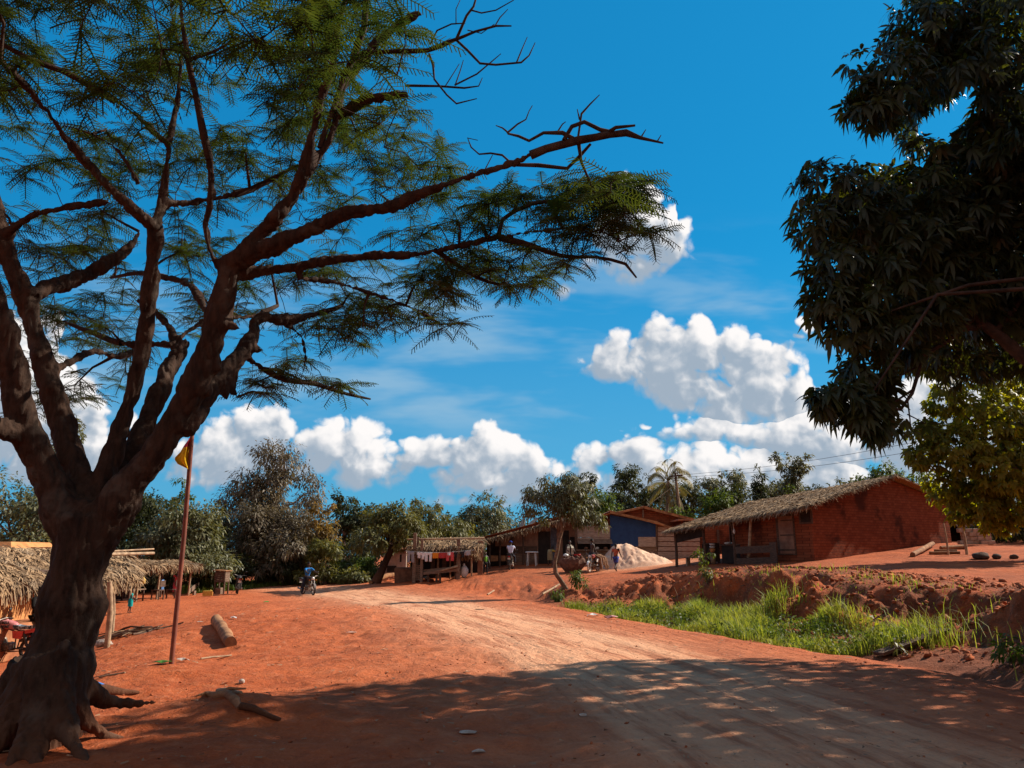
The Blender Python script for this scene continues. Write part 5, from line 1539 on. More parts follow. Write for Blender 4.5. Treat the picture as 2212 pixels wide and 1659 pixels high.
# ================================================================== cloth on a line
def garment(kind, label, top_c, wdir, w, h, m, seed, group='washing on the line'):
    """a hanging garment; top_c is the middle of its upper edge on the line"""
    r = random.Random(seed)
    nx, nz = 10, 12; keep = []
    for i in range(nx):
        for j in range(nz):
            x = (i + .5) / nx * 2 - 1; z = (j + .5) / nz
            if kind == 'trousers' and z > .28 and abs(x) < .14 + .1 * z: continue
            if kind == 'trousers' and abs(x) > .92 - .0 * z and z > .5: continue
            if kind == 'shorts' and z > .5 and abs(x) < .18: continue
            if kind == 'shirt' and ((abs(x) > .58 and z > .42) or (abs(x) < .2 and z < .06)): continue
            keep.append((i, j))
    vs = []; fs = []; idx = {}
    wd = Vector(wdir).normalized(); dp = wd.cross(Vector((0, 0, 1)))
    ph = r.uniform(0, 6)
    for i in range(nx + 1):
        for j in range(nz + 1):
            u = i / nx - .5; z = j / nz
            off = math.sin(u * 17 + ph) * .035 * z + math.sin(u * 7 + z * 4 + ph) * .03 * z
            p = Vector(top_c) + wd * (u * w * (1 - .12 * z * math.sin(ph))) + dp * off + Vector((0, 0, -z * h - .02 * abs(math.sin(u * 9 + ph))))
            idx[i, j] = len(vs); vs.append(p)
    for i, j in keep: fs.append((idx[i, j], idx[i + 1, j], idx[i + 1, j + 1], idx[i, j + 1]))
    mb = MB(); mb.add(vs, fs, 0, True)
    o = mb.solo({'trousers': 'hanging_trousers', 'shorts': 'hanging_shorts', 'shirt': 'hanging_shirt', 'cloth': 'hanging_cloth'}[kind], m, label, {'cloth': 'cloth'}.get(kind, 'clothing'), group)
    sm = o.modifiers.new('thickness', 'SOLIDIFY'); sm.thickness = .012
    return o

# ================================================================== wood, mud and metal
M_wood = mat('weathered_plank', (.25, .165, .115), (.12, .075, .052), 5, .9, .4, 30, stretch=(1, 1, 6))
M_wood_d = mat('dark_old_wood', (.13, .075, .050), (.065, .04, .03), 5, .9, .4, 30, stretch=(1, 1, 6))
M_pole = mat('peeled_pole_wood', (.46, .31, .19), (.25, .16, .10), 5, .9, .4, 30)
M_log = mat('cut_log_wood', (.38, .18, .08), (.19, .085, .04), 3, .9, .4, 20)
M_brickmud = None
def mudbrick(name, c1, c2, mortar, bw=.30, bh=.13, dirt=(.06, .022, .014)):
    if name in MATS: return MATS[name]
    m, N = _mat(name)
    co = N.n('ShaderNodeTexCoord').outputs['Object']
    # bricks run along the wall: u = horizontal distance, v = height
    sep = N.n('ShaderNodeSeparateXYZ'); N.put(sep.inputs[0], co)
    cm = N.n('ShaderNodeCombineXYZ'); N.put(cm.inputs[0], N.math('ADD', sep.outputs[0], N.math('MULTIPLY', sep.outputs[1], 1.0))); N.put(cm.inputs[1], sep.outputs[2])
    wob = N.vec('MULTIPLY_ADD', N.noise(co, 3, 3, .6, out=1), (.05, .05, 0), cm.outputs[0])
    br = N.n('ShaderNodeTexBrick'); N.put(br.inputs['Vector'], wob)
    br.inputs['Scale'].default_value = 1.0; br.inputs['Brick Width'].default_value = bw; br.inputs['Row Height'].default_value = bh
    br.inputs['Mortar Size'].default_value = .012; br.inputs['Mortar Smooth'].default_value = .6; br.inputs['Bias'].default_value = 0
    for i, c in ((1, c1), (2, c2), (3, mortar)): br.inputs[i].default_value = (*c, 1)
    n1 = N.noise(co, .55, 4, .6); n2 = N.noise(co, 7, 5, .65)
    c = br.outputs['Color']
    c = N.mix(N.math('MULTIPLY', N.smooth(n2, .45, .75), .45), c, tuple(x * .55 for x in c1))
    c = N.mix(N.math('MULTIPLY', N.smooth(n1, .50, .62), .85), c, dirt)
    b = N.n('ShaderNodeBsdfPrincipled'); N.put(b.inputs['Base Color'], c); b.inputs['Roughness'].default_value = .95; b.inputs['Specular IOR Level'].default_value = .1
    bp = N.n('ShaderNodeBump'); bp.inputs['Strength'].default_value = .8; bp.inputs['Distance'].default_value = .03
    N.put(bp.inputs['Height'], N.math('SUBTRACT', N.math('MULTIPLY', n2, .6), N.math('MULTIPLY', br.outputs['Fac'], .9)))
    N.put(b.inputs['Normal'], bp.outputs[0])
    o = N.n('ShaderNodeOutputMaterial'); m.node_tree.links.new(b.outputs[0], o.inputs[0]); MATS[name] = m; return m
M_brick = mudbrick('red_mud_brick', (.27, .076, .034), (.185, .048, .022), (.115, .034, .019))
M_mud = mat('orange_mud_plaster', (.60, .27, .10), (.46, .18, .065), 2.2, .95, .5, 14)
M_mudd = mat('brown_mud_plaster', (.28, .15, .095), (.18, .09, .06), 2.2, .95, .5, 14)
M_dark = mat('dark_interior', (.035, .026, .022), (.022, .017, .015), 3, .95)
M_rust = mat('rusty_corrugated_iron', (.42, .16, .07), (.24, .085, .045), 3, .75, .2, 20, spec=.3)
M_blue = mat('dark_blue_painted_board', (.010, .034, .11), (.014, .046, .135), 2.5, .6, .1, 20)
M_white = mat('white_plastic', (.72, .71, .68), (.60, .58, .54), 8, .45)
M_dish = mat('grey_dish_metal', (.42, .36, .30), (.30, .25, .20), 8, .6)
M_pinkwall = mat('pale_pink_plaster', (.46, .33, .27), (.34, .23, .18), 2.5, .9, .3, 14)
def vplane(A, B):
    """ray through a photo pixel onto the upright plane through A and B"""
    A, B = Vector(A), Vector(B); d = (B - A); n = Vector((d.y, -d.x, 0)).normalized()
    def f(px, py, off=0.0):
        a, b = ray(px, py)
        q = A + n * off
        den = a * n.x + n.y
        Y = (q.x * n.x + q.y * n.y) / den
        return Vector((a * Y, Y, CAMZ + b * Y))
    return f, n          # n looks towards the road

# ================================================================== brick house with thatched roof, right
def brick_house():
    g = Vector((.866, .5, 0)); back = Vector((-.5, .866, 0)); n = -back; sn = -g
    E = P(1750, 1094, 35.0)                                   # front corner of the eave, over the yard
    def on_gable(px, py):
        a, b = ray(px, py); q = E; den = a * n.x + n.y; Y = (q.x * n.x + q.y * n.y) / den
        return Vector((a * Y, Y, CAMZ + b * Y))
    pk = on_gable(1935, 1029); Er = on_gable(2072, 1084)
    Eb = E + back * 9.9; Eb.z = 3.05
    pkb = pk + back * 9.9; pkb.z = pk.z - .80
    Erb = Er + back * 9.0; Erb.z = Er.z - .8
    t = thing('brick_house', 'long red mud-brick house with thatched gable roof and veranda on the right', 'house', (E + Er) / 2 - Vector((0, 0, 2.2)))
    so = back * .45
    C = E + g * .55 + so; B = Er - g * .4 + so
    C.z = G(C.x, C.y) - .3; B.z = G(B.x, B.y) - .4
    Ct = Vector((C.x, C.y, E.z + .10)); Bt = Vector((B.x, B.y, Er.z - .0)); Kt = pk + so + Vector((0, 0, -.10))
    MB().prism([C, B, Bt, Kt, Ct], back * .3).build('wall', M_brick, t)
    ls = 4.7
    S1 = C + back * ls; S1.z = G(S1.x, S1.y) - .3; S1t = Vector((S1.x, S1.y, Ct.z - .36)); S0 = C + back * .302; S0.z = C.z; S0t = Ct + back * .302
    MB().prism([S1, S0, S0t, S1t], g * .3).build('wall', M_brick, t)
    W1 = S1 + g * 9; MB().prism([S1 + back * .01, W1 + back * .01, Vector((W1.x, W1.y, S1t.z + .6)) + back * .01, S1t + back * .01], back * .3).build('wall', M_brick, t)
    B2 = B + back * ls; MB().prism([B + back * .302, B2, Vector((B2.x, B2.y, Bt.z - .4)), Bt + back * .302], -g * .3).build('wall', M_brick, t)
    up = Vector((0, 0, .08))
    thatch(t, pkb + up, pk + up, E + up, Eb + up, 9800, .34, .030, 3, .14, .03, 'roof')
    thatch(t, pk + up, pkb + up, Erb + up, Er + up, 1800, .5, .040, 4, .30, .05, 'roof')
    k = back * .30
    thatch(t, pk + k * .6 + up, E + k * .6 + up, E - k * .15 + up, pk - k * .15 + up, 1300, .22, .03, 9, .3, .03, 'roof_edge', base=False, across=.9)
    # side wall: door and window in the shade of the eave
    f, fn = vplane(S1, S0)
    def panel(px0, py0, px1, py1, th, m, nm, par, off=.0):
        p = [f(px0, py1), f(px1, py1), f(px1, py0), f(px0, py0)]
        p[1].z = p[0].z; p[2].x, p[2].y = p[1].x, p[1].y; p[3].x, p[3].y = p[0].x, p[0].y; p[3].z = p[2].z
        p = [q + fn * off for q in p]
        return MB().prism(p, fn * th).build(nm, m, par)
    fr_ = panel(1682, 1110, 1722, 1199, .04, M_wood_d, 'door_frame', t)
    d_ = panel(1688, 1114, 1719, 1196, .03, M_mudd, 'door', t, .041)
    for y in (1122, 1154, 1186): panel(1688, y, 1719, y + 4, .02, M_wood_d, 'door_batten', d_, .072)
    w = panel(1728, 1096, 1757, 1132, .05, M_wood_d, 'window_frame', t)
    panel(1732, 1099, 1753, 1128, .02, M_dark, 'window_shutter', w, .051)
    # posts along the eave
    eave = lambda s: E + back * s + Vector((0, 0, (Eb.z - E.z) * s / 9.9 - .06)) + g * .12
    for s, lean in ((9.3, .02), (7.1, .05), (5.0, .08), (3.7, -.30)):
        q = eave(s); b = Vector((q.x - back.x * lean * 1.4, q.y - back.y * lean * 1.4, 0)); b.z = G(b.x, b.y) - .1
        MB().tube([b, b.lerp(q, .5) + Vector((.03, 0, 0)), q], [.085, .08, .07], 8, rough=.05).build('post', M_pole if lean < 0 else M_wood_d, t)
    MB().tube([eave(.1), eave(9.8)], .05, 7).build('beam', M_pole, t)
    # far end of the veranda: half-height screen and an inner post row
    for s in (6.0, 9.2):
        q = eave(s) + g * 4.2 + Vector((0, 0, .6)); b = Vector((q.x, q.y, G(q.x, q.y) - .1)); MB().tube([b, q], .07, 7).build('post', M_wood_d, t)
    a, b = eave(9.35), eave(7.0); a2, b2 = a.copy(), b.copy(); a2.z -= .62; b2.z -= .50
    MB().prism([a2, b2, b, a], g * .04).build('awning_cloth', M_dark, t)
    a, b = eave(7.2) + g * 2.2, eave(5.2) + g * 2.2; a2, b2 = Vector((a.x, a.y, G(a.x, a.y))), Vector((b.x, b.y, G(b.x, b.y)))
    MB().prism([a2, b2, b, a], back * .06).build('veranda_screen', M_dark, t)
    # furniture on the veranda
    rz = math.atan2(-back.y, -back.x)
    def place(px, s_off, label, nm, cat):
        # along the eave line shifted inwards
        s = np.interp(-px, [-1661, -1611, -1563, -1518, -1462], [2.5, 4, 5.5, 7, 9])
        q = eave(s) + g * s_off
        return thing(nm, label, cat, Vector((q.x, q.y, G(q.x, q.y))), rz)
    k = place(1507, .8, 'dark wooden cupboard standing at the far left end of the brick house veranda', 'cupboard', 'cupboard'); w = .8
    MB().box((0, 0, .62), (w, .5, .98)).build('body', M_wood_d, k, False)
    for sx in (-1, 1): MB().box((sx * w * .24, -.27, .62), (w * .44, .03, .84)).build('door', M_dark, k, False)
    for sx in (-1, 1):
        for sy in (-1, 1): MB().box((sx * (w / 2 - .06), sy * .2, .07), (.06, .06, .13)).build('leg', M_wood_d, k, False)
    k = place(1490, .15, 'low rough bench in front of the dark cupboard on the veranda', 'bench', 'bench'); w = 1.3
    MB().box((0, 0, .40), (w, .3, .06)).build('seat', M_wood, k, False)
    for sx in (-1, 1): MB().box((sx * w * .4, 0, .16), (.1, .24, .42)).build('leg', M_pole, k, False)
    k = place(1560, .7, 'dark boarded table in the middle of the veranda', 'table', 'table'); w = 1.3
    MB().box((0, 0, .96), (w + .1, .7, .06)).build('top', M_wood_d, k, False); MB().box((0, -.25, .47), (w, .04, .92)).build('front_board', M_dark, k, False)
    for sx in (-1, 1): MB().box((sx * (w / 2 - .05), .2, .45), (.09, .09, .92)).build('leg', M_wood_d, k, False)
    for i, (dx, s, m, lb) in enumerate(((-.42, .2, M_white, 'white bag lying at the left end of the veranda table'), (.1, .22, M_white, 'flat white bag in the middle of the veranda table'), (.5, .17, mat('pinkish_cloth', (.5, .3, .25)), 'pinkish bundle at the right end of the veranda table'))):
        b = MB(); c = k.location + Vector((math.cos(rz) * dx, math.sin(rz) * dx, .99 + s * .33)); b.ball(c, (s, s * .8, s * .33), 0, 10, 6, .12); b.solo('bag', m, lb, 'bag')
    k = place(1516, .6, 'stack of white and tan bowls on a stool beside the dark cupboard', 'bowl_stack', 'bowls')
    for i, m in enumerate((M_pole, M_mud, M_white, M_white)): MB().lathe(Vector((0, 0, [0, .62, .84, .98][i])), [(.0, 0), (.12, 0), (.17, [.6, .2, .10, .10][i]), (.15, [.6, .2, .10, .10][i]), (0, .05)], 14).build(['stool', 'bowl', 'bowl', 'bowl'][i], m, k, False)
    q = eave(4.9) + Vector((0, 0, -.10)); mb = MB(); mb.tube([q, q + Vector((.02, 0, -.28))], .02, 5); mb.ball(q + Vector((.02, 0, -.40)), (.07, .07, .13), 0, 8, 6, .1); mb.solo('hanging_bag', M_white, 'small white bag hanging from the veranda eave above the table', 'bag')
    # low barrier before the side wall
    a = eave(4.6) + sn * .25; b = eave(2.2) + sn * .25
    k = thing('plank_barrier', 'low barrier of wide grey planks before the brick wall', 'barrier', Vector((a.x, a.y, G(a.x, a.y))))
    for z, h in ((.18, .30), (.72, .34)):
        p, q = Vector((a.x, a.y, G(a.x, a.y) + z)), Vector((b.x, b.y, G(a.x, a.y) + z + .06)); MB().beam(p, q, .05, h).build('plank', M_wood_d, k)
    MB().box((b.x, b.y, G(b.x, b.y) + .48), (.40, .06, 1.0), rz).build('post', M_wood_d, k)
    c = onG(1535, 54)
    k = thing('mud_house', 'small red mud-walled house glimpsed behind the veranda of the brick house', 'house', c)
    MB().box(c + Vector((0, 0, 1.0)), (4.6, 3, 2.4)).build('wall', M_brick, k); MB().box(c + Vector((0, 0, 2.26)), (5.0, 3.4, .12)).build('roof', M_rust, k)
    MB().box(c + Vector((.2, -1.52, .6)), (.16, .06, 2.0)).build('post', M_wood_d, k)
brick_house()

def right_side_things():
    def lie(px0, py0, px1, py1, rpx, label, nm='log', m=None, cat='log', group=None, z1=0.0):
        a, b = hit(px0, py0 + rpx * .6), hit(px1, py1 + rpx * .6)
        r = rpx * a.y / F
        a.z += r * .8; b.z += r * .8 + z1
        n = 7; pts = [a.lerp(b, i / n) + Vector((0, 0, random.uniform(-.15, .15) * r)) for i in range(n + 1)]
        mb = MB(); mb.tube(pts, [r * random.uniform(.92, 1.08) for _ in pts], 10, rough=.04)
        return mb.solo(nm, m or M_log, label, cat, group)
    GL = 'logs beside the brick house'
    lie(1972, 1200, 2016, 1179, 5.2, 'thick orange log sloping up against the brick wall base', group=GL, z1=.1)
    lie(2033, 1186, 2085, 1183, 5.0, 'pale topmost log lying level between the two upright sticks', group=GL)
    lie(2008, 1196, 2074, 1195, 3.6, 'long thin log lowest and nearest on the ground by the brick house', group=GL)
    lie(2018, 1190, 2068, 1190, 2.6, 'thin short log squeezed between the pale log and the long thin log', group=GL)
    def stick(x0, y0, x1, y1, r, label, m=M_pole, nm='stake'):
        b = hit(x1, y1); tp = P(x0, y0, b.y + .1)
        mb = MB(); mb.tube([b - Vector((0, 0, .15)), b.lerp(tp, .5) + Vector((.02, 0, 0)), tp], [r, r * .95, r * .8], 7, rough=.05); mb.solo(nm, m, label, 'stake')
    stick(2038, 1130, 2049, 1199, .045, 'thin upright stake standing behind the long thin log')
    stick(2077, 1131, 2089, 1198, .065, 'forked stout stake at the right end of the log heap')
    # block pile
    Y = hit(2110, 1178).y; bs = []
    mm = mat('concrete_block', (.42, .32, .25), (.30, .21, .16), 6, .95, .4, 25)
    base = onG(2108, Y)
    rows = [(2072, 5, 1172), (2080, 4, 1163), (2078, 4, 1154), (2070, 3, 1146)]
    for ri, (px, n, py) in enumerate(rows):
        for i in range(n):
            c = P(px + i * 15.5 + 6, py, Y + random.uniform(-.08, .08)); s = 15.2 / F * Y
            mb = MB(); mb.box(c, (s * .95, .22, .2), random.uniform(-.05, .05), j=.008)
            tb = ['bottom', 'second', 'third', 'top'][ri]
            mb.solo('concrete_block', mm, 'grey concrete block in the %s row of the pile, number %s from the left' % (tb, ['one', 'two', 'three', 'four', 'five'][i]), 'block', 'concrete blocks stacked by the brick house')
    # drying line post and cord
    b = hit(2110, 1172); tp = P(2122, 1098, b.y)
    t = thing('line_post', 'leaning post with a white cord running off to the right edge', 'post', b)
    MB().tube([b - Vector((0, 0, .1)), tp], [.07, .055], 8, rough=.06).build('post', M_pole, t)
    MB().tube([tp, P(2170, 1107, b.y), P(2330, 1132, b.y)], .018, 5).build('cord', M_white, t)
    b = hit(2093, 1168); mb = MB(); mb.tube([b, P(2066, 1095, b.y - .4)], [.06, .05], 7); mb.solo('prop_pole', M_wood_d, 'dark pole leaning against the right corner of the brick house', 'pole')
    # rubble stones
    for (px, py, w, h, lb) in ((2120, 1207, 34, 13, 'large dark rock, leftmost of the three on the yard'), (2154, 1207, 19, 10, 'middle-sized dark rock between the other two yard rocks'), (2191, 1207, 18, 9, 'rounded dark rock nearest the right edge of the yard')):
        c = hit(px, py); s = c.y / F
        mb = MB(); mb.ball(c + Vector((0, 0, h * s * .38)), (w * s * .5, w * s * .42, h * s * .62), 0, 12, 8, .16); mb.solo('rock', mat('dark_rock', (.10, .06, .045), (.05, .032, .026), 5, .95, .6, 12), lb, 'rock', 'rocks on the yard')
    # earth bank behind the yard
    mb = MB(); vs = []; fs = []
    n = 26
    for i in range(n + 1):
        px = 2085 + i * 16; b = onG(px, 47)
        for j, (dy, dz) in enumerate(((0, -.2), (.25, .5), (.5, 1.1), (1.2, 1.5), (3, 1.6), (3.2, -.3))):
            vs.append(b + Vector((random.uniform(-.1, .1), dy + random.uniform(-.15, .15), dz + random.uniform(-.08, .08))))
    for i in range(n):
        for j in range(5): a = i * 6 + j; fs.append((a, a + 6, a + 7, a + 1))
    mb.add(vs, fs, 0, True); mb.solo('earth_bank', mat('dark_red_earth', (.16, .055, .035), (.09, .033, .022), 3, .95, .6, 10), 'dark red cut earth bank behind the block pile', 'bank')
    # plank across the ditch
    a = hit(1898, 1424); b = hit(2046, 1380); a.z += .10; b.z += .16
    mb = MB(); mb.beam(a, b, .26, .06); mb.solo('plank', mat('grey_brown_plank', (.16, .09, .058), (.075, .042, .03), 4, .9, .6, 22), 'wide grey plank lying across the ditch below the bank', 'plank')
    # pale sticks on the slope by the small tree
    lie(1172, 1284, 1208, 1265, 2.0, 'pale stick lying on the slope left of the crooked small tree', 'stick', M_pole, 'stick', z1=.03)
    lie(1053, 1285, 1067, 1278, 1.6, 'short pale stick on the red slope below the green-shirted person', 'stick', M_pole, 'stick', z1=.02)
right_side_things()

# ================================================================== shacks in the middle
def corrugated(mb, a, b, c, d, n=40, amp=.018):
    """ridged sheet a-b (one end) to d-c (other end), ridges run from a-b to d-c"""
    a, b, c, d = map(Vector, (a, b, c, d)); nr = (b - a).cross(d - a).normalized()
    vs = []; fs = []
    for i in range(n * 2 + 1):
        t = i / (n * 2); o = nr * (amp if i % 2 else -amp)
        vs += [a.lerp(b, t) + o, d.lerp(c, t) + o]
    for i in range(n * 2): fs.append((2 * i, 2 * i + 2, 2 * i + 3, 2 * i + 1))
    m0 = len(vs); vs2 = [v - nr * .03 for v in vs]; fs2 = [(q[3] + m0, q[2] + m0, q[1] + m0, q[0] + m0) for q in fs]
    rim = [(0, 1, 1 + m0, m0), (4 * n + 1, 4 * n, 4 * n + m0, 4 * n + 1 + m0)]
    for i in range(n * 2): rim += [(2 * i, 2 * i + m0, 2 * i + 2 + m0, 2 * i + 2), (2 * i + 1, 2 * i + 3, 2 * i + 3 + m0, 2 * i + 1 + m0)]
    mb.add(vs + vs2, fs + fs2 + rim)

def wallpanel(Y, px0, px1, py0, py1, th, m, nm, par, dy=0.0, py0b=None, to_ground=False):
    """board facing the road at distance Y between photo columns and rows"""
    a = P(px0, py1, Y); b = P(px1, py1, Y); c = P(px1, py0b if py0b is not None else py0, Y); d = P(px0, py0, Y)
    if to_ground: a.z = G(a.x, Y) - .2; b.z = G(b.x, Y) - .2
    else: a.z = b.z = (a.z + b.z) / 2
    d.x, c.x = a.x, b.x
    o = Vector((0, dy, 0))
    return MB().prism([q + o for q in (a, b, c, d)], (0, th, 0)).build(nm, m, par)

M_gplank = mat('grey_pink_plank', (.40, .30, .24), (.24, .17, .13), 4, .9, .4, 26, stretch=(1, 1, 6))
def shacks():
    # gabled house with rusty roof behind
    Y = 55
    c = onG(1392, Y)
    t = thing('gabled_house', 'house with red-brown gable and rusty iron roof behind the blue wall', 'house', c)
    L_, K_, R_ = P(1302, 1114, Y), P(1388, 1096, Y), P(1494, 1123, Y)
    la, ra = Vector((L_.x, Y, G(L_.x, Y) - .3)), Vector((R_.x, Y, G(R_.x, Y) - .3))
    MB().prism([la, ra, R_, K_, L_], (0, 7, 0)).build('wall', M_brick, t)
    up = Vector((0, -.35, .05)); bk = Vector((0, 8, 0))
    for E in (L_ + (L_ - K_) * .05, R_ + (R_ - K_) * .04):
        mb = MB(); corrugated(mb, K_ + up, K_ + up + bk, E + up + bk, E + up, 30); mb.build('roof', M_rust, t)
        MB().beam(K_ + Vector((0, -.38, -.02)), E + Vector((0, -.38, -.02)), .06, .14).build('barge_board', M_log, t)
    MB().beam(P(1389, 1100, Y - .05), P(1389, 1118, Y - .05), .18, .10).build('post', M_wood, t)
    # blue-walled shack
    Y = 50.5
    c = onG(1350, Y)
    t = thing('plank_shack', 'shack of grey planks with a big dark blue board wall', 'shack', c)
    wallpanel(Y, 1319, 1421, 1112, 1180, .06, M_blue, 'blue_board', t, -.02, 1131)
    wallpanel(Y, 1321, 1421, 1180, 1215, .06, M_wood, 'wall', t, .05, None, True)
    wallpanel(Y, 1379, 1417, 1160, 1181, .03, M_gplank, 'patch_board', t, -.06)
    for i, (y0, y1) in enumerate(((1136, 1149), (1149.6, 1161), (1161.6, 1172))):
        wallpanel(Y, 1246, 1318, y0, y1, .05, M_gplank, 'plank', t, random.uniform(-.02, .02))
    wallpanel(Y, 1246, 1320, 1172, 1188, .05, M_dark, 'counter_opening', t, .55)
    wallpanel(Y, 1246, 1320, 1188, 1215, .05, M_wood, 'wall', t, 0, None, True)
    wallpanel(Y, 1244, 1322, 1187, 1189.5, .5, M_wood, 'counter', t, -.3)
    a, b = P(1247, 1166, Y), P(1321, 1166, Y)
    MB().prism([a + Vector((0, -.03, 0)), b + Vector((0, -.03, 0)), b + Vector((0, -.5, -.26)), a + Vector((0, -.5, -.26))], (0, .02, .04)).build('shutter', M_wood, t)
    wallpanel(Y, 1243, 1247.5, 1130, 1215, .12, M_wood_d, 'post', t, -.1, None, True)
    for i, (y0, y1) in enumerate(((1137, 1148), (1148.7, 1158), (1158.6, 1169), (1169.7, 1180), (1180.6, 1190), (1190.7, 1208))):
        wallpanel(Y, 1421.5, 1512, y0 + 1, y1, .05, M_gplank, 'plank', t, random.uniform(-.02, .02))
    wallpanel(Y, 1417.5, 1420.8, 1130, 1182, .10, M_wood_d, 'post', t, -.13)
    r0, r1, r2 = P(1318, 1106, Y - .5), P(1420, 1129, Y - .5), P(1460, 1144, Y - .5)
    mb = MB(); corrugated(mb, r0 + Vector((0, 0, .06)), r0 + Vector((0, 4, .06)), r2 + Vector((0, 4, .06)), r2 + Vector((0, 0, .06)), 16); mb.build('roof', M_rust, t)
    MB().beam(r0, r1, .06, .16).build('barge_board', M_log, t); MB().beam(r1, r2, .06, .12).build('barge_board', M_log, t)
    mb = MB(); a0, a1 = P(1236, 1128, Y - .5), P(1318, 1110, Y - .5)
    corrugated(mb, a0, a0 + Vector((0, 4, 0)), a1 + Vector((0, 4, 0)), a1, 16); mb.build('roof', M_rust, t)
    for px in (1266, 1290, 1308):
        q = P(px, 1184, Y - .05); mb = MB(); mb.ball(q, (.13, .1, .09), 0, 10, 6, .1)
        mb.solo('bundle', M_white if px == 1290 else M_mudd, 'small %s bundle on the counter of the plank shack' % {1266: 'brown leftmost', 1290: 'white middle', 1308: 'brown rightmost'}[px], 'bundle')
    # long low shack with dishes
    Y = 51.5
    c = onG(1135, Y)
    t = thing('long_shack', 'long low brown shack under a slanting rusty roof edged with thatch', 'shack', c)
    l0, l1 = P(1028, 1171, Y), P(1252, 1112, Y)
    la, ra = Vector((P(1048, 1200, Y).x, Y, 0)), Vector((P(1247, 1200, Y).x, Y, 0)); la.z = G(la.x, Y) - .3; ra.z = G(ra.x, Y) - .3
    # wall right of the open part
    wa = P(1105, 1152, Y); wb = P(1247, 1115, Y)
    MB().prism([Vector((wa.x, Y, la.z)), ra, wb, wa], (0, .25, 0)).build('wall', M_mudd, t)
    wa2 = P(1048, 1167, Y); MB().prism([Vector((wa2.x, Y + 3, la.z)), Vector((wa.x, Y + 3, la.z)), wa + Vector((0, 3, .1)), wa2 + Vector((0, 3, 0))], (0, .2, 0)).build('wall', M_dark, t)
    fr = Vector((0, -.75, .06)); bk = Vector((0, 7.5, .06))
    mb = MB(); corrugated(mb, l0 + fr + Vector((0, 0, .10)), l0 + bk + Vector((0, 0, .10)), l1 + bk + Vector((0, 0, .10)), l1 + fr + Vector((0, 0, .10)), 34); mb.build('roof', M_rust, t)
    thatch(t, l1 + fr * .5, l0 + fr * .5, l0 + fr * 1.12 + Vector((0, 0, -.10)), l1 + fr * 1.12 + Vector((0, 0, -.10)), 1500, .38, .04, 14, .6, .02, 'thatch_edge', base=True, across=.8)
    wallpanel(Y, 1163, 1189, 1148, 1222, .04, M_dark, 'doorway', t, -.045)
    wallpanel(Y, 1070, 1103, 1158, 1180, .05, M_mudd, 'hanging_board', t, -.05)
    wallpanel(Y, 1190, 1203, 1140, 1216, .04, mat('faded_blue_door', (.10, .10, .12), (.06, .06, .075)), 'door', t, -.05)
    wallpanel(Y, 1216, 1230, 1146, 1212, .04, M_dark, 'doorway', t, -.045)
    wallpanel(Y, 1232, 1242, 1160, 1212, .04, M_dark, 'doorway', t, -.045)
    wallpanel(Y, 1110, 1160, 1180, 1196, .04, M_wood_d, 'board', t, -.05)
    wallpanel(Y, 1112, 1160, 1198, 1214, .04, M_wood, 'board', t, -.05)
    for px in (1058, 1080, 1108, 1130):
        q = P(px, 1170, Y - .35); b = Vector((q.x, q.y, G(q.x, q.y) - .1)); q.z = P(px, np.interp(px, [1028, 1252], [1172, 1114]), Y - .35).z
        MB().tube([b, q], .06, 7).build('post', M_wood_d, t)
    for i, (px0, px1, m) in enumerate(((1060, 1076, M_log), (1078, 1092, M_log), (1094, 1100, M_log))):
        a = P(px0, 1213, Y - .3); b = P(px1, 1200, Y - .3)
        k = MB().prism([(a.x, a.y, a.z), (b.x, a.y, a.z + .04), (b.x, a.y, b.z), (a.x, a.y, b.z)], (0, .04, 0)); k.build('sunlit_gap_board', m, t)  # tan boards stand in for sunlit ground seen through the open shack
    for px, py, sc, lb in ((1131, 1136, 1.0, 'grey satellite dish, left of the two on the rusty roof'), (1154, 1131, 1.0, 'grey satellite dish tilted right, right of the two on the rusty roof')):
        c = P(px, py + 5, Y + 1.0); k = thing('satellite_dish', lb, 'satellite dish', c, 0, 'satellite dishes')
        ax = Vector((-.75 if px < 1140 else -.55, -.25, .35 if px < 1140 else .75)).normalized()
        mb = MB(); mb.lathe(c + Vector((0, 0, .22)), [(0, 0), (.16, .012), (.30, .055), (.42, .12), (.425, .115), (.30, .045), (.16, .0), (0, -.012)], 20, 0, ax); mb.build('dish', M_dish, k)
        MB().tube([c + Vector((0, 0, -.22)), c + Vector((0, 0, .2))], .03, 7).build('mast', M_metal, k)
        MB().tube([c + Vector((0, 0, .1)) , c + Vector((0, 0, .22)) + ax * .42], .012, 6).build('feed_arm', M_metal, k)
    # pale house behind the leaning tree
    Y = 53
    c = onG(850, Y); t = thing('pale_house', 'low pale pink plastered house behind the leaning tree trunk', 'house', c)
    wallpanel(Y, 828, 862, 1200, 1232, .25, M_pinkwall, 'wall', t, 0, 1192, True); wallpanel(Y, 862.5, 880, 1190, 1238, .3, M_pinkwall, 'pillar', t, -.8, None, True)
    wallpanel(Y, 867, 871, 1198, 1214, .03, M_dark, 'window', t, -.835)
    a, b = P(822, 1196, Y - 1.2), P(886, 1186, Y - 1.2); MB().prism([a, b, b + Vector((0, 5, .5)), a + Vector((0, 5, .5))], (0, 0, .08)).build('roof', M_rust, t)
    wallpanel(Y, 836, 856, 1222, 1236, .04, M_dark, 'doorway', t, -.05)
shacks()

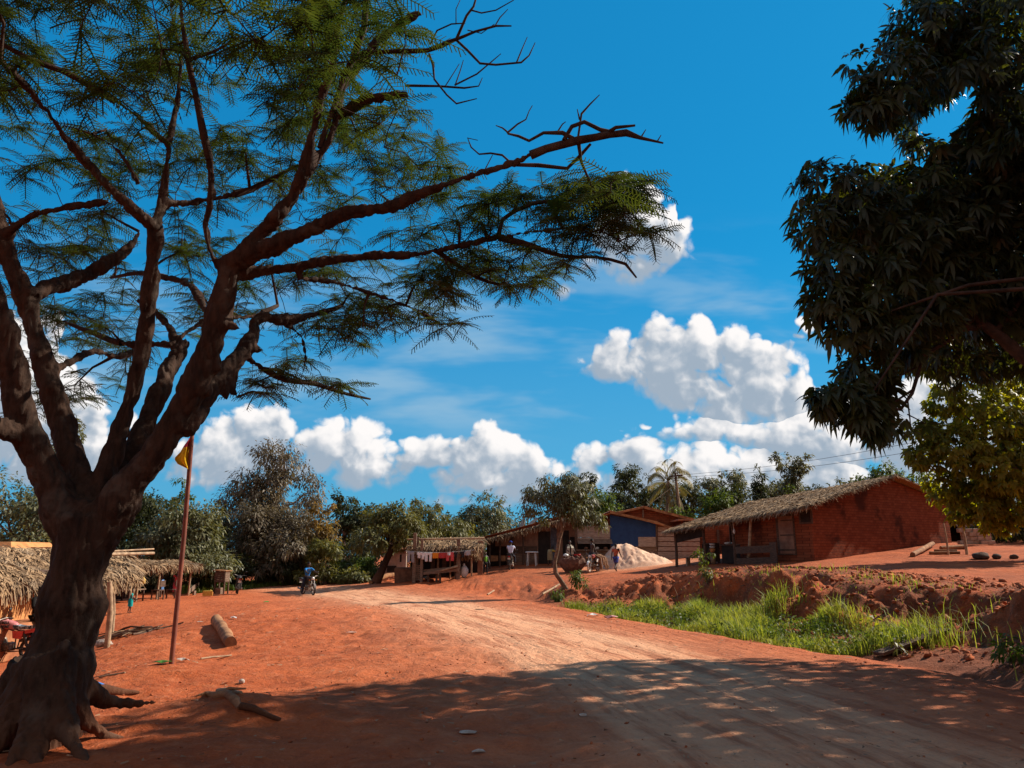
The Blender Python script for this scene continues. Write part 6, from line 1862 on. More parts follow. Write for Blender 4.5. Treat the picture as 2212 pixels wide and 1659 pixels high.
# ================================================================== thatched market stall with washing
def market_stall():
    Y = 47.5
    t = thing('thatched_stall', 'flat thatched market stall of wooden posts with washing hung in front', 'stall', onG(965, Y))
    a, b = P(886, 1163, Y + 1.8), P(1046, 1160, Y + 1.8); d, c = P(884, 1183, Y - 1.0), P(1040, 1181, Y - 1.0)
    thatch(t, a, b, c, d, 2600, .5, .04, 21, .5, .05, 'roof', across=.5)
    MB().tube([P(880, 1165, Y - .9), P(1046, 1163, Y - .9)], .05, 7).build('roof_pole', M_pole, t)
    thatch(t, P(994, 1190, Y + .4), P(1037, 1190, Y + .4), P(1037, 1199, Y - .6), P(994, 1199, Y - .6), 600, .3, .035, 22, .6, .03, 'awning', across=.5)
    for (px, y0, y1, r, Yp) in ((897, 1151, 1242, .11, Y - 1.15), (903, 1160, 1240, .08, Y - .9), (912, 1166, 1258, .09, Y - 1.3), (991, 1164, 1250, .12, Y - 1.15), (973, 1190, 1235, .045, Y), (1019, 1200, 1232, .05, Y - .8), (947, 1180, 1245, .06, Y + .8)):
        q = P(px, y0, Yp); g = G(q.x, Yp)
        MB().beam((q.x, Yp, g - .15), q, r * 1.8, r * 1.8).build('post', M_wood if r > .06 else M_pole, t)
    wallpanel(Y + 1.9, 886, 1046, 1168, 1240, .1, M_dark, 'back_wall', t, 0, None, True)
    for px in (930, 955, 980): wallpanel(Y + 1.8, px, px + 9, 1190, 1240, .03, M_wood_d, 'back_plank', t, -.05, None, True)
    q = P(1038, 1168, Y - .2); g = G(q.x, q.y)
    MB().box((q.x, q.y, (q.z + g) / 2 - .1), (.32, .3, q.z - g + .2)).build('mud_pillar', M_mudd, t)
    # raised platform
    k = thing('plank_platform', 'raised platform of old planks under the washing', 'platform', onG(955, Y - 1.2))
    p0, p1 = P(914, 1239, Y - 1.35), P(990, 1231, Y - 1.35)
    MB().beam(p0, p1, .08, .16).build('beam', M_wood, k)
    for i in range(6):
        o = Vector((0, .2 + i * .26, .11)); MB().beam(p0 + o, p1 + o, .05, .22).build('plank', M_wood, k)
    for px in (925, 943, 951, 985):
        q = P(px, 1238, Y - 1.2); MB().beam((q.x, q.y, G(q.x, q.y) - .1), (q.x, q.y, np.interp(px, [914, 990], [p0.z, p1.z]) - .08), .09, .12).build('leg', M_wood_d, k)
    p0, p1 = P(955, 1238, Y - 1.45), P(989, 1226, Y - 1.6); mb = MB()
    for i in range(5): mb.tube([p0 + Vector((random.uniform(-.3, .3), .1 * i, .12 + .02 * i)), p1 + Vector((0, .1 * i, .05 + .03 * i))], .03, 6)
    mb.solo('stick_bundle', M_pole, 'loose bundle of pale sticks on the plank platform', 'sticks')
    # slatted rack standing at the road
    k = thing('slatted_rack', 'upright rack of horizontal wooden slats at the roadside below the washing', 'rack', hit(902, 1258))
    Yr = k.location.y; 
    for px in (892, 911):
        q = P(px, 1219, Yr); MB().beam((q.x, Yr, G(q.x, Yr) - .1), q, .06, .05).build('upright', M_wood, k)
        MB().beam((q.x, Yr + .75, G(q.x, Yr + .75) - .1), q + Vector((0, .75, 0)), .06, .05).build('upright', M_wood_d, k)
    for i in range(8):
        py = 1222 + i * 4.3; MB().beam(P(891, py, Yr - .04), P(912, py, Yr - .04), .03, .075).build('slat', M_wood, k)
        MB().beam(P(890.5, py, Yr), P(890.5, py, Yr + .75), .03, .075).build('slat', M_wood_d, k)
    c = hit(880, 1258); k = MB()
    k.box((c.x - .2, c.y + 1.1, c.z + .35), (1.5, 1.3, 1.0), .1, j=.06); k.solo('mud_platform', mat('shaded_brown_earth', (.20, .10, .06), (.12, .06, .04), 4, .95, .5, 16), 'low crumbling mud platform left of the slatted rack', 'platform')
    # washing line
    p0, p1 = P(876, 1190, Y - 1.5), P(1024, 1188, Y - 1.5)
    pts = [p0.lerp(p1, i / 8) + Vector((0, 0, -.12 * math.sin(math.pi * i / 8))) for i in range(9)]
    mb = MB(); mb.tube(pts, .010, 5); mb.solo('washing_line', M_white, 'thin cord strung before the stall with washing hung over it', 'cord')
    lp = lambda px: pts[0].lerp(pts[-1], (px - 876) / 148) + Vector((0, -.02, -.12 * math.sin(math.pi * (px - 876) / 148)))
    s = Y / F
    cl = lambda n, c: mat(n, c, tuple(x * .85 for x in c), 6, .9, .2, 40, spec=.1)
    for i, (kind, px, w, h, c, lb) in enumerate((
        ('trousers', 888, 13, 22, cl('grey_cloth', (.30, .30, .33)), 'grey trousers hanging at the left end of the washing line'),
        ('shirt', 906, 10, 12, cl('white_cloth', (.72, .72, .74)), 'white shirt between the tall posts on the washing line'),
        ('shirt', 914.5, 9, 14, cl('white_cloth', (.72, .72, .74)), 'narrow white vest left of the white trousers on the line'),
        ('trousers', 926, 15, 18, cl('white_cloth', (.72, .72, .74)), 'white trousers on the washing line left of the orange cloth'),
        ('cloth', 941, 13, 11, cl('orange_cloth', (.72, .26, .03)), 'orange cloth hanging on the washing line'),
        ('cloth', 956, 14, 11, cl('crimson_cloth', (.45, .06, .06)), 'crimson cloth hanging right of the orange cloth'),
        ('shorts', 972.5, 14, 17, cl('red_cloth', (.60, .10, .11)), 'red shorts hanging right of the crimson cloth'),
        ('cloth', 970, 5, 6, cl('white_cloth', (.72, .72, .74)), 'small white cloth over the red shorts on the line'),
        ('shirt', 985, 8, 12, cl('black_cloth', (.03, .03, .035)), 'black shirt left of the square post on the line'),
        ('shirt', 1000, 10, 12, cl('black_cloth', (.03, .03, .035)), 'black shirt just right of the square post on the line'),
        ('cloth', 1010, 12, 9, cl('pale_grey_cloth', (.42, .42, .45)), 'pale grey cloth at the right end of the washing line'))):
        garment(kind, lb, lp(px) + Vector((0, -.03 - .05 * (i == 7), 0)), (1, 0, 0), w * s, h * s, c, i)
    c = P(1003, 1228, Y - .6); c.z = G(c.x, c.y); mb = MB(); mb.ball(c + Vector((0, 0, .34)), (.24, .2, .36), 0, 12, 8, .10); mb.ball(c + Vector((-.02, 0, .72)), (.07, .07, .12), 0, 8, 6, .1)
    mb.solo('sack', M_white, 'bulging white sack tied at the top under the thatched stall', 'sack')
    # scraps below the platform
    c = hit(921, 1250); mb = MB(); mb.ball(c + Vector((0, 0, .06)), (.2, .12, .08), 0, 10, 6, .2); mb.solo('rag', M_white, 'crumpled white rag on the ground below the plank platform', 'rag')
    c = hit(815, 1256); mb = MB(); mb.ball(c + Vector((0.3, 0, .14)), (.55, .28, .2), 0, 12, 8, .12, Matrix.Rotation(-.35, 3, 'Y')); mb.solo('sack', mat('grey_sack', (.40, .38, .38), (.28, .26, .26), 8, .9, .3), 'grey sack lying by the foot of the leaning tree', 'sack')
    c0, c1 = hit(800, 1262), hit(868, 1247); mb = MB(); mb.tube([c0 + Vector((0, 0, .1)), c0.lerp(c1, .5) + Vector((0, 0, .30)), c1 + Vector((0, 0, .2))], [.12, .16, .13], 9, rough=.06); mb.solo('log', M_log, 'long bent log on the ground beneath the leaning tree', 'log')
market_stall()

def middle_people_and_things():
    CM = cloth_mat
    # person in green
    b = onG(1049, 46.6); s = b.y / F
    person('person in a bright green top and dark trousers standing at the thatched stall', b, R(-60), 46 * s, 0, ((4, 4, 4), (-3, 3, 4)), ((10, 12, 20), (5, 12, 15)), shirt=CM('bright_green_cloth', (.16, .42, .06)), sleeve=0, bottom=CM('black_cloth_2', (.02, .02, .024)), blen=1)
    # man in white on a motorbike, seen from behind
    b = hit(1104, 1231); s = b.y / F
    motorbike('dark motorbike seen from behind under the man in the white shirt', b, R(82), M_black)
    person('person in a white shirt and blue cap sitting on a motorbike, back turned', b + Vector((math.cos(R(82)) * -.25, math.sin(R(82)) * -.25, 0)), R(82), 1.74, 10, ((72, 80, 16), (72, 80, 16)), ((48, 14, 28), (48, 14, 28)), pelvis=.94, head=(12, 0), shirt=CM('white_shirt_cloth', (.62, .64, .80)), sleeve=.75, bottom=CM('dark_trouser_cloth', (.03, .03, .04)), blen=1, cap=CM('blue_cap_cloth', (.03, .06, .35)))
    # plastic table
    b = hit(1149, 1222); h = .86
    t = thing('plastic_table', 'white round plastic table with four legs before the long shack', 'table', b)
    MB().lathe(b + Vector((0, 0, h)), [(0, -.02), (.36, -.02), (.42, -.05), (.43, -.02), (.41, .02), (.36, .025), (0, .025)], 24).build('top', M_white, t)
    for a in (35, 125, 215, 305):
        d = Vector((math.cos(R(a)), math.sin(R(a)), 0)); MB().tube([b + d * .40 - Vector((0, 0, .03)), b + d * .33 + Vector((0, 0, h - .02))], [.025, .038], 8).build('leg', M_white, t)
    # bending person
    b = hit(1188, 1222)
    person('person in a yellow top bending over before the dark doorway', b, R(70), 1.66, 88, ((6, 6, 5), (2, 4, 5)), ((70, 10, 20), (70, 10, 20)), shirt=CM('yellow_cloth', (.55, .36, .07)), sleeve=.8, skirt=(CM('khaki_cloth', (.28, .22, .12)), .35))
    # person with a pale shawl
    b = onG(1231, 46.6)
    person('person with a pale shawl over the shoulders behind the dark lump of earth', b, R(-80), 1.72, 4, ((0, 2, 3), (3, 5, 3)), ((20, 8, 60), (25, 8, 55)), shirt=CM('dark_brown_cloth', (.07, .04, .035)), sleeve=.9, bottom=CM('dark_trouser_cloth', (.03, .03, .04)), blen=1, towel=CM('cream_cloth', (.62, .55, .42)))
    # shirtless boy behind the bike
    b = onG(1279, 46.4)
    person('shirtless person with short hair standing behind the parked motorbike', b, R(20), 1.76, 2, ((2, 3, 3), (-4, 3, 3)), ((8, 8, 18), (10, 8, 22)), shirt=None, bottom=CM('dark_trouser_cloth', (.03, .03, .04)), blen=1)
    # boy walking
    b = hit(1331, 1236); s = b.y / F
    person('boy in an orange shirt and blue shorts walking past the sand heap', b, R(60), 59 * s, 4, ((24, 8, 2), (-20, 32, 2)), ((-22, 8, 12), (24, 8, 25)), shirt=CM('orange_red_cloth', (.55, .16, .06), (.30, .05, .05), 14), sleeve=.7, bottom=CM('blue_shorts_cloth', (.06, .08, .30)), blen=.46)
    # parked motorbike with load
    b = hit(1277, 1240)
    hd = R(240)
    fwd = Vector((math.cos(hd), math.sin(hd), 0))
    fwp = hit(1272, 1239.5)
    c = fwp - fwd * .68; c.z = G(c.x, c.y) + .02
    motorbike('motorbike with pale front wheel and a load of brown straps parked by the earth lump', c, hd, mat('dull_red_paint', (.30, .05, .05), (.18, .03, .03)), M_white, steer=.12, tyre=mat('dusty_pale_tyre', (.46, .38, .31), (.30, .23, .18), 9, .9))
    k = MB(); rr = random.Random(4); rear = c - fwd * .55
    for i in range(26):
        a = rr.uniform(-.5, .5); sd_ = Vector((-fwd.y, fwd.x, 0)) * (1 if i % 2 else -1)
        top = rear + fwd * a + Vector((0, 0, .98)) ; mid = rear + fwd * (a * 1.1 - .05) + sd_ * rr.uniform(.28, .42) + Vector((0, 0, rr.uniform(.65, .85))); lo = rear + fwd * (a * 1.15 - .1) + sd_ * rr.uniform(.34, .50) + Vector((0, 0, rr.uniform(.1, .4)))
        k.tube([top, mid, lo], [.05, .055, .035], 6)
    k.solo('strap_load', mat('brown_leather_straps', (.30, .15, .07), (.14, .07, .04), 12, .8, .3), 'load of long brown straps hanging over the parked motorbike', 'load')
    # dark lump of earth
    c = hit(1238, 1238); s = c.y / F
    n = 28; vs = []; fs = []; prof = [(.52, -.1), (.60, .10), (.86, .34), (1.0, .58), (.98, .80), (.90, .90), (.62, .95), (.25, .97), (.02, .96)]
    rn = random.Random(9); ang = [rn.uniform(.9, 1.1) for _ in range(n)]
    for r_, z in prof:
        for q in range(n):
            a = 2 * math.pi * q / n; j = ang[q] * rn.uniform(.95, 1.05)
            vs.append((c.x + math.cos(a) * r_ * .72 * j, c.y + .25 + math.sin(a) * r_ * .5 * j, c.z + z * .92 * rn.uniform(.96, 1.04)))
    for i in range(len(prof) - 1):
        for q in range(n): a, b_ = i * n + q, i * n + (q + 1) % n; fs.append((a, b_, b_ + n, a + n))
    mb = MB(); mb.add(vs, fs, 0, False)
    for i in range(24): mb.ball((c.x + rn.uniform(-.6, .6), c.y + .25 + rn.uniform(-.35, .35), c.z + .90 + rn.uniform(-.02, .04)), rn.uniform(.03, .085), 0, 7, 5, .2)
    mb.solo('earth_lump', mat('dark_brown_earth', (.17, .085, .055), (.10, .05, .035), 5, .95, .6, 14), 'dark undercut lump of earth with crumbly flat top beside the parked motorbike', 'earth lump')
    q = P(1247, 1198, c.y + .3); q.z = c.z + .90
    mb = MB(); mb.lathe(q, [(0, .01), (.13, .01), (.19, .16), (.21, .17), (.205, .15), (.14, .0), (0, -.0)], 20); mb.solo('basin', mat('red_plastic', (.55, .04, .03), (.5, .035, .03), 9, .4), 'red plastic basin on top of the dark earth lump', 'basin')
    q = P(1222, 1202, c.y + .3); q.z = c.z + .88; mb = MB(); mb.ball(q + Vector((0, 0, .1)), (.16, .12, .12), 0, 10, 6, .2); mb.solo('cloth_bundle', M_white, 'crumpled white and dark bundle at the left end of the earth lump', 'bundle')
    # sand heap
    c = onG(1372, 46.4); Yh = c.y
    nx, ny = 90, 60; X = np.linspace(-3.0, 3.4, nx); Yv = np.linspace(-1.9, 2.4, ny); XX, YY = np.meshgrid(X, Yv)
    pk = -.75
    xs = np.where(XX < pk, (pk - XX) / 1.55, (XX - pk) / 3.3); rr_ = np.sqrt(xs ** 2 + (YY / 1.85) ** 2)
    Hh = 1.55 * np.clip(1 - rr_, 0, 1) ** .92 * (1 - .18 * np.exp(-(rr_ / .13) ** 2))
    Hh = Hh + (.16 * fbm(XX * 1.3, YY * .8 + 5, 2.2, 4) + .07 * fbm(XX, YY, 8, 3)) * sstep(Hh, 0.02, .4)
    gx, gy = XX + c.x, YY + Yh + 1.2
    ZZ = terrain(gx.ravel(), gy.ravel()).reshape(gx.shape) - .05 + Hh * 1.02
    I = np.arange(nx * ny).reshape(ny, nx); Fq = np.stack([I[:-1, :-1], I[:-1, 1:], I[1:, 1:], I[1:, :-1]], -1).reshape(-1, 4)
    zq = Hh.ravel()[Fq].max(1) > .01
    o = link('sand_heap', npmesh('sand_heap', np.stack([gx - c.x, gy - Yh, ZZ - c.z], -1), Fq[zq], mat('pale_building_sand', (.74, .48, .33), (.56, .33, .22), 3, .95, .7, 22), smooth=True)); o.location = c
    tag(o, 'heap of pale building sand in front of the dark blue wall', 'sand heap')
middle_people_and_things()

# ================================================================== poles and wires
def utility():
    Y = 70
    b = onG(1472, Y); tp = P(1459, 1021, Y)
    t = thing('utility_pole', 'wooden utility pole with a short crossarm right of the coconut palm', 'utility pole', b)
    MB().tube([b, tp], [.15, .10], 8).build('pole', M_wood_d, t)
    MB().beam(P(1447, 1029, Y), P(1474, 1027, Y), .10, .12).build('crossarm', M_wood_d, t)
    for px in (1449, 1460, 1472): 
        q = P(px, 1026, Y); MB().lathe(q, [(.03, 0), (.06, .04), (.04, .08), (.06, .12), (.0, .15)], 8).build('insulator', M_white, t)
    b2 = onG(1480, Y); t2 = thing('stay_pole', 'leaning brace pole beside the utility pole', 'pole', b2)
    MB().tube([b2, P(1461, 1040, Y - .2)], [.12, .10], 8).build('pole', M_pole, t2)
    for (py0, e, lb) in ((1026, (2330, 880, 38), 'upper electric wire running right from the utility pole'), (1031, (2330, 910, 38), 'lower electric wire running right from the utility pole')):
        a = P(1472, py0, Y); c = P(*e)
        pts = [a.lerp(c, i / 14) - Vector((0, 0, .55 * math.sin(math.pi * i / 14))) for i in range(15)]
        mb = MB(); mb.tube(pts, .014, 5); mb.solo('electric_wire', M_black, lb, 'wire', 'electric wires')
    a, c = P(1455, 1050, Y), P(1385, 1103, Y - 8); mb = MB(); mb.tube([a, c], .016, 5); mb.solo('stay_wire', M_wood_d, 'grey stay wire slanting down left of the coconut palm', 'wire')
utility()
# ================================================================== left side: huts, stall, kiosk
def left_hut():
    x0 = -13.4
    g = G(-12.5, 22)
    t = thing('mud_hut', 'orange mud hut with shaggy thatched eave behind the big tree trunk', 'hut', (x0, 21, g))
    zt = 1.0; pl = .06
    # wall with a doorway left open
    for (y0, y1, za, zb) in ((14.5, 22.1, pl - .3, zt), (23.3, 24.8, pl - .3, zt)):
        MB().box((x0 - .12, (y0 + y1) / 2, (za + zb) / 2), (.24, y1 - y0, zb - za)).build('wall', M_mud, t)
    MB().box((x0 - .14, 22.7, 1.2), (.2, 1.2, .3)).build('lintel', M_wood_d, t)
    MB().box((x0 - .55, 22.7, .55), (.06, 1.3, 1.3)).build('door', M_dark, t)  # dark panel in the recess stands in for the unlit open doorway
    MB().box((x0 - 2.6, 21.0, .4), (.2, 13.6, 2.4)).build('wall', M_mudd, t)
    MB().box((x0 - 1.3, 25.1, .4), (2.6, .2, 2.0)).build('wall', M_mud, t)
    MB().box((x0 + .40, 18.7, (g - .3 + pl) / 2 - .02), (.9, 9.0, pl - g + .3), j=.015).build('plinth', mat('red_mud_plinth', (.42, .17, .075), (.28, .10, .045), 3, .95, .5, 14), t)
    a, b = Vector((-15.2, 14, 2.06)), Vector((-14.9, 29.6, 1.92)); c, d = Vector((-13.05, 27.2, 1.06)), Vector((-13.1, 14, 1.02))
    thatch(t, a, b, c, d, 5200, .46, .034, 41, .70, .07, 'roof', across=.75)
    a2, b2 = Vector((-14.9, 29.6, 1.92)), Vector((-15.2, 14, 2.08))
    thatch(t, a2, b2, Vector((-17.8, 14, .9)), Vector((-17.6, 30.5, .9)), 700, .6, .04, 42, .6, .05, 'roof')
    for q in ((274, 1191, 332, 1186, 28.0), (276, 1197, 332, 1195, 28.0)):
        MB().tube([P(q[0] - 60, q[1] + 1, q[4] - 2.5), P(q[2], q[3], q[4])], .055 if q[1] > 1193 else .03, 7).build('ridge_pole', M_pole, t)
    for (px, pyt, px1, pyb) in ((237, 1256, 231, 1399), (244, 1262, 241, 1378)):
        bt = hit(px1, pyb); tp = P(px, pyt, bt.y - .1)
        MB().tube([bt - Vector((0, 0, .15)), bt.lerp(tp, .5) + Vector((.05, 0, 0)), tp], [.07, .07, .06], 8, rough=.05).build('post', M_pole, t)
    # white rag under the eave
    q = P(99, 1272, 21.3)
    garment('cloth', 'whitish rag hanging from the thatched eave beside the big trunk', q, (.3, 1, 0), .24, .42, mat('whitish_rag', (.55, .5, .46), (.4, .36, .33)), 31, group=None)
    # person in dark clothes sitting on the plinth
    person('person in dark clothes sitting on the hut plinth, mostly behind the big trunk', Vector((-12.75, 21.1, G(-12.4, 21.1))), R(-30), 1.66, 6, ((82, 84, 8), (80, 86, 8)), ((28, 8, 62), (30, 8, 60)), pelvis=pl - G(-12.4, 21.1) + .10, shirt=cloth_mat('very_dark_cloth', (.016, .014, .014)), sleeve=1.7, bottom=cloth_mat('very_dark_cloth', (.016, .014, .014)), blen=1)
    # second house with orange wall over the ridge
    b = Vector((-22.5, 36, G(-22.5, 36)))
    k = thing('mud_house', 'orange walled house showing above the thatch at the left edge', 'house', b)
    zt = P(30, 1171, 36).z
    MB().box((-24.6, 36.4, (b.z + zt) / 2), (4.6, 3, zt - b.z), -.12).build('wall', M_mud, k)
    MB().box((-21.9, 37.2, (b.z + zt) / 2 - .15), (1.6, 2.4, zt - b.z - .4), -.12).build('wall', M_brick, k)
    MB().box((-21.9, 37.2, zt - .28), (1.9, 2.8, .10), -.12).build('roof', M_rust, k)
left_hut()

def left_motorbike():
    b = hit(30, 1428)
    Y = 19.6; c = onG(46, Y)
    motorbike('red and pink motorbike with DEMBA lettered on its tank beside the big tree trunk', c, R(180 - 6), mat('faded_pink_red_paint', (.62, .24, .22), (.48, .12, .11), 5, .45, spec=.4), mat('bright_red_paint', (.55, .035, .04), (.42, .02, .025), 5, .35, spec=.5), seatm=mat('striped_seat_cover', (.04, .05, .06), (.34, .36, .38), 34, .7, lo=.48, hi=.56, stretch=(1, .2, .3)))
left_motorbike()
for o in list(bpy.data.objects):
    if o.name.startswith('fuel_tank') and o.parent and 'DEMBA' in o.parent.get('label', ''):
        for (txt, x, z, size) in (('DEMBA', .12, .895, .105), ('BEME', .06, .805, .10)):
            cu = bpy.data.curves.new('writing', 'FONT'); cu.body = txt; cu.size = size; cu.extrude = .003; cu.align_x = 'CENTER'; cu.offset = .002
            q = bpy.data.objects.new('tmp', cu); COL.objects.link(q)
            dg = bpy.context.evaluated_depsgraph_get(); dg.update()
            me = bpy.data.meshes.new_from_object(q.evaluated_get(dg)); bpy.data.objects.remove(q)
            me.materials.clear(); me.materials.append(M_black)
            wq = link('tank_writing', me, o)
            wq.location = (x, .1375, z); wq.rotation_euler = (R(90), 0, R(180))
        break

def firewood():
    r = random.Random(2); c = hit(262, 1378)
    for i in range(34):
        a = r.gauss(.25, .45); L = r.uniform(.8, 2.0)
        p = c + Vector((r.gauss(.1, .5), r.gauss(.4, .55), 0)); d = Vector((math.cos(a), math.sin(a), 0))
        hgt = .30 * math.exp(-((p.x - c.x) ** 2 + (p.y - c.y - .4) ** 2) / .5)
        p.z = G(p.x, p.y) + .03 + hgt * r.random()
        e = p + d * L * .6; e.z = G(e.x, e.y) + .03 + .22 * r.random()
        s = p - d * L * .4; s.z = G(s.x, s.y) + .03 + .15 * r.random(); rad = r.uniform(.015, .045)
        w = Vector((r.uniform(-.06, .06), r.uniform(-.06, .06), r.uniform(0, .06)))
        mb = MB(); mb.tube([s, s.lerp(p, .6) + w, p, p.lerp(e, .5) - w * .5, e], [rad, rad * .95, rad * .85, rad * .7, rad * .5], 6, rough=.08)
        mb.solo('firewood_stick', M_wood_d if i % 4 else M_pole, 'stick of the loose firewood heap behind the hut posts', 'firewood', 'firewood heap behind the hut posts')
    mb = MB(); q = hit(222, 1396); mb.ball(q + Vector((0, 0, .06)), (.22, .16, .1), 0, 10, 6, .25); mb.solo('rubbish_heap', mat('pale_rubbish', (.5, .42, .36), (.22, .14, .1), 20, .9), 'small heap of pale scraps at the foot of the hut posts', 'rubbish')
firewood()

def open_stall():
    x = -17.9
    t = thing('open_stall', 'open stall with thin poles and flat thatched roof left of the flagpole', 'stall', (x, 39.5, G(x, 39.5)))
    a, b = Vector((-20.0, 35.6, 1.50)), Vector((-19.3, 44.8, 1.50)); c, d = Vector((-17.6, 43.8, 1.24)), Vector((-17.7, 35.4, 1.24))
    thatch(t, a, b, c, d, 2600, .36, .036, 51, .6, .05, 'roof', across=.9)
    for y in (35.2, 37.4, 39.6, 41.8, 43.3): 
        q = Vector((x + random.uniform(-.08, .08), y, 0)); q.z = G(q.x, y)
        MB().tube([q - Vector((0, 0, .15)), q + Vector((random.uniform(-.06, .06), 0, 1.68))], [.05, .045], 7).build('post', M_pole, t)
    for y in (35.6, 39.5, 43.8):
        q = Vector((-19.7, y, G(-19.7, y))); MB().tube([q - Vector((0, 0, .15)), q + Vector((0, 0, 2.0))], .05, 7).build('post', M_wood_d, t)
    MB().beam((-19.8, 35, .35), (-19.8, 40.5, .35), .05, 1.5).build('shade_board', M_dark, t)  # added dark board stands in for the shade inside the stall
    MB().tube([(x, 34.8, 1.12), (x, 43.8, 1.12)], .04, 6).build('beam', M_pole, t)
    # table, chairs
    def chair(y, xx, rz, lb):
        q = Vector((xx, y, G(xx, y))); k = thing('wooden_chair', lb, 'chair', q, rz, 'chairs in the open stall')
        MB().box((0, 0, .44), (.44, .44, .05)).build('seat', M_wood_d, k, False); MB().box((-.21, 0, .75), (.04, .42, .30)).build('backrest', M_wood_d, k, False)
        for sx in (-1, 1):
            for sy in (-1, 1): MB().box((sx * .19, sy * .19, .21), (.05, .05, .46)).build('leg', M_wood_d, k, False)
    chair(40.3, -17.6, R(200), 'wooden chair nearer the flagpole in the open stall'); chair(38.6, -17.5, R(170), 'wooden chair in the middle of the open stall'); 
    q = Vector((-18.4, 37.6, G(-18.4, 37.6))); k = thing('wooden_table', 'low rough table inside the open thatched stall', 'table', q)
    MB().box((0, 0, .62), (.8, 1.6, .05)).build('top', M_wood, k, False)
    for sx in (-1, 1):
        for sy in (-1, 1): MB().box((sx * .33, sy * .7, .3), (.06, .06, .62)).build('leg', M_wood_d, k, False)
    for i, lb in enumerate(('leftmost', 'middle', 'rightmost')):
        p = P(296 + i * 7, 1253, 35.4); mb = MB()
        mb.lathe(p + Vector((0, 0, -.16)), [(0, 0), (.085, .0), (.09, .03), (.09, .2), (.05, .25), (.03, .26), (.03, .31), (0, .31)], 12)
        o = mb.solo('jerrycan', mat('yellow_plastic', (.62, .40, .08), (.5, .3, .05), 9, .5), '%s of three yellow jerrycans hanging under the stall roof' % lb, 'jerrycan', 'yellow jerrycans hanging in the stall')
    p = P(352, 1252, 39); garment('cloth', 'light blue strip of cloth hanging from the stall roof', p, (.2, 1, 0), .18, .5, mat('light_blue_cloth', (.18, .34, .62), (.12, .25, .5)), 61, group=None)
    b = onG(293, 33.6)
    person('child in a teal dress standing at the left end of the open stall', b, R(20), .98, 4, ((3, 4, 4), (-4, 6, 4)), ((16, 10, 40), (10, 10, 20)), shirt=cloth_mat('teal_cloth', (.01, .30, .30)), sleeve=.5, skirt=(cloth_mat('teal_cloth', (.01, .30, .30)), 0))
    b = onG(386, 42.4)
    person('person in a pinkish red dress half hidden by the flagpole', b, R(-40), 1.34, 4, ((2, 2, 3), (0, 2, 3)), ((10, 8, 30), (12, 8, 20)), shirt=cloth_mat('pink_red_cloth', (.62, .10, .13)), sleeve=.5, skirt=(cloth_mat('pink_red_cloth', (.62, .10, .13)), .4), cap=M_white)
    a = hit(428, 1275); c = hit(408, 1286); k = thing('plank_bench', 'broken low plank bench right of the open stall', 'bench', (a + c) / 2)
    MB().beam(c + Vector((0, 0, .22)), a + Vector((0, 0, .42)), .06, .26).build('seat', M_wood, k); MB().box(a + Vector((-.05, 0, .18)), (.10, .26, .42)).build('leg', M_wood, k); MB().box(c + Vector((.25, .1, .1)), (.10, .26, .28)).build('leg', M_wood, k)
    b = hit(448, 1288); mb = MB(); mb.box(b + Vector((0, 0, .15)), (.48, .26, .28), .3, j=.01); mb.lathe(b + Vector((.16, -.04, .29)), [(.03, 0), (.03, .05), (0, .05)], 8); mb.solo('jerrycan', mat('yellow_plastic', (.62, .40, .08), (.5, .3, .05), 9, .5), 'yellow jerrycan lying alone on the red ground by the kiosk', 'jerrycan')
open_stall()

def kiosk():
    Y = 45.5; b = onG(484, Y); s = Y / F; w, dpt = 24 * s, .5
    t = thing('wooden_kiosk', 'small box kiosk of planks on four legs by the road', 'kiosk', b, R(-12))
    for i in range(5): MB().box((0, -dpt / 2, .80 + i * .115), (w, .03, .105)).build('plank', M_wood_d, t, False)
    for i in range(5):
        MB().box((w / 2, 0, .80 + i * .115), (.03, dpt - .04, .105)).build('plank', M_wood, t, False); MB().box((-w / 2, 0, .80 + i * .115), (.03, dpt - .04, .105)).build('plank', M_wood_d, t, False)
    MB().box((0, 0, 1.36), (w + .16, dpt + .16, .05), rot=Matrix.Rotation(.05, 3, 'Y')).build('roof', M_log, t, False)
    MB().box((0, 0, .72), (w, dpt, .04)).build('floor_board', M_wood_d, t, False)
    for sx in (-1, 1):
        for sy in (-1, 1): MB().box((sx * w * .45, sy * dpt * .42, .34), (.07, .07, .78)).build('leg', M_wood_d, t, False)
    mb = MB(); c = onG(480, Y - .1); mb.box(c + Vector((0, 0, .19)), (.34, .3, .38), -.2); mb.solo('crate', M_wood, 'small pale crate standing under the plank kiosk', 'crate')
kiosk()

def road_bikes():
    b = hit(511, 1283)
    motorbike('dark motorbike parked beside the plank kiosk', b, R(112), M_black, lean=R(6))
    b = hit(665, 1285); hd = R(-48)
    motorbike('dark motorbike ridden along the road by the rider in blue', b, hd, M_black, mat('grey_paint', (.25, .22, .2), (.15, .13, .12)), steer=-.15)
    fw = Vector((math.cos(hd), math.sin(hd), 0))
    person('motorcyclist in a bright blue shirt with one foot down on the road', b - fw * .22, hd, 1.78, 14, ((70, 78, 16), (22, 12, 26)), ((52, 16, 24), (52, 16, 24)), pelvis=.93, head=(6, 10), shirt=cloth_mat('bright_blue_cloth', (.02, .14, .42), (.03, .22, .55), 16), sleeve=.8, bottom=cloth_mat('dark_trouser_cloth', (.03, .03, .04)), blen=1)
road_bikes()

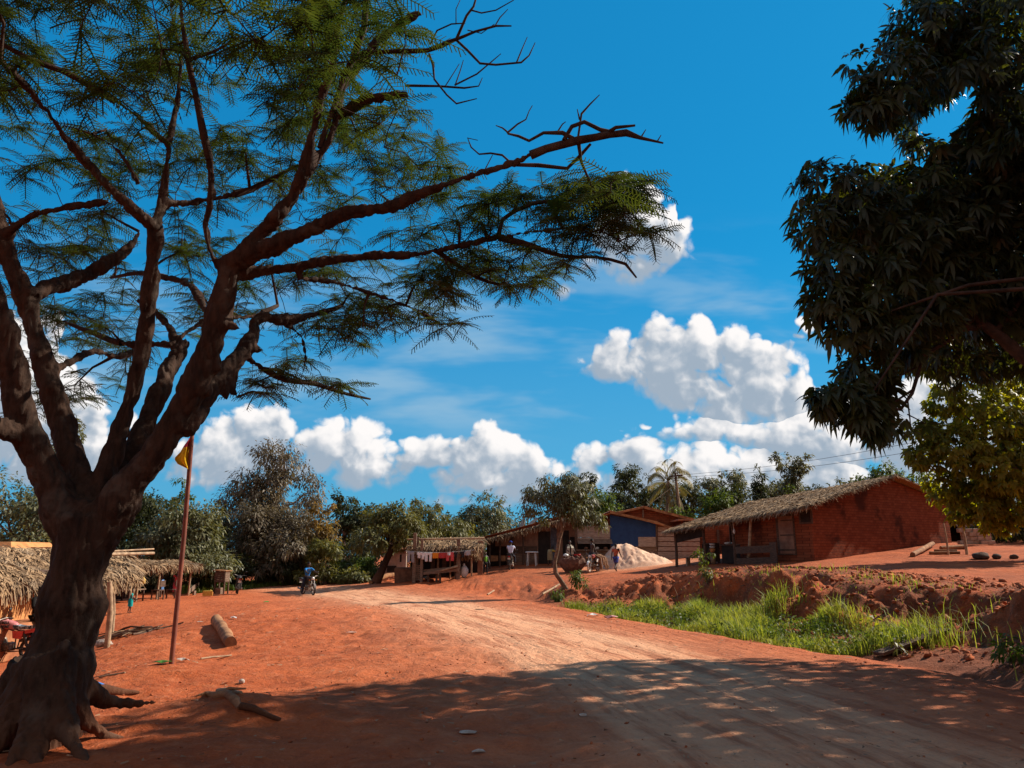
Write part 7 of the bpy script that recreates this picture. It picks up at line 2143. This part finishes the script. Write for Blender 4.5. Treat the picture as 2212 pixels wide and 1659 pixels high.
def flagpole():
    b = hit(370, 1434); tp = P(418, 902, b.y)
    t = thing('flagpole', 'thin red-brown flagpole with a limp yellow flag', 'flagpole', b)
    MB().tube([b - Vector((0, 0, .2)), b.lerp(tp, .5) + Vector((.02, 0, 0)), tp], [.040, .038, .034], 10).build('pole', mat('red_brown_pipe', (.24, .075, .045), (.15, .05, .035), 5, .6, .1), t)
    # limp flag: red top, yellow below
    nx, nz = 8, 14; vs = []; fs = []; mi = []
    L = [(0, 0, 1), (2.2, .08, 1)]
    for j in range(nz + 1):
        v = j / nz
        py = 944 + 70 * v
        edge = np.interp(v, [0, .2, .45, .68, .86, 1], [5, 13, 20, 31, 22, 3])
        pole_px = 412 - (py - 944) * .088
        for i in range(nx + 1):
            u = i / nx
            vs.append(P(pole_px - u * edge, py + u * (6 - 10 * v), b.y + .06 * math.sin(u * 7 + v * 3) - .03))
    for j in range(nz):
        for i in range(nx):
            a = j * (nx + 1) + i; fs.append((a, a + 1, a + nx + 2, a + nx + 1)); mi.append(0 if j / nz < .26 else 1)
    mb = MB(); mb.add(vs, fs, 0, True); mb.m = mi
    o = mb.build('flag', [cloth_mat('flag_red', (.55, .05, .09)), cloth_mat('flag_yellow', (.85, .50, .02))], t)
    o.modifiers.new('thickness', 'SOLIDIFY').thickness = .01
flagpole()

def foreground_things():
    a = hit(468, 1346); b = hit(497, 1398); r = .135
    a.z += r * .6; b.z += r * .6
    n = 9; mb = MB(); mb.tube([a.lerp(b, i / n) + Vector((random.uniform(-.02, .02), 0, random.uniform(-.02, .02))) for i in range(n + 1)], [r * random.uniform(.92, 1.08) for _ in range(n + 1)], 14, rough=.07)
    mb.solo('log', M_log, 'thick pale log lying alone on the red ground right of the flagpole', 'log')
    def lie(p, q, r0, r1, label, nm='stick', m=M_pole, cat='stick'):
        a, b = hit(*p), hit(*q); a.z += r0 * .7; b.z += r1 * .7; mb = MB()
        mb.tube([a, a.lerp(b, .35) + Vector((0, 0, r0 * .5)), a.lerp(b, .7), b], [r0, r0 * .95, (r0 + r1) / 2, r1], 8, rough=.08); mb.solo(nm, m, label, cat)
    lie((434, 1426), (500, 1417), .018, .014, 'thin pale stick on the ground in front of the thick log')
    lie((214, 1467), (270, 1454), .014, .012, 'thin pale stick right of the big tree trunk')
    lie((520, 1532), (604, 1560), .040, .022, 'dark broken branch lying in the foreground shade', 'branch', M_bark, 'branch')
    lie((470, 1498), (520, 1500), .03, .02, 'short pale stick on the small earth hump in the foreground')
    pts = [(424, 1506), (446, 1500), (468, 1508), (490, 1506), (508, 1518), (518, 1534)]; rs = [.012, .03, .045, .05, .045, .03]
    mb = MB(); mb.tube([hit(*q) + Vector((0, 0, r_ * .3)) for q, r_ in zip(pts, rs)], rs, 8, rough=.16)
    q = hit(468, 1505); mb.tube([q, q + Vector((.10, .10, .07)), q + Vector((.28, .16, .06))], [.03, .022, .008], 6, rough=.12)
    mb.solo('dead_root', mat('dead_root_wood', (.40, .19, .09), (.24, .10, .05), 6, .95, .7, 18), 'gnarled pale root snaking over the lit hump in the foreground', 'root')
    lie((180, 1512), (300, 1500), .08, .02, 'surface root running right from the big tree', 'root', M_bark, 'root')
    def scrap(px, py, w, d, m, label, nm, cat, h=.02, rz=None):
        c = hit(px, py); r_ = random.Random(px); mb = MB(); k = 9; vs = []; 
        for i in range(k):
            a = 2 * math.pi * i / k; q = r_.uniform(.75, 1.1); vs.append((c.x + math.cos(a) * w * .5 * q, c.y + math.sin(a) * d * .5 * q, c.z + .012 + r_.uniform(0, h)))
        vs.append((c.x, c.y, c.z + .02 + h)); fs = [(i, (i + 1) % k, k) for i in range(k)]
        mb.add(vs, fs); o = mb.solo(nm, m, label, cat); o.modifiers.new('thickness', 'SOLIDIFY').thickness = .004
    paper = mat('dusty_paper', (.55, .45, .38), (.38, .28, .22), 14, .9)
    scrap(1010, 1588, .20, .14, paper, 'flat pale paper wrapper in the foreground shade, the larger of two', 'wrapper', 'litter')
    scrap(1033, 1630, .13, .09, paper, 'small pale scrap nearest the camera in the foreground shade', 'wrapper', 'litter')
    scrap(1259, 1549, .10, .07, paper, 'tiny white scrap on the shaded right half of the road', 'wrapper', 'litter')
    scrap(209, 1484, .22, .14, mat('blue_plastic_bag', (.04, .20, .55), (.03, .14, .4), 9, .4), 'crumpled blue plastic bag right of the big trunk', 'plastic_bag', 'litter', .05)
    c = hit(522, 1478); mb = MB(); mb.ball(c + Vector((0, 0, .03)), (.045, .035, .035), 0, 8, 6, .18); mb.solo('stone', mat('pale_stone', (.5, .42, .36), (.36, .28, .23), 20, .9), 'white stone at the edge of the foreground shade', 'stone')
    scrap(350, 1436, .30, .14, mat('green_leaf_litter', (.10, .28, .05), (.06, .18, .03)), 'fresh green leaves lying left of the flagpole foot', 'leaves', 'litter', .05)
    scrap(394, 1431, .26, .16, paper, 'pale crumpled wrapper right of the flagpole foot', 'wrapper', 'litter', .06)
    scrap(760, 1368, .30, .12, paper, 'pale scrap lying on the sunlit left half of the road', 'wrapper', 'litter')
    scrap(505, 1338, .2, .12, M_white, 'small white scrap beyond the right end of the thick log', 'wrapper', 'litter', .05)
    scrap(432, 1345, .2, .1, paper, 'pale scrap just left of the thick log', 'wrapper', 'litter')
    scrap(1320, 1338, .5, .2, mat('pinkish_rubbish', (.6, .3, .28), (.4, .16, .15), 20, .8), 'pinkish rubbish at the left foot of the ditch grass', 'rubbish', 'litter', .10)
    scrap(1280, 1332, .4, .2, M_white, 'white rubbish at the near tip of the ditch grass', 'rubbish', 'litter', .08)
    scrap(575, 1302, .3, .12, mat('green_plastic', (.05, .35, .06), (.04, .25, .05)), 'small green plastic scrap on the sunlit ground left of the rider', 'wrapper', 'litter', .05)
    scrap(1035, 1318, .35, .1, M_wood_d, 'dark flat piece of wood on the road below the small tree', 'wood_piece', 'wood')
    # countless scraps of straw and chips
    r = np.random.default_rng(91); V = []; Fq = []; k = 0
    for _ in range(1700):
        x = r.uniform(-13, 6); y = 7 + 36 * r.random() ** 1.4
        if edge_d(np.array([x]), np.array([y]))[0] > .6: continue
        z = G(x, y) + .012; a = r.uniform(0, 6.28); L = r.uniform(.012, .04) * (.6 + y * .05); w = r.uniform(.004, .012) * (.6 + y * .06)
        c, s = math.cos(a), math.sin(a)
        for dx, dy in ((-L, -w), (L, -w), (L, w), (-L, w)): V.append((x + c * dx - s * dy, y + s * dx + c * dy, z + r.uniform(0, .02)))
        Fq.append((k, k + 1, k + 2, k + 3)); k += 4
    m = leafmat('straw_chips', (.50, .30, .18), (.16, .075, .045), .0, gloss=.1, rough=.9)
    o = link('chaff', npmesh('chaff', V, Fq, m)); tag(o, 'straw chips and leaf scraps strewn over the red ground', 'litter', kind='stuff')
foreground_things()

# ================================================================== grass
def grass():
    r = np.random.default_rng(14)
    def blades(pts, h, w, lean=.5):
        n = len(pts); a = r.uniform(0, 6.283, n); d = np.stack([np.cos(a), np.sin(a), 0 * a], 1); s = np.stack([-np.sin(a), np.cos(a), 0 * a], 1)
        hh = (h * (.5 + .8 * r.random(n)))[:, None]; ww = w * (.6 + .8 * r.random((n, 1))); le = (lean * (.2 + r.random(n)))[:, None]
        m = pts + np.array([0, 0, 1.0]) * hh * .6 + d * hh * le * .3; t = pts + np.array([0, 0, 1.0]) * hh * (1 - .3 * le) + d * hh * le
        V = np.stack([pts - s * ww, pts + s * ww, m + s * ww * .8, m - s * ww * .8, t + s * ww * .15, t - s * ww * .15], 1)
        o = np.arange(n)[:, None] * 6
        return V.reshape(-1, 3), np.concatenate([o + np.array([[0, 1, 2, 3]]), o + np.array([[3, 2, 4, 5]])], 0)
    N = 150000
    x = r.uniform(.5, 11, N); y = r.uniform(9.5, 28, N)
    d = edge_d(x, y); cl = fbm(x, y, .9, 3); cl2 = fbm(x + 9, y, 2.5, 2)
    dens = sstep(d, .15, .7) * (1 - sstep(d, 2.6, 4.0)) * sstep(y, 12.2, 13.6) * (1 - sstep(y, 27.6, 29.8)) * sstep(cl + .5 * cl2, -.32, .05)
    dens = np.maximum(dens, .05 * sstep(d, .0, .5) * (1 - sstep(d, 6, 8)))
    dens = np.maximum(dens, .05 * sstep(d, .4, 1) * (1 - sstep(d, 2.4, 3.6)) * (1 - sstep(y, 12, 13)))
    dens = dens * (1 - .97 * sstep(x / y, .415, .455) * sstep(17 - y, 0, 1.5))
    k = r.random(N) < dens
    x, y, d, cl = x[k], y[k], d[k], cl[k]
    z = terrain(x, y)
    h = (.13 + .42 * sstep(cl, -.2, .4)) * (.45 + .55 * sstep(d, .2, 1.1)) * np.where(d > 4.2, .45, 1)
    pl = np.hypot(x - 6.9, y - 14.2) < 1.9
    x, y, z, h, d = x[~pl], y[~pl], z[~pl], h[~pl], d[~pl]
    parts = [blades(np.stack([x, y, z - .02], 1), h, .0085 + .0 * h[:, None], .7)]
    o = link('grass', npmesh('grass', *merge(parts), leafmat('ditch_grass', (.13, .200, .022), (.40, .37, .085), .40, (1.5, 1.5, .6), .2, .6, .9)))
    tag(o, 'tall green grass filling the roadside ditch below the bank', 'grass', kind='stuff')
    # broad-leaved weeds among the grass
    N = 420; x = r.uniform(1.5, 8, N * 6); y = r.uniform(13, 26.5, N * 6); d = edge_d(x, y); k = (d > .4) & (d < 2.8) & (r.random(N * 6) < .22) & (np.hypot(x - 6.9, y - 14.2) > 1.9)
    x, y = x[k], y[k]; z = terrain(x, y)
    c = np.repeat(np.stack([x, y, z], 1), 22, 0); c = c + r.normal(size=c.shape) * np.array([.14, .14, .0]) + np.array([0, 0, 1]) * r.random((len(c), 1)) * .34
    v, f = diamond_leaves(c, unit(r.normal(size=c.shape) + np.array([0, 0, .1])), unit(r.normal(size=c.shape) * .5 + np.array([0, 0, 1.0])), .07 + .07 * r.random(len(c)), .045, .2)
    o = link('weeds', npmesh('weeds', v, f, LF['fresh'])); tag(o, 'broad-leaved weeds growing among the ditch grass', 'weeds', kind='stuff')
    # verge beyond the bend
    N = 9000; px = r.uniform(395, 800, N); Y = 48 + 12 * r.random(N)
    P_ = []
    for a, b in zip(px, Y):
        if b < np.interp(a, [395, 470, 560, 640, 800], [46, 49, 52, 55, 57]): continue
        h_, _ = ray(a, 1200); P_.append((h_ * b, b))
    P_ = np.array(P_); z = terrain(P_[:, 0], P_[:, 1])
    o = link('grass', npmesh('verge_grass', *blades(np.column_stack([P_, z - .03]), .34 + 0 * z, .03, .5), leafmat('verge_grass_leaf', (.075, .125, .022), (.14, .17, .035), .35, (1.4, 1.4, .6), .2, .5)))
    tag(o, 'green grass verge under the trees beyond the road bend', 'grass', kind='stuff')
    # clods and dead bits on the bank
    N = 15000; x = r.uniform(1, 18, N); y = r.uniform(10, 33, N); d = edge_d(x, y); k = (d > 1.8) & (d < 8.5)
    x2 = r.uniform(-11, 7, 9000); y2 = 6.5 + 22 * r.random(9000); d2 = edge_d(x2, y2); k2 = (d2 < .5) & ((d2 < -5.5) | (d2 > -1.2) | (r.random(9000) < .3)) & (r.random(9000) < .35)
    x, y = np.concatenate([x[k], x2[k2]]), np.concatenate([y[k], y2[k2]]); z = terrain(x, y); nk = int(k.sum())
    V = []; Fq = []; q = 0
    ico = np.array([(0,0,1),(.9,0,.45),(.28,.85,.45),(-.72,.53,.45),(-.72,-.53,.45),(.28,-.85,.45),(.72,.53,-.45),(-.28,.85,-.45),(-.9,0,-.45),(-.28,-.85,-.45),(.72,-.53,-.45),(0,0,-1)])
    tri = np.array([(0,1,2),(0,2,3),(0,3,4),(0,4,5),(0,5,1),(1,6,2),(2,7,3),(3,8,4),(4,9,5),(5,10,1),(1,10,6),(2,6,7),(3,7,8),(4,8,9),(5,9,10),(6,11,7),(7,11,8),(8,11,9),(9,11,10),(10,11,6)])
    n = len(x); sz = .010 + .080 * r.random(n) ** 5
    sz[nk:] = .005 + .018 * r.random(n - nk) ** 4
    V = ico[None] * sz[:, None, None] * (1 + .35 * r.normal(size=(n, 12, 1))) * np.array([1, 1, .7]) + np.stack([x, y, z + sz * .3], 1)[:, None]
    Ft = tri[None] + (np.arange(n) * 12)[:, None, None]
    o = link('clods', npmesh('clods', V.reshape(-1, 3), Ft.reshape(-1, 3), leafmat('earth_clods', (.46, .14, .06), (.24, .065, .03), 0, gloss=.1, rough=.95))); tag(o, 'loose clods and crumbs of red earth on the roadside bank', 'rubble', kind='stuff')
    # dead plant litter on the bank
    N = 7000; x = r.uniform(1, 18, N); y = r.uniform(10, 32, N); d = edge_d(x, y); k = (d > 1.6) & (d < 8) & (fbm(x, y, 1.1, 3) > .0); x, y = x[k], y[k]; z = terrain(x, y)
    n = len(x); dd = unit(r.normal(size=(n, 3)) * np.array([1, 1, .35])); 
    v, f = diamond_leaves(np.stack([x, y, z + .02], 1), dd, unit(r.normal(size=(n, 3)) * .4 + np.array([0, 0, 1.0])), .06 + .14 * r.random(n), .02 + .03 * r.random(n), .1)
    o = link('leaf_litter', npmesh('leaf_litter', v, f, leafmat('dead_leaves', (.30, .17, .09), (.08, .045, .03), .1, gloss=.15, rough=.85))); tag(o, 'dead leaves and stalks scattered over the bank', 'litter', kind='stuff')
grass()

def bank_plants():
    def plant(px, py, h, n, label, L=.13, lf='fresh', seed=1):
        b = hit(px, py); r = np.random.default_rng(seed)
        t = thing('sapling', label, 'plant', b); mb = MB(); lob = []
        for k in range(4):
            e = b + Vector((r.normal() * .14, r.normal() * .12, h * r.uniform(.6, 1))); mb.tube(bend(b, e, 3, .1), [.012, .01, .008, .004], 5)
            for s in (.5, .75, 1): lob.append((np.array(b.lerp(e, s)), (.14, .14, .10)))
        mb.build('stem', M_trunk, t); add_leaves('foliage', leaf_cloud(lob, n, L, L * .5, r, clump=8, cr=.1, hang=.4), LF[lf], t)
    plant(1517, 1234, 1.05, 130, 'leafy sapling on the bank edge before the veranda', .16, 'fresh', 3)
    plant(1528, 1262, .5, 90, 'low leafy weed hanging on the bank face under the sapling', .14, 'olive', 4)
    plant(1892, 1392, .55, 90, 'yellowish green weed at the right end of the ditch grass', .13, 'yellow', 5)
    plant(1930, 1418, .35, 60, 'thin pale weed beside the plank in the ditch', .12, 'olive', 6)
    plant(2190, 1440, .5, 120, 'dark green weed in the shade at the right edge', .12, 'fresh', 8)
    plant(1205, 1300, .4, 160, 'bushy weed at the near left end of the ditch', .12, 'fresh', 7)
    for i, (x0, y0, x1, y1, lb) in enumerate(((1652, 1352, 1643, 1290, 'tall dry grass stalk standing before the bank face'), (1690, 1330, 1676, 1285, 'dry stalk right of the tall stalk at the bank'), (1465, 1300, 1456, 1268, 'dry stalk at the left top of the ditch grass'))):
        b = hit(x0, y0); tp = P(x1, y1, b.y); mb = MB(); mb.tube([b, b.lerp(tp, .5) + Vector((.03, 0, 0)), tp], [.010, .008, .006], 5); mb.solo('dry_stalk', M_pole, lb, 'plant')
bank_plants()
